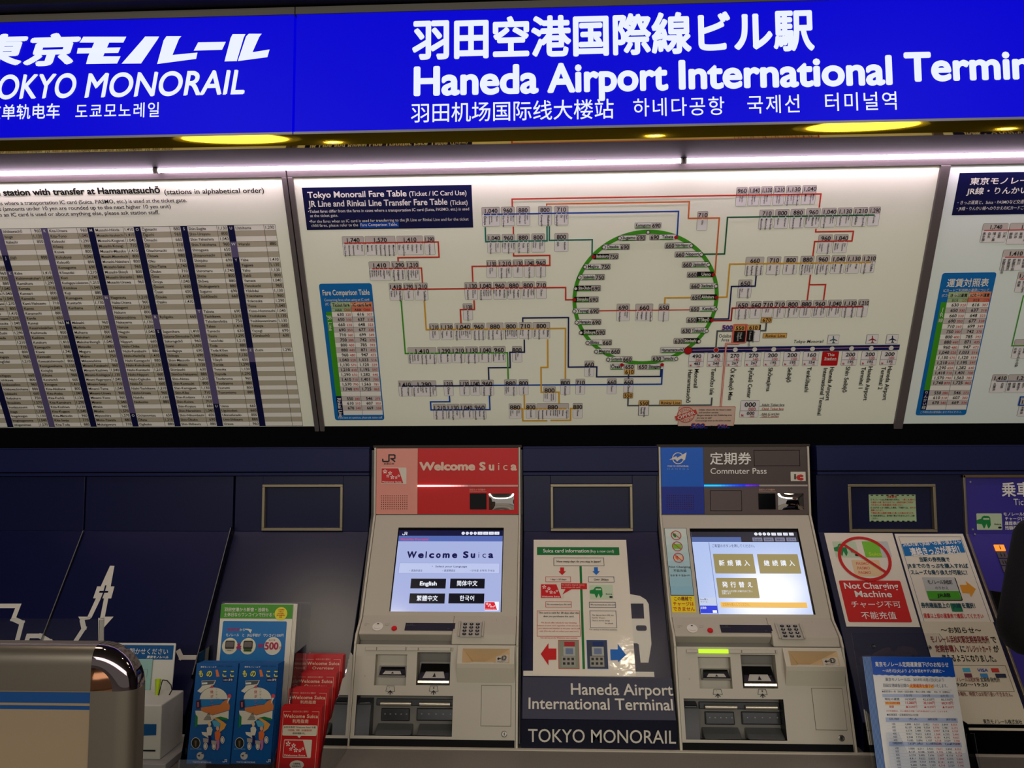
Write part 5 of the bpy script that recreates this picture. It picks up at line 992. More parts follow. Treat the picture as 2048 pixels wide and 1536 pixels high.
        s.add(vs+[LP.w(a+t_, c_+h_*.12, e0), LP.w(b-t_, c_+h_*.12, e0)], [(0, 1, 2, 3), (4, 5, 1, 0), (0, 3, 4), (1, 5, 2)], blk); s.build('slot_mouth', so_)
        s = MB(); s.slab(LP, [(a+.001, c_), (b-.001, c_), (b-.001, c_+h_*.13), (a+.001, c_+h_*.13)], lip+.004, mat('slot_chrome', (190, 180, 160), .22, metal=1) if silver else mat('slot_grey'), e0-.001); s.build('slot_lip', so_, bevel=.001)
        # pale printed guide lying on the mouth
        N_ = (vs[1]-vs[0]).cross(vs[3]-vs[0]).normalized()
        L2 = lambda fu, fv: vs[0]+(vs[1]-vs[0])*fu+(vs[3]-vs[0])*fv+N_*.0006
        s = MB(); s.add([L2(.12, .14), L2(.86, .14), L2(.78, .52), L2(.2, .52)], [(0, 1, 2, 3)], mat('guide_plate', (178, 174, 162), .3))
        L3 = lambda fu, fv: L2(fu, fv)+N_*.0005
        s.add([L3(.44, .2), L3(.5, .44), L3(.56, .2)], [(0, 1, 2)], ink(BK)); s.build('guide_plate', so_)
    slot('card_slot', 757, 811, 1331, 1354, .016, .026)
    slot('banknote_slot', 836, 899, 1322, 1367, .032, .043, True)
    # icons under the slots
    I = Ink(LP)
    for px, py in ((781, 1378), (867.5, 1378)):
        u, v = F(px, py); I.linel(BK, [(u-.0135, v-.006), (u-.010, v+.0085), (u+.010, v+.0085), (u+.0135, v-.006), (u-.0135, v-.006)], .0011, 3)
        I.poly(BK, [(u, v-.003), (u-.0085, v-.012), (u-.0055, v-.012), (u, v-.0075), (u+.0055, v-.012), (u+.0085, v-.012)], 4, False); I.rectl(BK, u-.0014, v-.0155, u+.0014, v-.004, 4)
        if px > 800: I.tl(BK, '¥', u, v, .006, align='c', bold=B1, ly=4)
        else: I.rectl(BK, u-.004, v+.003, u-.002, v+.0042, 4)
        I.build('insert_icon', e); I = Ink(LP)
    # access door line, coin notice
    (a, d), (b, c_) = F(962, 1370), F(1023, 1453); a = F(962, 1410)[0]; b = F(1022.5, 1410)[0]; jt = mat('joint_dark', (96, 90, 80), .6)
    MB().slab(LP, [(a, c_), (b, c_), (b, d), (a, d)], .0003, jt).build('door_joint', e); dr_ = 0.0011; MB().slab(LP, [(a+dr_, c_+dr_), (b-dr_, c_+dr_), (b-dr_, d-dr_), (a+dr_, d-dr_)], .0022, beige_m).build('access_door', e, bevel=.0008)
    u, v = F(730, 1352); I.linel(GY, [(u-.002, v), (u, v+.002), (u+.002, v), (u, v-.002), (u-.002, v)], .0005, 2)
    I.build('body_print', e)
    # output bay: rounded grey cheek, two silver bars, black mouths, catch tray
    cheek = MB(); ux0, ux1 = xb0, F(747, 1430)[0]; vv1, vv0 = v_b1, v_b0; pr = []
    for k in range(9):
        a_ = k/8; vv = vv0+(vv1-vv0)*a_; dep = .012*a_**2+.006 if a_ < .75 else .012*a_**2+.006+.06*((a_-.75)/.25)**2; p = LP.w(0, vv, -dep); pr.append((p.y, p.z))
    p = LP.w(0, vv1, -.074); q = LP.w(0, vv0, -.074); pr += [(p.y, p.z), (q.y, q.z)]
    cheek.prism(pr, ux0, ux0+(ux1-ux0)*.78, grey_d); cheek.build('tray_cheek', e, smooth=True)
    vb_ = F(730, 1413)[1]; MB().slab(LP, [(ux0+.004, vb_-.011), (ux0+(ux1-ux0)*.76, vb_-.011), (ux0+(ux1-ux0)*.76, vb_+.012), (ux0+.004, vb_+.012)], .010, black_g, -.028).build('sensor_window', e, bevel=.002)
    for p0, p1 in ((757, 819), (836, 898)):
        a, b = F(p0, 1408)[0], F(p1, 1408)[0]; c0 = F(800, 1408)[1]
        MB().tube([LP.w(a, c0, -.032), LP.w(b, c0, -.032)], .0065, mat('bar_silver', (206, 196, 176), .28, metal=.7), 14).build('guide_bar', e, smooth=True)
    a, b = F(747, 1408)[0], F(905, 1408)[0]; MB().slab(LP, [(a, c0-.006), (b, c0-.006), (b, c0+.014), (a, c0+.014)], .012, cdk, -.055).build('bar_carrier', e, bevel=.002)
    for p0, p1, nm in ((757, 813, 'ticket_outlet'), (829, 905, 'change_outlet')):
        (a, d), (b, c_) = F(p0, 1417), F(p1, 1444); o_ = MB().slab(LP, [(a, c_), (b, c_), (b, d), (a, d)], .014, mat('slot_grey_dark', (26, 26, 28), .4), -.06).build(nm, e, bevel=.002)
        M = MB(); M.slab(LP, [(a+.003, c_+.004), (b-.003, c_+.004), (b-.003, d-.004), (a+.003, d-.004)], .002, mat('slot_black'), -.046)
        M.build('outlet_mouth', o_)
        M = MB()
        for k in range(5): xx = a+(b-a)*(.12+.19*k); M.slab(LP, [(xx, (c_+d)/2), (xx+.004, (c_+d)/2), (xx+.004, (c_+d)/2+.003), (xx, (c_+d)/2+.003)], .002, mat('glint_grey', (120, 120, 124), .3), -.044)
        M.build('shutter_tabs', o_)
    a0_, a1_ = F(747, 1460)[0], F(820, 1460)[0]; b0_, b1_ = F(832, 1460)[0], F(904, 1460)[0]; vt_ = F(800, 1449)[1]
    for p0, p1, nm in ((a0_, a1_, 'ticket_tray'), (b0_, b1_, 'change_tray')):
        M = MB(); f1, f0 = LP.w(0, vt_, -.058), LP.w(0, v_b0+.001, -.012); g0 = LP.w(0, v_b0+.001, -.074)
        M.prism([(f1.y, f1.z), (f0.y, f0.z), (g0.y, g0.z), (f1.y+.01, f1.z)], p0, p1, mat('tray_flap', (84, 86, 84), .3)); M.build(nm, e, bevel=.003)
    # coin tray: raised hood with a beige funnel
    hd = MB(); a, b = F(915, 1345)[0], F(1028.5, 1345)[0]; vH1 = F(1000, 1291.5)[1]; vH2 = F(1000, 1328)[1]; vH3 = F(1000, 1366)[1]
    w2 = lambda v_, l: (lambda p: (p.y, p.z))(LP.w(0, v_, l))
    # front of the hood around the funnel mouth, then its under-slope
    dh = .026
    HPn = Plane(*LP.w(0, vH2, dh)[1:], 0); p_t = LP.w(0, vH1, .006); p_b = LP.w(0, vH2, dh)
    th = math.degrees(math.atan2(p_t.y-p_b.y, p_t.z-p_b.z)); HC = Plane(p_b.y, p_b.z, -th); Lh = math.hypot(p_t.y-p_b.y, p_t.z-p_b.z)
    G_ = lambda px, py: (HC.at(px, py)[0]+dx, HC.at(px, py)[1])
    (ca, cd_), (cb, cc) = G_(925.5, 1297), G_(1019, 1326); cb -= .0
    fn = mat('funnel_beige', (202, 172, 128), .5)
    M = MB(); us = [a, ca, cb, b]; vs_ = [0, cc, cd_, Lh]
    for i in range(3):
        for j in range(3):
            if i == j == 1: continue
            M.add([HC.w(us[i], vs_[j]), HC.w(us[i+1], vs_[j]), HC.w(us[i+1], vs_[j+1]), HC.w(us[i], vs_[j+1])], [(0, 1, 2, 3)], bt)
    ap = [LP.w(x_, v_, l_) for x_ in (a, b) for v_, l_ in ((vH1, .006), (vH1, -.0), (vH3, .0), (vH2-.012, dh-.004), (vH2, dh))]
    M.add(ap, [(4, 3, 2, 1, 0), (5, 6, 7, 8, 9), (4, 9, 8, 3), (3, 8, 7, 2), (0, 5, 9, 4) if False else (0, 1, 6, 5)], bt)
    M.build('coin_hood', e)
    M = MB(); f = [HC.w(ca, cc), HC.w(cb, cc), HC.w(cb, cd_), HC.w(ca, cd_)]; mu = ca+(cb-ca)*.34; hw = (cb-ca)*.07; mv = cc+.002
    k = [HC.w(mu-hw, mv, -.035), HC.w(mu+hw, mv, -.035), HC.w(mu+hw, mv+.012, -.04), HC.w(mu-hw, mv+.012, -.04)]
    M.add(f+k, [(0, 4, 5, 1), (1, 5, 6, 2), (2, 6, 7, 3), (3, 7, 4, 0)], fn); M.add(k, [(0, 1, 2, 3)], mat('coin_hole', (70, 56, 34), .6)); M.build('coin_funnel', e)
    # coin notice on the right side of the funnel
    p = lambda a_, b_: f[1]*(1-a_)*(1-b_)+k[1]*a_*(1-b_)+f[2]*(1-a_)*b_+k[2]*a_*b_
    nn = (k[1]-f[1]).cross(f[2]-f[1]).normalized(); nn = nn if nn.y < 0 else -nn
    lu = (p(.02, .5)-p(.5, .5)); 
    class PP: pass
    CN = PP(); o0 = p(.5, .04)+nn*.0012; uu_ = (p(.03, .04)-p(.5, .04)); vv_ = (p(.5, .96)-p(.5, .04)); CN.w = lambda u, v, l=0: o0+uu_*u+vv_*v+nn*l
    Q = Ink(CN); Q.rectl(mat('coin_notice', (196, 188, 170), .4), 0, 0, 1, 1, 1)
    for r_ in (0, .1, .2): vs = []; [vs.extend([CN.w(.6+r_*.5+.13*cos(a_*pi/8), .62+.24*sin(a_*pi/8), .002), CN.w(.6+r_*.5+.155*cos(a_*pi/8), .62+.285*sin(a_*pi/8), .002)]) for a_ in range(16)]; Q.add(vs, [(2*i, 2*i+1, (2*i+3) % 32, (2*i+2) % 32) for i in range(16)], ink(BK))
    Q.poly(BK, [(.12, .62), (.27, .82), (.27, .68), (.42, .68), (.42, .56), (.27, .56), (.27, .42)], 4, False); Q.tl(BK, '¥', .6, .52, .2, .12, align='c', ly=5); Q.tl(BK, '硬貨は左に入れて', .5, .2, .12, .72, align='c', ly=4); Q.tl(BK, 'ください', .5, .05, .12, .5, align='c', ly=4)
    Q.build('coin_notice', e)
    # lock, black toe strip
    u, v = F(1008.5, 1468); M = MB(); n = 20; vs = []
    for rr, l in ((.0085, 0), (.0085, .003), (.0065, .0035), (.0065, .001), (0, .001)):
        for q in range(n): vs.append(LP.w(u+rr*cos(2*pi*q/n), v+rr*sin(2*pi*q/n), l))
    M.add(vs, [(y*n+q, y*n+(q+1) % n, (y+1)*n+(q+1) % n, (y+1)*n+q) for y in range(4) for q in range(n)], mat('lock_steel', (120, 116, 108), .3, metal=.9)); M.slab(LP, [(u-.0012, v-.004), (u+.0012, v-.004), (u+.0012, v+.004), (u-.0012, v+.004)], .001, ink(BK), .0012); M.build('lock', e, smooth=True)
    a, b = F(702, 1485)[0], F(1030.5, 1485)[0]
    v9 = F(800, 1478)[1]; MB().slab(LP, [(xl+.001, .002), (xr-.002, .002), (xr-.002, v9), (xl+.001, v9)], .002, mat('toe_black', (6, 6, 8), .7, spec=.15)).build('toe_strip', e)
    return e
P1 = lambda P, px: P.at(px, 960)[0]
machine(1); machine(2)
# ================================================================== purple ticket machine at the right edge
x0 = X(1930.5); x1 = 2.35
e = empty('ticket_machine', (1.85, 2.5, .69), 'purple ticket machine at the right edge with a column of passenger-count buttons', 'ticket machine')
pu = mat('purple_panel', (54, 44, 140), .3, spec=.5)
MB().box(x0, x1, 2.698, 2.77, 1.262, 1.4435, pu).build('header_panel', e)
MB().prism([(2.698, 1.262), (2.77, 1.262), (2.77, .69), (2.365, .69), (2.365, .75)], x0, x1, pu).build('sloping_panel', e, bevel=.002)
tr = MB(); al = mat('trim_steel', (150, 138, 124), .3, metal=.8)
tr.prism([(2.688, 1.4535), (2.77, 1.4535), (2.77, .687), (2.355, .687), (2.355, .752), (2.688, 1.262)], x0-.009, x0-.001, al); tr.build('left_trim', e, bevel=.0015)
MB().box(x0-.009, x1, 2.688, 2.77, 1.4445, 1.4535, mat('trim_bronze', (120, 100, 76), .35, metal=.6)).build('top_trim', e)
for px, py, P in ((1939.5, 963.6, HP), (1944.5, 1058.5, HP), (1948.5, 1069.5, SL)):
    u, v = P.at(px, py); l = .003 if P is HP else .004
    MB().tube([P.w(u, v, l-.002), P.w(u, v, l+.0015)], .003, alu, 10).build('screw', e)
I = Ink(Plane(2.6975, 1.267, 0))
u, v = I.L(2002.5, 993); hh = I.L(2002.5, 965)[1]-v; I.tl('white', '乗車券', u, v, hh, natw('乗車券')*(I.L(2031.5, 993)[0]-u)*1.03, bold=B2, res=4)
I.t('white', 'Tickets', 2026.5, 1010, 2074, 12.5)
for i, s_ in enumerate(('モノレールSuica', 'チャージ(ご入金)', '履歴表示・印字', '残額表示')):
    u, v = I.L((2005.5, 2009, 2009, 2009.5)[i], 1031.6+9.2*i); I.tl('white', s_, u, v, .0115, bold=B2)
blues(I, 1952.2, 1026.8, 2004.6, 1059.7, 2); I.build('header_lettering', e)
bl = mat('button_lit', (255, 150, 50), .4, emit=1.1); bo = mat('button_off', (92, 84, 88), .4)
for i in range(9):
    a, d = SL.at(1986.5+5.3*i, 1090+14.3*i); b = SL.at(2006.5+5.3*i, 1090+14.3*i)[0]; c = SL.at(1986.5+5.3*i, 1102.5+14.3*i)[1]
    o = MB().slab(SL, [(a, c), (b, c), (b, d), (a, d)], .004, bl if i == 0 else bo).build('count_button', e, 'lit orange button' if i == 0 else None, bevel=.001)
    I = Ink(Plane(*SL.w(0, 0, .0042)[1:], -33)); n = (1, 2, 3, 2, 2, 3, 3, 3, 3)[i]; w = b-a
    for k in range(n):
        cu = a+w*(k+1)/(n+1); h = d-c; cc = BK if not (i == 3 and k == 1) else 'red'
        I.rectl(cc, cu-w*.05, c+h*.2, cu+w*.05, c+h*.62, 1); I.poly(cc, [(cu+w*.05*cos(z*pi/4), c+h*.74+w*.05*sin(z*pi/4)) for z in range(8)], 1, False)
    I.build('passenger_icon', o)
# ================================================================== notices on the right-hand slope
paper = mat('notice_paper', (226, 218, 200), .35, spec=.4); lam = mat('laminated_paper', (226, 216, 196), .3, spec=.5, coat=.8, bump=.35, nscale=30)
def poster(name, label, tl, tr, bl_, br, m, lift=.0008, P=SL, th=.0008):
    (u0, v1), (u1, _), (_, v0) = P.at(*tl), P.at(*tr), P.at(*bl_)
    M = MB(); M.slab(P, [(u0, v0), (u1, v0), (u1, v1), (u0, v1)], th, m, lift); e = empty(name, P.w((u0+u1)/2, v0, lift), label, 'notice')
    M.build('sheet', e); I = Ink(Plane(*P.w(0, 0, lift+th)[1:], math.degrees(math.atan2(-P.v.y, P.v.z))))
    return e, I, u0, u1, v0, v1
e, I, u0, u1, v0, v1 = poster('notice_poster', 'white poster with red prohibition ring and red block reading Not Charging Machine', (1648, 1066.3), (1784.5, 1067), (1687.3, 1253.4), (1835, 1254.9), paper)
blues(I, 1664, 1083, 1719, 1115, 1)
(a, d), (b, c) = I.L(1723, 1083), I.L(1782, 1115); b = a+.083; I.rectl(mat('card_silver', (186, 192, 186), .4), a, c, b, d, 1, .003); I.rectl(mat('card_lime', (120, 190, 50), .4), a, c, a+.052, d, 2); I.tl(mat('card_lime2', (190, 214, 60), .4), 'Suica', a+.012, c+.006, .011, .04, bold=B2, ly=3)
(a2, d2) = I.L(1702, 1120); c2 = I.L(1702, 1152.5)[1]; I.rectl(mat('card_peach', (216, 206, 160), .4), a2, c2, a2+.088, d2, 1, .003)
for i in range(3): I.tl(mat('card_red2', (206, 110, 96), .4), 'PASMO', a2+.012, d2-.017-.0155*i, .009, .04, bold=B2, ital=.1, ly=2)
cu, cv = (u0+u1)/2-.002, I.L(1720, 1115)[1]-.002; cv = (d+c2)/2-.0; r0, r1 = .073, .083
vs = []
for n in range(40):
    t = 2*pi*n/40
    for r in (r0, r1): vs.append(I.P.w(cu+r*cos(t), cv+r*sin(t)*.93, .0025))
I.add(vs, [(2*n, 2*n+1, (2*n+3) % 80, (2*n+2) % 80) for n in range(40)], ink('red')); I.linel('red', [(cu-.057, cv+.05), (cu+.057, cv-.05)], .009, 6)
(a, d), (b, c) = I.L(1677, 1161), I.L(1824.5, 1245); I.rectl('red', a, c, b, d, 1, .005); w = b-a; h = d-c; cu = (a+b)/2
for s_, y, hh, ww, bb in (('Not Charging', .205, .145, .88, .014), ('Machine', .405, .145, .60, .014), ('チャージ不可', .66, .155, .8, .006), ('不能充值', .93, .17, .56, .006)): I.tl('white', s_, cu, d-h*y, h*hh, w*ww, bold=bb, align='c', ly=3, res=4)
I.build('print', e)
e, I, u0, u1, v0, v1 = poster('notice_poster', 'white poster with blue banner, ticket drawing and orange arrow', (1788.6, 1067.9), (1925.4, 1068.6), (1843.8, 1243.4), (1986, 1246), paper)
pb = mat('poster_blue', (10, 110, 176), .4); tk = mat('poster_teal', (16, 66, 84), .4); w = u1-u0; h = v1-v0; q = lambda a, b: (u0+a*w, v1-b*h)
I.framel(mat('poster_line', (30, 70, 120), .4), u0+w*.045, v0-.02, u1-w*.045, v1-h*.035, .0011, 1)
I.poly(pb, [q(.055, .125), q(.94, .075), q(.94, .225), q(.055, .27)], 2, False)
a = q(.07, .145); I.tl('white', '浜松町駅でJR線へお乗り換えなら', a[0], a[1]-.004, .0175, w*.86, bold=B2, rot=3.4, ly=4)
a = q(.15, .255); I.tl('white', '連絡きっぷが便利！', a[0], a[1]-.004, .027, w*.78, bold=.03, rot=3.4, ly=4)
for s_, y, x_, ww in (('当駅の券売機で', .335, .46, .44), ('JRまでのきっぷを購入すれば', .41, .48, .86), ('スムーズな乗り換えが可能に！', .485, .48, .84)): p = q(x_, y); I.tl(tk, s_, p[0], p[1], .0155, w*ww, bold=.03, align='c', ly=3)
a, b = q(.2, .515), q(.66, .765); I.rectl(BK, a[0]+.001, b[1]-.003, b[0]+.003, a[1], 2, .004); I.rectl(mat('ticket_grey', (186, 188, 186), .4), a[0], b[1], b[0], a[1], 3, .003); I.rectl(GR, a[0]+.001, b[1]+.001, b[0]-.001, b[1]+(a[1]-b[1])*.38, 4)
cu = (a[0]+b[0])/2; hh = a[1]-b[1]; I.tl(BK, 'モノレール浜松町', cu, a[1]-hh*.32, hh*.19, (b[0]-a[0])*.76, bold=B2, align='c', ly=6); I.tl(BK, 'のりかえ', cu, a[1]-hh*.56, hh*.14, (b[0]-a[0])*.42, align='c', ly=6); I.tl(BK, 'JR線', cu, a[1]-hh*.9, hh*.18, (b[0]-a[0])*.4, bold=B2, align='c', ly=7)
I.poly(mat('arrow_amber', (222, 150, 40), .4), [q(.70, .60), q(.80, .60), q(.80, .555), q(.905, .645), q(.80, .735), q(.80, .69), q(.70, .69)], 2, False)
p = q(.47, .855); I.tl(tk, '券売機画面上の', p[0]-w*.40, p[1], .0165, w*.40, bold=.03, ly=3); a = q(.475, .805); I.rectl(mat('poster_green', (20, 120, 80), .4), a[0], a[1]-.026, a[0]+w*.15, a[1], 3); I.tl(tk, 'JR線', a[0]+.005, p[1], .0155, w*.12, bold=B2, ly=5); I.tl(tk, 'を選択！', a[0]+w*.155, p[1], .0165, w*.22, bold=.03, ly=3)
p = q(.47, .965); I.tl('red', '運賃は上部の運賃表で確認してください', p[0], p[1], .0145, w*.82, bold=.02, align='c', ly=3); I.build('print', e)
e, I, u0, u1, v0, v1 = poster('notice_poster', 'cream notice with maroon text and payment-card logos, partly behind the leaflet holder', (1840, 1243.5), (1985.5, 1246.5), (1900, 1460.5), (2048, 1463), mat('cream_paper', (214, 204, 178), .4), .0025)
w = u1-u0; h = v1-v0; q = lambda a, b: (u0+a*w, v1-b*h); mr = mat('ink_maroon', (150, 24, 34), .4)
p = q(.52, .115); I.tl(BK, '～お知らせ～', p[0], p[1], .018, w*.56, bold=B2, align='c', ly=2)
for y, pr in ((.21, (('モノレール浜松町駅定期券発売所', mr, .06, .86), ('で', BK, .88, .96))), (.30, (('定期券購入', mr, .09, .4), ('に', BK, .42, .5), ('クレジットカード', mr, .51, .85), ('が', BK, .87, .95))), (.39, (('使えるようになりました。', BK, .14, .9),))):
    for s_, c, a, b in pr: p = q(a, y); I.tl(c, s_, p[0], p[1], .0205, w*(b-a), bold=.025, ly=2)
I.framel(BK, *q(.05, .66), *q(.96, .42), .001, 1)
for x_, y, c in ((.42, .465, (70, 170, 200)), (.80, .465, (200, 60, 50)), (.42, .515, (110, 50, 70)), (.63, .515, (60, 130, 180)), (.85, .515, (40, 50, 70))):
    a = q(x_-.05-(.02 if x_ > .84 else 0), y-.017); b = q(x_+.05+(.02 if x_ > .84 else 0), y+.02); I.rectl(hexmat(c), a[0], b[1], b[0], a[1], 2)
p = q(.63, .48); I.tl(BL, 'VISA', p[0], p[1], .0085, w*.14, bold=.03, ital=.2, align='c', ly=2)
for s_, y, c, ww, x_ in (('モノレール浜松町駅', .575, mr, .35, .2), ('定期券発売所', .575, BK, .26, .56), ('9:00～19:30', .62, BK, .42, .22), ('その他の場所、時間ではお取り扱いできません。', .705, mr, .86, .08), ('東京モノレール株式会社', .945, BK, .5, .42)): p = q(x_, y); I.tl(c, s_, p[0], p[1], .0125, w*ww, bold=B1, ly=2)
I.build('print', e)
# laminated card-information sheet on the middle slope
e, I, u0, u1, v0, v1 = poster('information_sheet', 'laminated sheet headed Suica card information with red and blue arrows', (1067.3, 1080), (1252, 1078.3), (1066.3, 1350.7), (1272.1, 1354.7), lam)
dg = mat('sheet_green', (24, 112, 52), .35); ab = mat('sheet_blue', (30, 104, 184), .35); Pz = lambda x, y: (1030+x/4.956, 1050+y/4.956)
def fr_(c, x0, y0, x1, y1): a = Pz(x0, y0); b = Pz(x1, y1); I.frame(c, a[0], a[1], b[0], b[1], .8, 3)
def tx(c, s_, x0, x1, y, h, **k): a = Pz(x0, y); b = Pz(x1, y); I.t(c, s_, a[0], a[1], b[0], h/4.956, ly=5, **k)
a, b = Pz(218, 220), Pz(1041, 300); I.rect(dg, a[0], a[1], b[0]-1, b[1], 2); tx('white', 'Suica card information', 278, 735, 275, 34, bold=.012, res=3); tx('white', '(Buy a new card)', 738, 982, 275, 26)
fr_(BK, 383, 325, 885, 408); tx(BK, 'How many days do you stay in Japan?', 412, 852, 373, 20, bold=B1)
I.line(dg, [Pz(650, 408), Pz(682, 1428)], 4.6, 1); b0 = I.L(*Pz(650, 408)); 
def arr(c, pts): I.poly(c, [Pz(*p) for p in pts], 3)
arr(ink('red'), [(448, 422), (486, 422), (486, 460), (506, 460), (468, 498), (430, 462), (448, 460)]); arr(ab, [(782, 420), (820, 420), (822, 460), (842, 460), (805, 497), (766, 460), (784, 460)])
fr_('red', 303, 512, 553, 568); tx(BK, '1day～27days', 348, 510, 550, 19, bold=B1); fr_(NV, 725, 512, 985, 570); tx(BK, 'Over 28days', 780, 928, 552, 19, bold=B1)
a, b = Pz(252, 582), Pz(488, 732); card_art(I, a[0], a[1], b[0], b[1], 2); a, b = Pz(738, 594), Pz(975, 736); blues(I, a[0], a[1], b[0], b[1], 2)
arr(ink('red'), [(455, 578), (712, 580), (714, 638), (560, 638), (470, 690), (500, 638), (456, 636)]); tx(hexmat((236, 180, 170)), 'No need to deposit money', 460, 690, 603, 16); tx(hexmat((236, 180, 170)), 'to purchase this card!', 460, 648, 627, 16)
fr_('red', 303, 760, 562, 820); tx(BK, 'We recommend you this card', 314, 552, 796, 15, bold=.006); fr_(NV, 733, 764, 1000, 823); tx(BK, 'We recommend you this card', 748, 992, 799, 15, bold=.006)
fr_('red', 218, 848, 650, 1108); tx(BK, 'This card is valid for 28 days after the', 232, 632, 880, 17, bold=B1); tx(BK, 'date you purchease the card.', 280, 586, 915, 17, bold=B1)
for i, (s_, a_, b_) in enumerate((('We do not offer refunds for any remaining', 258, 610), ('balance on your card, regardless of the amount in', 224, 646), ('your balance and whether or not your card is still', 230, 642), ('valid. (We also will not collect your used card.)', 240, 632))): tx('red', s_, a_, b_, 977+28*i, 14)
fr_(NV, 740, 850, 1012, 1023)
for i, (s_, a_, b_) in enumerate((('The deposit fee is 500 yen.', 762, 980), ('Valid for 10 years.', 762, 896), ('There is service charge', 762, 940), ('for refunds.', 892, 976))): tx(BK, s_, a_, b_, 902+27*i, 13)
tx(BK, 'You can buy at the blue machines.', 735, 1016, 1045, 14); tx(ink('red'), 'You can buy at the Welcome Suica machine.', 250, 622, 1127, 14)
arr(ink('red'), [(332, 1172), (332, 1226), (410, 1226), (410, 1336), (332, 1338), (332, 1393), (255, 1280)]); arr(ab, [(944, 1234), (1018, 1234), (1018, 1180), (1100, 1288), (1022, 1362), (1020, 1340), (948, 1342)])
for (x0_, x1_, c, hd) in ((428, 648, ink('red'), (170, 40, 44)), (708, 934, ab, (30, 50, 100))):
    a, b = Pz(x0_, 1140), Pz(x1_-8, 1428); I.rect(c, a[0], a[1], b[0], b[1], 2); I.rect(hexmat((136, 140, 118) if c is not ab else (60, 66, 80)), a[0]+.9, a[1]+.9, b[0]-.9, b[1]-.9, 3)
    W4 = b[0]-a[0]; I.rect(hexmat(hd), a[0]+W4*.28, a[1]+4, a[0]+W4*.78, a[1]+13, 4); I.rect(hexmat((170, 172, 160)), a[0]+W4*.24, a[1]+14, a[0]+W4*.8, a[1]+32, 4); I.rect(hexmat((110, 124, 150)), a[0]+W4*.34, a[1]+17, a[0]+W4*.7, a[1]+29, 5)
    I.rect(hexmat((152, 150, 136)), a[0]+W4*.16, a[1]+33, a[0]+W4*.82, a[1]+54, 4)
    for k in range(3):
        for j in range(2): I.rect(hexmat((44, 44, 42)), a[0]+W4*(.22+.2*k), a[1]+36+9*j, a[0]+W4*(.34+.2*k), a[1]+41+9*j, 5)
I.build('print', e)
# ================================================================== leaflet holders
ac = clear('acrylic_clear'); ace = clear('acrylic_edge', (.8, .84, .86), .1)
def plates(e, polys, name='acrylic_wall'):
    for pts in polys:                      # quads with a small thickness
        p = [Vector(q) for q in pts]; n = (p[1]-p[0]).cross(p[-1]-p[0]).normalized()*.0022; k = len(p)
        vs = p+[q+n for q in p]; M = MB(); M.add(vs, [tuple(range(k-1, -1, -1)), tuple(range(k, 2*k))]+[(i, (i+1) % k, k+(i+1) % k, k+i) for i in range(k)], ac); M.build(name, e)
def leaf_stack(name, label, P, u0, v0, u1, v1, n, dt, draw, edge, face, step=(0, 0), group=None, backlabel=None, cat='leaflet'):
    """front leaflet with its print, then plain copies behind it"""
    E0 = empty(name, P.w((u0+u1)/2, v0), label, cat); M = MB(); M.slab(P, [(u0, v0), (u1, v0), (u1, v1), (u0, v1)], dt*.8, face, 0); M.build('cover', E0)
    I = Ink(Plane(*P.w(0, 0, dt*.8)[1:], math.degrees(math.atan2(-P.v.y, P.v.z)))); draw(I); I.build('print', E0)
    M = MB(); M.slab(P, [(u0, v0), (u1, v0), (u1, v1), (u0, v1)], dt*.82, edge, -dt); f = M.build(name); tag(f, backlabel, cat, group)
    for k in range(1, n):
        c = f.copy(); COL.objects.link(c); c.location = f.location-P.n*dt*k+P.u*step[0]*k+P.v*(step[1]*k+random.uniform(-.0006, .0006))
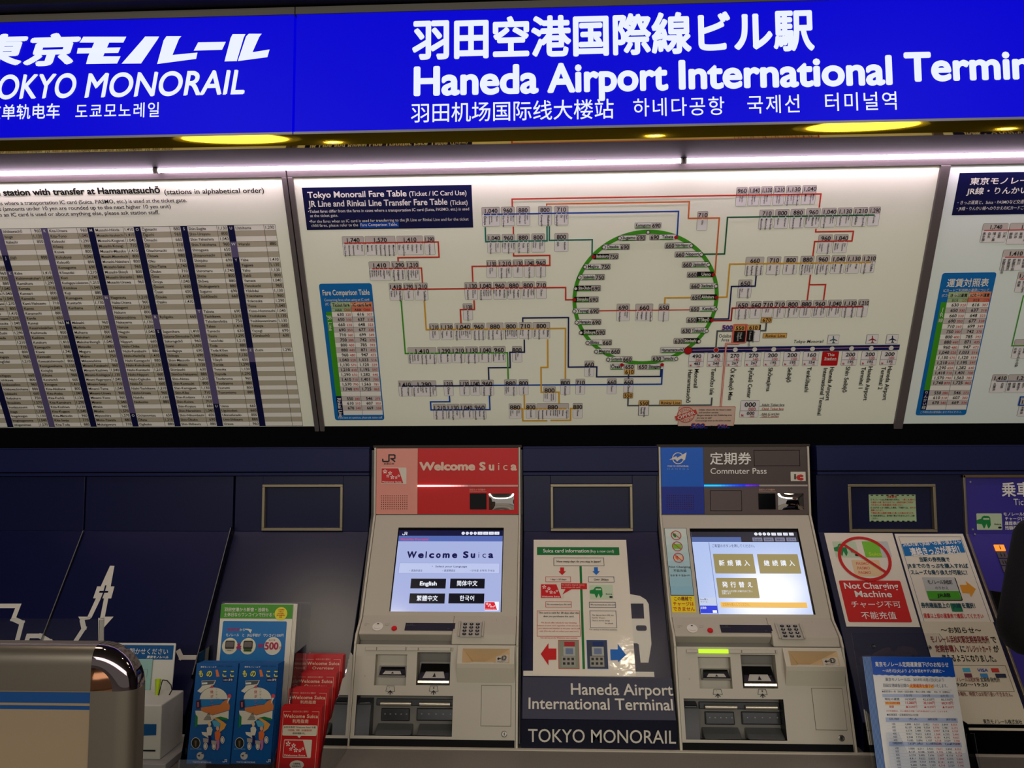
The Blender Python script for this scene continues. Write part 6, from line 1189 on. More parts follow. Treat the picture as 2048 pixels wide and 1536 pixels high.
# blue travel booklets
BPz = Plane(2.12, .70, -11)
booklet_blue = mat('booklet_blue', (14, 86, 152), .3); yel = mat('print_yellow', (228, 214, 50), .4)
def booklet(ox):
    def d(I):
        z = lambda x, y: (380+(x+ox*6.1)/6.795, 1310+y/6.795)
        def P_(c, pts, ly=2): I.poly(c, [z(*p) for p in pts], ly)
        def T_(c, s_, x0, x1, y, h, **k): a = z(x0, y); I.t(c, s_, a[0], a[1], z(x1, y)[0], h/6.795, ly=6, **k)
        T_('white', '東京モノレールで', 150, 365, 172, 22, bold=B1); T_(BK, 'でかける、であえる。', 372, 600, 160, 20)
        for ch, a, b in (('も', 118, 188), ('の', 222, 308), ('こ', 434, 508), ('こ', 538, 610)): T_(yel, ch, a, b, 298, 92, bold=.035)
        P_(hexmat((220, 120, 60)), [(348, 200), (380, 200), (404, 290), (362, 298)])
        P_(NV, [(452, 312), (594, 308), (588, 355), (446, 360)]); T_('white', 'vol.6 夏号', 460, 584, 350, 30, bold=B1)
        pal = mat('print_cream', (222, 216, 196), .4); P_(pal, [(160, 350), (355, 340), (330, 400), (270, 440), (205, 470), (150, 515), (100, 490), (160, 430)]); P_(GY, [(165, 355), (345, 345), (320, 395), (160, 415)], 3); P_(mat('print_sky2', (220, 230, 228), .4), [(165, 375), (240, 370), (240, 395), (165, 400)], 4)
        import math as m_
        P_(pal, [(140, 600)]+[(325-190*m_.cos(m_.radians(a)), 600-160*m_.sin(m_.radians(a))) for a in range(0, 181, 15)], 2)
        P_(hexmat((36, 120, 180)), [(150, 605), (400, 595), (470, 630), (440, 660), (160, 710)], 3); P_(hexmat((206, 122, 62)), [(150, 715), (420, 670), (470, 620), (520, 605), (545, 690), (540, 745), (310, 815), (160, 760)], 4)
        P_(pal, [(75, 755), (150, 757), (310, 820), (530, 755), (525, 870), (350, 850), (240, 940), (95, 945)], 3); P_(mat('train_green', (22, 128, 62)), [(78, 800), (110, 840), (105, 960), (70, 990)], 4); P_(mat('train_green', (22, 128, 62)), [(350, 850), (420, 835), (515, 860), (520, 890), (400, 870)], 5)
        for k in range(5): P_(hexmat((96, 92, 84)), [(190+14*k, 880-22*k), (300-6*k, 878-22*k), (290-8*k, 862-22*k), (200+16*k, 862-22*k)], 6); P_(pal, [(196+14*k, 870-22*k), (290-6*k, 870-22*k), (286-8*k, 866-22*k), (202+16*k, 866-22*k)], 7)
        P_(hexmat((224, 160, 70)), [(300, 850), (380, 860), (450, 900), (500, 940), (470, 1000), (390, 1060), (410, 1000), (420, 930), (360, 880)], 5); P_(hexmat((90, 170, 200)), [(300, 890), (360, 885), (420, 930), (400, 990), (330, 970)], 4)
        P_(pal, [(160, 1045), (240, 1050), (300, 1110), (250, 1130), (170, 1080)], 2)
        for cx, sh, pt, hd in ((275, pal, NV, (236, 200, 150)), (385, hexmat((226, 110, 50)), hexmat((190, 110, 150)), (226, 170, 130))):
            dy = 0 if cx < 300 else 60
            P_(sh, [(cx-40, 990+dy), (cx-10, 965+dy), (cx+25, 975+dy), (cx+40, 1010+dy), (cx+20, 1090+dy), (cx-35, 1090+dy)], 8); P_(hexmat(hd), [(cx+22*m_.cos(a*.6), 935+dy+30*m_.sin(a*.6)) for a in range(10)], 9)
            P_(pt, [(cx-20, 1090+dy), (cx+25, 1090+dy), (cx+20, 1190+dy), (cx, 1230+dy), (cx-20, 1225+dy), (cx-10, 1170+dy)], 8)
            for wx, wy_ in ((cx-55, 1235), (cx+60, 1235)) if cx < 300 else ((cx+65, 1150),):
                P_(pal, [(wx+28*m_.cos(a*.4), wy_+50*m_.sin(a*.4)) for a in range(16)], 9); P_(hexmat((120, 60, 80)), [(wx+20*m_.cos(a*.4), wy_+38*m_.sin(a*.4)) for a in range(16)], 10); P_(pal, [(wx+15*m_.cos(a*.4), wy_+30*m_.sin(a*.4)) for a in range(16)], 11)
            P_(hexmat((170, 160, 150)), [(cx-85, 1125+dy*.5), (cx-10, 1130+dy*.5), (cx-15, 1185+dy*.4), (cx-80, 1180+dy*.4)], 12)
        P_(hexmat((210, 70, 80)), [(542+26*m_.cos(a*.4), 555+26*m_.sin(a*.4)) for a in range(16)], 6); P_(pal, [(524, 575), (560, 570), (508, 665)], 5)
        P_(hexmat((206, 80, 80)), [(305+18*m_.cos(a*.4), 430+18*m_.sin(a*.4)) for a in range(16)], 6)
        for j, ch in enumerate('快ポップ'): T_(hexmat((196, 80, 70)), ch, 278, 322, 520+j*62, 42, bold=B1)
        for j, ch in enumerate('レッツサイクル'): T_(hexmat((120, 116, 110)), ch, 350, 380, 430+j*40, 26)
        P_(hexmat((50, 30, 40)), [(88, 622), (148, 608), (150, 720), (92, 730)], 6); P_(hexmat((170, 90, 110)), [(104, 640), (128, 636), (130, 705), (108, 708)], 7)
        P_(pal, [(82+62*m_.cos(a*.3), 1195+76*m_.sin(a*.3)) for a in range(21)], 3); P_(hexmat((30, 34, 30)), [(82+56*m_.cos(a*.3), 1195+70*m_.sin(a*.3)) for a in range(21)], 4); P_(hexmat((110, 90, 60)), [(66, 1160), (98, 1160), (90, 1245), (74, 1245)], 5)
        P_(hexmat((190, 190, 180)), [(142+50*m_.cos(a*.3), 1370+52*m_.sin(a*.3)) for a in range(21)], 3); P_(hexmat((70, 50, 60)), [(150, 1330), (185, 1325), (180, 1350)], 4); P_(hexmat((70, 50, 60)), [(105, 1360), (145, 1350), (130, 1385)], 4)
        T_(hexmat((150, 190, 220)), '東京モノレール沿線の情報', 10, 160, 1280, 12); T_('white', 'TOKYO MONORAIL', 40, 300, 1462, 20, bold=.004); a = z(448, 1415); b = z(508, 1455); jr(I, ink('white'), a[0], a[1], b[0], b[1], 4)
    return d
for (tlx, brx, ox, s_) in ((395, 459.6, 0, 'left'), (480.7, 541.6, 97.5, 'right')):
    (u0, v1), (u1, v0) = BPz.at(tlx, 1326), BPz.at(brx, 1528)
    leaf_stack('travel_booklet', 'front blue travel booklet with cyclists on its cover, %s one of the pair' % s_, BPz, u0, v0, u1, v1, 7, .0045, booklet(ox), booklet_blue, booklet_blue, (.0009, .0008), 'blue booklets behind the %s cover' % s_, 'blue booklet stacked behind the %s front booklet' % s_, 'booklet')
# one-coin flyers standing behind
FPz = Plane(2.25, .72, -10)
(u0, v1) = FPz.at(443.5, 1208); u1 = FPz.at(595, 1212)[0]; v0 = .0; w = u1-u0-.012
def flyer(I):
    k = w/.19; t = lambda x, y: (443.5+(x-245)/10.24, 1190+y/10.24)
    gg = mat('flyer_green', (70, 148, 32), .35); sk = mat('flyer_blue', (26, 112, 176), .35); cr = mat('flyer_cream', (222, 216, 184), .4)
    a = v1; I.rectl(gg, u0, v1-.04, u0+w, v1, 1)
    I.rectl(sk, u0+w*.045, v0+.02, u0+w*.93, v1-.047, 1, .004)
    I.tl(mat('print_cream', (222, 216, 196), .4), '羽田空港から新宿・池袋も', u0+w*.05, v1-.0205, .0105, w*.62, bold=B2, ly=3); I.tl(mat('print_cream'), '土休日ならワンコインで行ける！', u0+w*.05, v1-.0345, .0105, w*.72, bold=B2, ly=3)
    P_ = lambda c, cx, cy, r, ly, ry=None: I.poly(c, [(cx+r*cos(i*pi/12), cy+(ry or r)*sin(i*pi/12)) for i in range(24)], ly, False)
    P_(yel, u0+w*.84, v1-.026, .0185, 3)
    for i, s_ in enumerate(('土日祝限定', 'で使える', 'JR山手線も', '乗り放題切符', '登場')): I.tl('red', s_, u0+w*.84, v1-.0165-.0052*i, .0036, align='c', bold=B1, ly=5)
    I.tl(mat('magenta', (170, 30, 90), .4), '羽田空港', u0+w*.11, v1-.0745, .0085, w*.17, bold=B2, ly=3); I.tl(cr, 'から', u0+w*.285, v1-.0745, .0075, w*.08, bold=B2, ly=3)
    I.poly(mat('print_cream'), [(u0+w*.36+x*w, v1-.0705+y*w) for x, y in ((0, .0), (.05, -.01), (.08, -.045), (.09, -.02), (.1, 0), (.05, .012), (0, .012))], 3, False)
    I.tl('white', 'モノレール　と　JR山手線が　ワンコイン500円', u0+w*.10, v1-.0895, .0082, w*.8, bold=B1, ly=3)
    for cx in (.17, .42): P_(cr, u0+w*cx, v1-.1155, .0225, 2)
    P_(mat('print_cream'), u0+w*.76, v1-.1145, .0245, 2)
    for cx, c1, c2 in ((.17, (60, 56, 52), (200, 190, 170)), (.42, (44, 46, 36), (50, 92, 30))):
        c0 = u0+w*cx; I.rectl(hexmat(c1), c0-.0135, v1-.124, c0+.0135, v1-.1005, 3, .004); I.rectl(hexmat((110, 100, 96)), c0-.011, v1-.118, c0+.011, v1-.104, 4, .002); I.rectl(hexmat(c2), c0-.0115, v1-.130, c0+.0115, v1-.1235, 4, .001); I.rectl(hexmat((30, 28, 28)), c0-.006, v1-.1275, c0+.006, v1-.1262, 5)
    I.tl(mat('magenta'), '&', u0+w*.265, v1-.123, .0155, bold=.04, ly=6); I.tl(mat('magenta'), '=', u0+w*.555, v1-.121, .015, w*.08, bold=.05, ly=6)
    I.tl(mat('crimson_print', (176, 26, 70), .4), '500', u0+w*.65, v1-.1235, .0185, w*.19, bold=.03, ly=6, res=3); I.tl(mat('crimson_print'), '円', u0+w*.85, v1-.1235, .008, ly=6); I.tl(mat('crimson_print'), 'おとな', u0+w*.70, v1-.101, .006, ly=6)
leaf_stack('flyer', 'green and blue flyer advertising a 500 yen fare, behind the booklets', FPz, u0, v0, u0+w, v1, 4, .0025, flyer, paper, paper, (.003, .0006), 'flyers behind the green and blue flyer', 'plain-backed flyer tucked behind the front one', 'flyer')
e = empty('leaflet_holder', (-.8, 2.15, .685), 'clear acrylic holder for the blue booklets and flyers', 'leaflet holder')
xa = BPz.at(372, 1500)[0]; xb = BPz.at(566, 1500)[0]
xh = xb+.006
plates(e, [[(xa-.004, 2.09, .687), (xa-.004, 2.28, .687), (xa-.004, 2.30, .99), (xa-.004, 2.20, .99), (xa-.004, 2.13, .80)], [(xh, 2.09, .687), (xh, 2.28, .687), (xh, 2.30, .99), (xh, 2.20, .99), (xh, 2.13, .80)],
    [(xa-.004, 2.088, .687), (xh, 2.088, .687), (xh, 2.10, .745), (xa-.004, 2.10, .745)], [(xa+.0, 2.275, .69), (xh, 2.275, .69), (xh, 2.345, 1.10), (xa+.0, 2.345, 1.10)]])
MB().box(xa-.004, xh, 2.09, 2.28, .685, .689, ac).build('acrylic_base', e)
# red leaflets in four steps
red_l = mat('leaflet_red', (190, 22, 26), .35); crm = mat('leaflet_cream', (226, 190, 160), .45)
tiers = ((564, 1413, 645, 'Welcome Suica', '利用指南', 'frontmost'), (579.7, 1376.5, 659.3, 'Welcome Suica', '利用指南', 'second'), (593.7, 1345, 673.7, 'Welcome Suica', 'Overview', 'third'), (610.5, 1310, 687, 'Welcome Suica', 'Overview', 'rearmost'))
for k, (xl_, yt_, xr_, s1, s2, nm) in enumerate(tiers):
    RP = Plane(2.065+.072*k, .70+.002*k, -14); (u0, v1) = RP.at(xl_, yt_); u1 = RP.at(xr_, yt_)[0]; v0 = max(.0, v1-.225)
    w = u1-u0
    def draw(I, k=k, u0=u0, u1=u1, v0=v0, v1=v1, w=w, s2=s2):
        t = .0008
        for q in ((u0+w*.06, v0+.01, u0+w*.06+t, v1-.011), (u1-w*.06-t, v0+.01, u1-w*.06, v1-.011), (u0+w*.06, v1-.0118, u0+w*.24, v1-.011), (u1-w*.24, v1-.0118, u1-w*.06, v1-.011), (u0+w*.06, v0+.01, u1-w*.06, v0+.0108)): I.rectl(crm, *q, 1)
        I.tl(crm, '訪日の方に便利！', (u0+u1)/2, v1-.0135, .0042, w*.42, align='c', ly=2)
        I.tl(crm, 'Welcome Suica', (u0+u1)/2, v1-.0265, .0082, w*.84, bold=.03, track=.05, align='c', ly=2); I.tl(crm, s2, (u0+u1)/2, v1-.039, .009 if k < 2 else .0078, w*(.40 if k < 2 else .56), bold=B2, track=.04, align='c', ly=2)
        if k > 0: I.rectl(crm, u0+w*.12, v1-.0478, u1-w*.12, v1-.0465, 1)
        else:
            I.rectl(mat('bubble_cream', (214, 206, 180), .4), u0+w*.08, v1-.069, u1-w*.08, v1-.044, 1, .003); I.poly(mat('bubble_cream'), [(u0+w*.45, v1-.069), (u0+w*.55, v1-.069), (u0+w*.5, v1-.0745)], 1, False)
            for i, s_ in enumerate(('JR东日本的 "Welcome Suica"卡是', '可在铁路、购物、自动贩售机等', '使用的便捷卡片。')): I.tl(BK if i % 2 == 0 else 'red', s_, (u0+u1)/2, v1-.051-.0072*i, .0045, min(w*.78, .0045*len(s_)), bold=B1, align='c', ly=3)
            I.P = Plane(*I.P.w(0, 0, .0004)[1:], -14)
            ua, va = u0+w*.14, v1-.1205; ub, vb = u1-w*.18, v1-.078
            px = type('Q', (), {})
            I2 = Ink(I.P); I2.L = lambda x, y: (x, y); card_art(I2, ua, vb, ub, va, 1); I.add(I2.v, [], red_l); base = len(I.v)-len(I2.v)
            for f_, mi_ in zip(I2.f, I2.m): I.f.append(tuple(i+base for i in f_)); I.m.append(I.mi(I2.mats[mi_]))
            for cx, cy in ((.5, .137), (.28, .158), (.72, .158)):
                I.poly(mat('bubble_cream'), [(u0+w*cx+.0185*cos(i*pi/10), v1-cy+.0105*sin(i*pi/10)) for i in range(20)], 2, False)
                for j, s_ in enumerate(('无需押金', '有效期28天')): I.tl(BK, s_, u0+w*cx, v1-cy+.0008-.0062*j, .0042, align='c', bold=B1, ly=4)
    leaf_stack('fare_leaflet', 'red leaflet reading Welcome Suica, %s step of the clear rack' % nm, RP, u0, v0, u1, v1, 6, .0045, draw, red_l, red_l, (0, .0011), 'red leaflets stacked on the %s step' % nm, 'plain red leaflet stacked behind the %s cover' % nm)
e = empty('leaflet_rack', (-.55, 2.2, .685), 'stepped clear acrylic rack holding the red leaflets', 'leaflet holder')
RP = Plane(2.065, .70, -14); xa = RP.at(564, 1413)[0]-.005; xb = RP.at(645, 1413)[0]+.006
side = [(2.05, .687), (2.345, .687), (2.40, .935), (2.375, .95), (2.31, .90), (2.29, .90), (2.24, .865), (2.215, .865), (2.17, .83), (2.145, .83), (2.085, .77)]
for x_ in (xa-.002, xb): 
    n = len(side); vs = [(x_, y, z) for y, z in side]+[(x_+.002, y, z) for y, z in side]; MB().add(vs, [tuple(range(n)), tuple(range(2*n-1, n-1, -1))]+[(i, n+i, n+(i+1) % n, (i+1) % n) for i in range(n)], ac).build('acrylic_side', e)
for k in range(4): y = 2.048+.072*k; plates(e, [[(xa, y, .69+.002*k), (xb, y, .69+.002*k), (xb, y+.018, .69+.075+.034*k*.9), (xa, y+.018, .69+.075+.034*k*.9)]], 'acrylic_front')
MB().box(xa, xb, 2.05, 2.345, .685, .689, ac).build('acrylic_base', e)
# fare-cut leaflets in the right-hand holder
LFp = Plane(2.10, .705, -15)
(u0, v1), (u1, _) = LFp.at(1740.5, 1313.5), LFp.at(1903.5, 1316); v0 = .0; w = u1-u0; h = .29
def fare_cut(I):
    sb_ = mat('leaflet_royal', (18, 76, 176), .3); q = lambda a, b: (u0+a*w, v1-b*h)
    n = 26; pts = [q(0, .0), q(0, .145)]+[(u0+w*i/n, v1-h*(.150+.006*sin(i*pi))-.0016*abs(sin(i*pi/2))-.004*i/n) for i in range(n+1)]+[q(1, .0)]
    I.poly(sb_, pts, 1, False)
    def t(c, s_, a, b, y, hh, **k): p = q(a, y); I.tl(c, s_, p[0], p[1], hh, w*(b-a), ly=3, **k)
    t('white', '東京モノレール定期運賃値下げのお知らせ', .04, .94, .083, .0115, bold=B2); t('white', '～10月1日(火)より よりお求めやすい運賃に～', .12, .88, .132, .0085, bold=B1)
    tb = mat('leaflet_text', (60, 66, 84), .4); am = mat('highlight_amber', (240, 180, 90), .4); rd = mat('leaflet_red_text', (196, 60, 50), .4); hb = mat('leaflet_table_blue', (168, 180, 208), .4)
    t(tb, '東京モノレールは、2019年10月1日(火)より', .14, .86, .205, .0085); I.rectl(am, *q(.42, .262), *q(.72, .236), 1); t(tb, '羽田空港線各区間の', .1, .42, .255, .0085); t(rd, '定期運賃を値下げ', .43, .72, .255, .0085, bold=B1); t(tb, 'いたします。', .72, .9, .255, .0085)
    I.rectl(tb, *q(.08, .276), *q(.93, .2745), 1); t(tb, '●運賃変更の一例　浜松町～羽田空港第1・第2ビル駅間（通勤）　単位：円（消費税込）', .08, .92, .300, .0048)
    I.rectl(hb, *q(.08, .338), *q(.94, .312), 1)
    for i, s_ in enumerate(('1か月', '3か月', '6か月')): t(tb, s_, .34+.22*i, .44+.22*i, .333, .006)
    for j, (s_, vals, c) in enumerate((('現在の運賃', ('14,920円', '42,520円', '80,570円'), tb), ('10月1日以降の運賃', ('11,280円', '32,150円', '60,910円'), rd), ('差額', ('▲3,640円', '▲10,370円', '▲19,660円'), rd))):
        y = .364+.031*j; 
        if j == 1: I.rectl(am, *q(.1, y+.006), *q(.28, y-.02), 1)
        t(c, s_, .1 if j < 2 else .14, .28 if j < 2 else .2, y, .0055, bold=.006)
        for i, v_ in enumerate(vals): t(c, v_, .34+.22*i, .48+.22*i, y, .0062 if j != 1 else .0075, bold=B1 if j == 1 else 0)
        I.rectl(hb, *q(.08, y+.012), *q(.94, y+.011), 1)
    t(rd, '※小児運賃は、大人運賃の半額（10円未満は切り上げ）となります。', .1, .86, .458, .004); t(tb, '●普通運賃・定期運賃改定の比較', .1, .48, .492, .0055)
    for (y0, n_, hh) in ((.505, 7, .026), (.70, 10, .026)):
        I.rectl(hb, *q(.08, y0+.038), *q(.94, y0), 1)
        for a_, s_ in ((.12, '区間'), (.35, '大人'), (.58, '通勤定期'), (.80, '通学定期')): t(tb, s_, a_, a_+.12, y0+.02, .005)
        for r in range(n_):
            y = y0+.06+hh*r
            t(tb, '%d区' % (r+1), .14, .19, y, .0048)
            for i in range(6): t(rd if i in (3, 5) else tb, '%d,%03d' % (1+(r*7+i*5) % 9, (137*r+211*i) % 1000), .3+.11*i, .375+.11*i, y, .0042)
            I.rectl(hb, *q(.08, y+.0065), *q(.94, y+.0055), 1)
leaf_stack('fare_leaflet', 'white leaflet with blue heading about commuter fare cuts, front of its stack', LFp, u0, v0, u1, v1, 7, .0028, fare_cut, mat('leaflet_edge_blue', (110, 140, 190), .4), mat('leaflet_white', (222, 220, 216), .35), (-.0022, .0001), 'leaflets stacked behind the fare-cut leaflet', 'leaflet stacked behind the blue-headed front leaflet')
e = empty('leaflet_holder', (1.0, 2.2, .685), 'clear acrylic holder with two rivets carrying the blue-headed leaflets', 'leaflet holder')
BH = Plane(2.215, .70, -20); xa = BH.at(1708, 1300)[0]; xb = BH.at(1893, 1300)[0]; vt_ = BH.at(1800, 1267)[1]
pp = [BH.w(xa, 0), BH.w(xb, 0), BH.w(xb, vt_-.02), BH.w(xb-.012, vt_), BH.w(xa, vt_)]; plates(e, [pp], 'acrylic_back')
for px, py in ((1745, 1293), (1857, 1296)):
    u, v = BH.at(px, py); M = MB(); M.tube([BH.w(u, v, .001), BH.w(u, v, .006)], .006, ace, 16); M.build('rivet', e, smooth=True)
    MB().tube([BH.w(u, v, .006), BH.w(u, v, .008)], .0028, mat('rivet_core', (150, 148, 140), .2, metal=.8), 12).build('rivet_core', e)
LH = Plane(2.085, .70, -15); ha, va = LH.at(1772, 1465); hb_ = LH.at(1948, 1465)[0]
n = [LH.w(ha, 0), LH.w(hb_, 0), LH.w(hb_, va), LH.w(hb_-.02, va), LH.w(hb_-.028, va-.045), LH.w(ha+.045, va-.045), LH.w(ha+.03, va), LH.w(ha, va)]; plates(e, [n], 'acrylic_front')
for x_ in (ha-.002, hb_): plates(e, [[(x_, 2.085, .70), (x_, 2.21, .70), (x_, 2.26, .84), (x_, 2.155, .84)]], 'acrylic_side')
MB().box(ha, hb_, 2.08, 2.22, .685, .699, ac).build('acrylic_base', e)
# ================================================================== suggestion box, form, pen
QP = Plane(2.36, .93, -8); wp = mat('box_white', (214, 212, 200), .4); bb = mat('band_blue', (16, 84, 140), .4)
e = empty('suggestion_box', (-1.05, 2.3, .685), 'white suggestion box with blue band and upright card, behind the cream board', 'suggestion box')
(a, d), (b, c) = QP.at(188, 1285), QP.at(345, 1408); b = QP.at(353.5, 1285)[0]
MB().slab(QP, [(a, c-.02), (b, c-.02), (b, d), (a, d)], .006, wp).build('backboard', e, bevel=.003)
I = Ink(Plane(*QP.w(0, 0, .006)[1:], -8)); y0_, y1_ = QP.at(250, 1289.5)[1], QP.at(250, 1318)[1]
I.rectl(bb, a+.006, y1_, b-.005, y0_, 1); u, v = I.L(225, 1308); k_ = (I.L(337, 1308)[0]-u)/natw('見をお聞かせください'); I.tl('white', 'ご意見をお聞かせください', u-k_*natw('ご意'), v, .0165, k_*natw('ご意見をお聞かせください'), ly=3, res=3)
I.t('white', '東京モノレール', 293, 1316.5, 337, 5.4, bold=.03, ital=.3, ly=3); I.build('lettering', e)
xr = wy(322, 1450, 2.20).x; zt = wy(300, 1410, 2.20).z
m = MB(); m.box(-1.62, xr, 2.20, 2.335, .705, zt, wp); m.build('box_body', e, bevel=.003)
bx = MB(); bx.prism([(2.335, .685), (2.352, .685), (2.352, .72), (2.335, .72)], -1.62, wy(372, 1480, 2.335).x, wp); bx.box(-1.62, xr+.03, 2.17, 2.335, .685, .705, mat('plinth_grey', (170, 168, 164), .5)); bx.build('plinth', e, bevel=.002)
I = Ink(Plane(2.1995, .70, 0)); za, zb_ = I.L(290, 1448)[1], I.L(290, 1470)[1]; xq = I.L(313, 1450)[0]
I.poly(bb, [(-1.6, I.L(290, 1482)[1]-.01), (xq, I.L(290, 1470)[1]), (xq, za), (-1.6, za)], 1, False); u, v = I.L(267, 1468); I.tl('white', 'ご記入をお願いします', u+.011-natw('ご記入をお願いします')*.014, v-.002, .0125, natw('ご記入をお願いします')*.014, ly=2)
I.rect(BK, 150, 1497.5, 311, 1503, 1); I.build('lettering', e)
e = empty('comment_form', QP.w(QP.at(285, 1400)[0], c+.01), 'pale teal comment form leaning on the suggestion box', 'form')
(fa, fd), (fb, fc) = QP.at(214, 1316.5), QP.at(300, 1406); fb = QP.at(309, 1317)[0]
MB().slab(QP, [(fa, fc), (fb, fc), (fb, fd), (fa, fd)], .003, mat('teal_paper', (150, 190, 180), .5), .009).build('sheet', e)
I = Ink(Plane(*QP.w(0, 0, .0125)[1:], -8)); wf = fb-fa
I.tl(BK, 'お聞かせください', fa+wf*.45, fd-.022, .0075, wf*.35, bold=B1, ly=2); I.framel(GY, fa+wf*.1, fd-.05, fb-wf*.08, fd-.028, .0005, 1)
for i, s_ in enumerate(('みなさまのご意見をもとにより良い', 'サービスの提供に努めて参ります', 'ご記入ください。')): I.tl(BK, s_, fa+wf*.14, fd-.0345-.006*i, .0038, wf*(.7-.1*i), ly=2)
I.tl(BK, '年　月　日', fa+wf*.5, fd-.068, .004, wf*.3, ly=2)
for i in range(5): I.rectl(GY, fa+wf*.1, fc+.012+.009*i, fb-wf*.08, fc+.0125+.009*i, 1)
I.build('print', e)
p0 = wy(312.5, 1404, 2.28); p1 = wy(316.5, 1358, 2.31); lime = mat('pen_lime', (176, 204, 30), .35)
e = empty('pen_holder', p0, 'lime green pen standing on the suggestion box with a black cord', 'pen')
d_ = p1-p0
MB().tube([p0-d_*.02, p0+d_*.35, p0+d_*.98], [.0028, .0045, .0085], lime, 12).build('pen_barrel', e, smooth=True)
MB().tube([p0-d_*.04+Vector((-.016, 0, 0)), p0-d_*.04+Vector((.016, 0, 0))], .004, ink(BK), 10).build('pen_base', e, smooth=True)
pts = [wy(x_, y_, 2.29) for x_, y_ in ((325, 1360), (334, 1361), (342, 1370), (344, 1380), (338, 1391), (328, 1400), (318, 1405), (313, 1405))]
MB().tube(pts, .0016, ink(BK), 8).build('cord', e, smooth=True); MB().tube([wy(325, 1360, 2.29), wy(321, 1375, 2.29), wy(317, 1392, 2.285)], .0014, ink(BK), 8).build('cord', e, smooth=True)
# clear plate behind the cream board
e = empty('acrylic_screen', wy(100, 1500, 2.0), 'clear acrylic plate standing behind the cream board', 'screen')
xr = wy(208, 1260, 2.0).x; zt = wy(100, 1237.5, 2.0).z; MB().box(-1.55, xr, 2.0, 2.004, .686, zt, ac).build('plate', e)
MB().box(xr-.012, xr, 1.997, 2.0, zt-.062, zt-.002, clear('acrylic_tab', (.72, .72, .70), .2)).build('clip', e)
# ================================================================== cream board with aluminium frame, close to the camera
BY = 1.15; cream = mat('board_cream', (150, 130, 104), .5); alc = mat('frame_satin', (128, 120, 108), .34, metal=.75)
e = empty('freestanding_board', (-.9, BY, 0), 'cream freestanding board with blue stripes and chrome corner, close at lower left', 'board')
zt = wy(100, 1291, BY).z; xr = wy(269, 1400, BY).x; fw = (269-183)/1597*BY; dpt = .03
xl = -1.25; za = zt-fw
MB().box(xl, xr-fw, BY+.006, BY+.022, .1, za, cream).build('board_panel', e)
n = 10; prof = []
for k in range(n+1):
    t = pi/2*k/n; prof.append((BY+.016-.022*sin(t)*1.0+.0, zt-.0-(.03)*(1-cos(t))*1))
prof = [(BY+.03, zt)]+[(BY+.012-.018*sin(pi/2*k/n), zt-.026*(1-cos(pi/2*k/n))) for k in range(n+1)]+[(BY-.006, za), (BY+.03, za)]
MB().prism(prof, xl, xr-fw, alc).build('frame_rail', e, smooth=True)
pf = [(q[0], xr-(zt-q[1])) for q in prof]      # same section turned for the post
vs = [(x_, y_, z_) for z_ in (.08, za) for y_, x_ in pf]; k = len(pf)
MB().add(vs, [tuple(range(k)), tuple(range(2*k-1, k-1, -1))]+[(i, k+i, k+(i+1) % k, (i+1) % k) for i in range(k)], alc).build('frame_post', e, smooth=True)
# chrome corner: the rail section swept round a quarter turn
ch = mat('corner_chrome', (120, 108, 112), .05, metal=1); cx, cz = xr-fw, za; M = MB(); m_ = 16; vs = []
sec = [(fw-(zt-q[1]), q[0]) for q in prof]
rim = [(r, y) for r, y in sec if r > fw*.52]+[(fw*.52, BY-.006), (fw*.50, BY-.001)]
for j in range(m_+1):
    a = pi/2*j/m_
    for r, y in rim: vs.append((cx+r*sin(a), y, cz+r*cos(a)))
k = len(rim); M.add(vs, [(j*k+i, (j+1)*k+i, (j+1)*k+i+1, j*k+i+1) for j in range(m_) for i in range(k-1)], ch); M.build('chrome_corner', e, smooth=True)
M = MB(); vs = []; inn = [(fw*.50, BY-.0005), (fw*.48, BY+.001), (fw*.30, BY-.004), (fw*.1, BY-.006), (0.0005, BY-.0065)]
for j in range(m_+1):
    a = pi/2*j/m_
    for r, y in inn: vs.append((cx+r*sin(a), y, cz+r*cos(a)))
k = len(inn); M.add(vs, [(j*k+i, (j+1)*k+i, (j+1)*k+i+1, j*k+i+1) for j in range(m_) for i in range(k-1)], mat('corner_inner', (92, 60, 40), .12, metal=.8)); M.build('corner_cap', e, smooth=True)
st = MB()
for ya, yb_ in ((1384.5, 1406), (1411.5, 1419)): st.box(xl, xr-fw, BY+.005, BY+.006, wy(100, yb_, BY+.005).z, wy(100, ya, BY+.005).z, mat('stripe_blue', (20, 70, 128), .4))
st.build('blue_stripes', e)
for x_ in (xl+.05, xr-.05): MB().box(x_-.02, x_+.02, BY-.2, BY+.22, 0, .085, alc).build('foot', e, bevel=.008)
# ================================================================== person in black at the right edge
PX, PY = wy(2100, 1110, 1.70).x+.175, 1.70                         # stands facing the purple machine
pe = empty('person', (PX, PY, 0), 'person in a black coat standing at the right edge, holding a black wallet', 'person')
skin = mat('skin', (206, 160, 132), .5); coat = mat('black_coat', (12, 12, 14), .85, bump=.3, nscale=200); trou = mat('black_trousers', (16, 16, 20), .85); hairm = mat('black_hair', (16, 12, 10), .5); shoe = mat('black_shoe', (14, 13, 13), .4)
def skinned(name, verts, edges, radii, m, parent, root=0, sub=2):
    me = bpy.data.meshes.new(name); c = worldloc(parent); me.from_pydata([tuple(Vector(v)-c) for v in verts], edges, []); me.materials.append(m)
    o = bpy.data.objects.new(name, me); COL.objects.link(o); o.parent = parent
    s = o.modifiers.new('skin', 'SKIN'); s.use_smooth_shade = True
    for i, r in enumerate(radii): d = me.skin_vertices[0].data[i]; d.radius = r if isinstance(r, tuple) else (r, r); d.use_root = i == root
    u = o.modifiers.new('sub', 'SUBSURF'); u.levels = sub; u.render_levels = sub; return o
def pt(dx, dy, z): return (PX+dx, PY+dy, z)
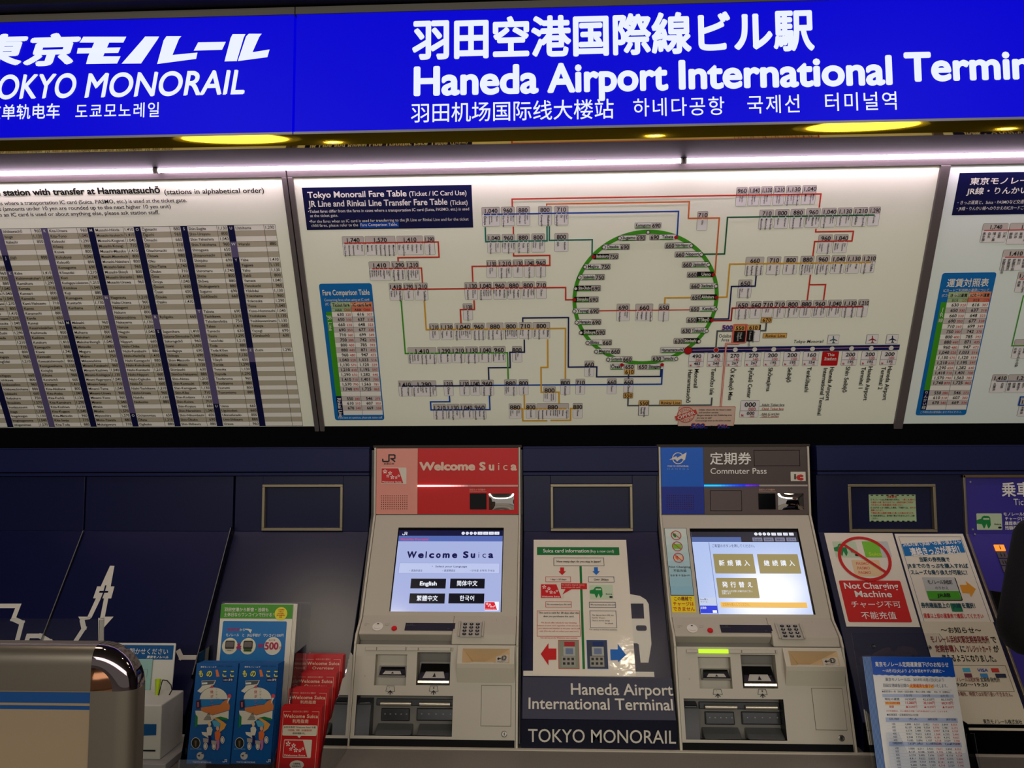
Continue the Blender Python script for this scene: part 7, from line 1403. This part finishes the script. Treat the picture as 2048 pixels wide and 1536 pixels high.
elbow = tuple(wy(2062, 1272, 1.66)); hand = tuple(wy(2044, 1240, 1.90)); el2 = (PX+.27, PY+.02, 1.08); hd2 = (PX+.17, PY+.33, 1.05)
J = [pt(0, 0, .93), pt(0, 0, 1.08), pt(0, -.01, 1.24), pt(0, 0, 1.36), pt(0, .01, 1.42), pt(0, .02, 1.50), pt(0, .03, 1.62),       # pelvis .. head
     pt(-.165, 0, 1.345), elbow, hand, pt(.165, 0, 1.345), el2, hd2,
     pt(-.09, 0, .88), pt(-.10, .03, .48), pt(-.10, -.02, .09), pt(-.10, .12, .04), pt(.09, 0, .88), pt(.10, .03, .48), pt(.10, -.02, .09), pt(.10, .12, .04)]
E_b = [(0, 1), (1, 2), (2, 3), (3, 4), (4, 5), (5, 6), (3, 7), (7, 8), (8, 9), (3, 10), (10, 11), (11, 12), (0, 13), (13, 14), (14, 15), (15, 16), (0, 17), (17, 18), (18, 19), (19, 20)]
rad = [(.14, .1), (.125, .09), (.14, .095), (.12, .085), .052, (.07, .08), (.068, .085), .055, .042, .027, .055, .042, .027, .085, .056, .038, .035, .085, .056, .038, .035]
skinned('body', J, E_b, rad, skin, pe)
# hands: palm and five curled fingers each
def make_hand(w, fwd, side, up):
    w, f, s, u = Vector(w), Vector(fwd).normalized(), Vector(side).normalized(), Vector(up).normalized()
    vs = [w, w+f*.05, w+f*.085]; es = [(0, 1), (1, 2)]; rs = [(.024, .018), (.036, .016), (.036, .014)]
    h = skinned('hand', vs, es, rs, skin, pe, 0, 2)
    for i, L_ in enumerate((.062, .07, .066, .052)):
        b = w+f*.075+s*(.026-.0175*i); skinned('finger', [b, b+f*L_*.45, b+f*L_*.75-u*.012, b+f*L_*.85-u*.034], [(0, 1), (1, 2), (2, 3)], [.0095, .009, .0082, .007], skin, h, 0, 1)
    b = w+f*.03+s*.032; skinned('thumb', [b, b+s*.02+f*.025-u*.008, b+s*.018+f*.05-u*.016], [(0, 1), (1, 2)], [.011, .0095, .008], skin, h, 0, 1)
hv = Vector(hand); fdir = (hv-Vector(elbow)).normalized()
make_hand(hv, fdir, (1, 0, 0), (0, -.3, 1)); make_hand(hd2, (-.3, 1, 0), (-1, -.2, 0), (0, 0, 1))
# head with face, facing the machine
hc = Vector(pt(0, .035, 1.585)); M = MB(); vs = []; nn, mm_ = 20, 14
for j in range(mm_+1):
    th = pi*j/mm_
    for i in range(nn):
        ph = 2*pi*i/nn; x_, y_, z_ = sin(th)*cos(ph), sin(th)*sin(ph), cos(th)
        k = 1 if z_ > 0 else 1-.22*z_*z_*(1 if y_ > -.2 else .4); vs.append(hc+Vector((x_*.076*k, y_*.094*k, z_*.118)))
M.add(vs, [(j*nn+i, (j+1)*nn+i, (j+1)*nn+(i+1) % nn, j*nn+(i+1) % nn) for j in range(mm_) for i in range(nn)], skin); hd = M.build('head', pe, smooth=True)
M = MB(); fy = hc.y+.090
M.add([(hc.x-.013, fy-.002, hc.z-.022), (hc.x+.013, fy-.002, hc.z-.022), (hc.x, fy+.022, hc.z-.020), (hc.x, fy, hc.z+.018)], [(0, 1, 2), (0, 2, 3), (2, 1, 3)], skin); M.build('nose', hd, smooth=True)
for sx in (-1, 1):
    M = MB(); M.tube([(hc.x+sx*.03-.011, fy-.012, hc.z+.006), (hc.x+sx*.03+.011, fy-.012, hc.z+.006)], [.004, .0045], mat('eye_white', (230, 226, 220), .2), 8); M.build('eye', hd, smooth=True)
    M = MB(); M.tube([(hc.x+sx*.075, hc.y-.01, hc.z+.02), (hc.x+sx*.084, hc.y-.012, hc.z), (hc.x+sx*.076, hc.y, hc.z-.03)], [.012, .015, .008], skin, 8); M.build('ear', hd, smooth=True)
M = MB(); M.tube([(hc.x-.02, fy-.012, hc.z-.05), (hc.x, fy-.004, hc.z-.049), (hc.x+.02, fy-.012, hc.z-.05)], [.002, .0045, .002], mat('lip', (170, 90, 84), .5), 8); M.build('mouth', hd, smooth=True)
M = MB(); vs = []
for j in range(mm_+1):
    th = pi*j/mm_
    for i in range(nn):
        ph = 2*pi*i/nn; x_, y_, z_ = sin(th)*cos(ph), sin(th)*sin(ph), cos(th)
        zz = z_ if (y_ < .25 or z_ > .5) else .5+(z_-.5)*.15
        vs.append(hc+Vector((x_*.088, min(y_, .72)*.106-.006, zz*.130 if z_ > -.5 else -.5*.130)))
M.add(vs, [(j*nn+i, (j+1)*nn+i, (j+1)*nn+(i+1) % nn, j*nn+(i+1) % nn) for j in range(mm_) for i in range(nn)], hairm); M.build('hair', pe, smooth=True)
# coat, trousers, shoes
mid = lambda a, b, t: tuple(Vector(a)*(1-t)+Vector(b)*t)
w1, w2_ = mid(elbow, hand, .88), mid(el2, hd2, .88)
cv_ = [pt(0, -.01, .72), pt(0, -.01, .93), pt(0, -.01, 1.10), pt(0, -.01, 1.25), pt(0, 0, 1.36), pt(0, .01, 1.44), pt(-.175, 0, 1.34), mid(pt(-.175, 0, 1.34), elbow, .5), elbow, mid(elbow, w1, .5), w1, pt(.175, 0, 1.34), el2, w2_]
skinned('coat', cv_, [(0, 1), (1, 2), (2, 3), (3, 4), (4, 5), (4, 6), (6, 7), (7, 8), (8, 9), (9, 10), (4, 11), (11, 12), (12, 13)], [(.20, .15), (.185, .14), (.17, .125), (.175, .125), (.15, .11), (.075, .075), .078, .07, .066, .062, .05, .078, .064, .048], coat, pe, 1)
for sx in (-1, 1):
    skinned('trouser_leg', [pt(sx*.085, 0, .86), pt(sx*.10, .03, .48), pt(sx*.10, -.02, .10)], [(0, 1), (1, 2)], [.10, .075, .062], trou, pe, 0)
    skinned('shoe', [pt(sx*.10, -.05, .052), pt(sx*.10, .04, .048), pt(sx*.10, .16, .036)], [(0, 1), (1, 2)], [.042, (.046, .04), (.04, .03)], shoe, pe, 0)
we = empty('wallet', Plane(2.03, 1.17, -20).w(*Plane(2.03, 1.17, -20).at(1999, 1243)), 'black folded wallet held in front of the purple machine', 'wallet')
WP = Plane(2.03, 1.17, -20); wpz = [WP.at(*p) for p in ((1977, 1181), (2013, 1186), (2018, 1215), (1999, 1243))]
MB().slab(WP, wpz, .006, mat('wallet_black', (14, 13, 14), .45)).build('wallet_cover', we, bevel=.002); MB().slab(WP, [(a+.004, b-.004) for a, b in wpz], .005, mat('wallet_black'), -.0065).build('wallet_cover', we, bevel=.002)
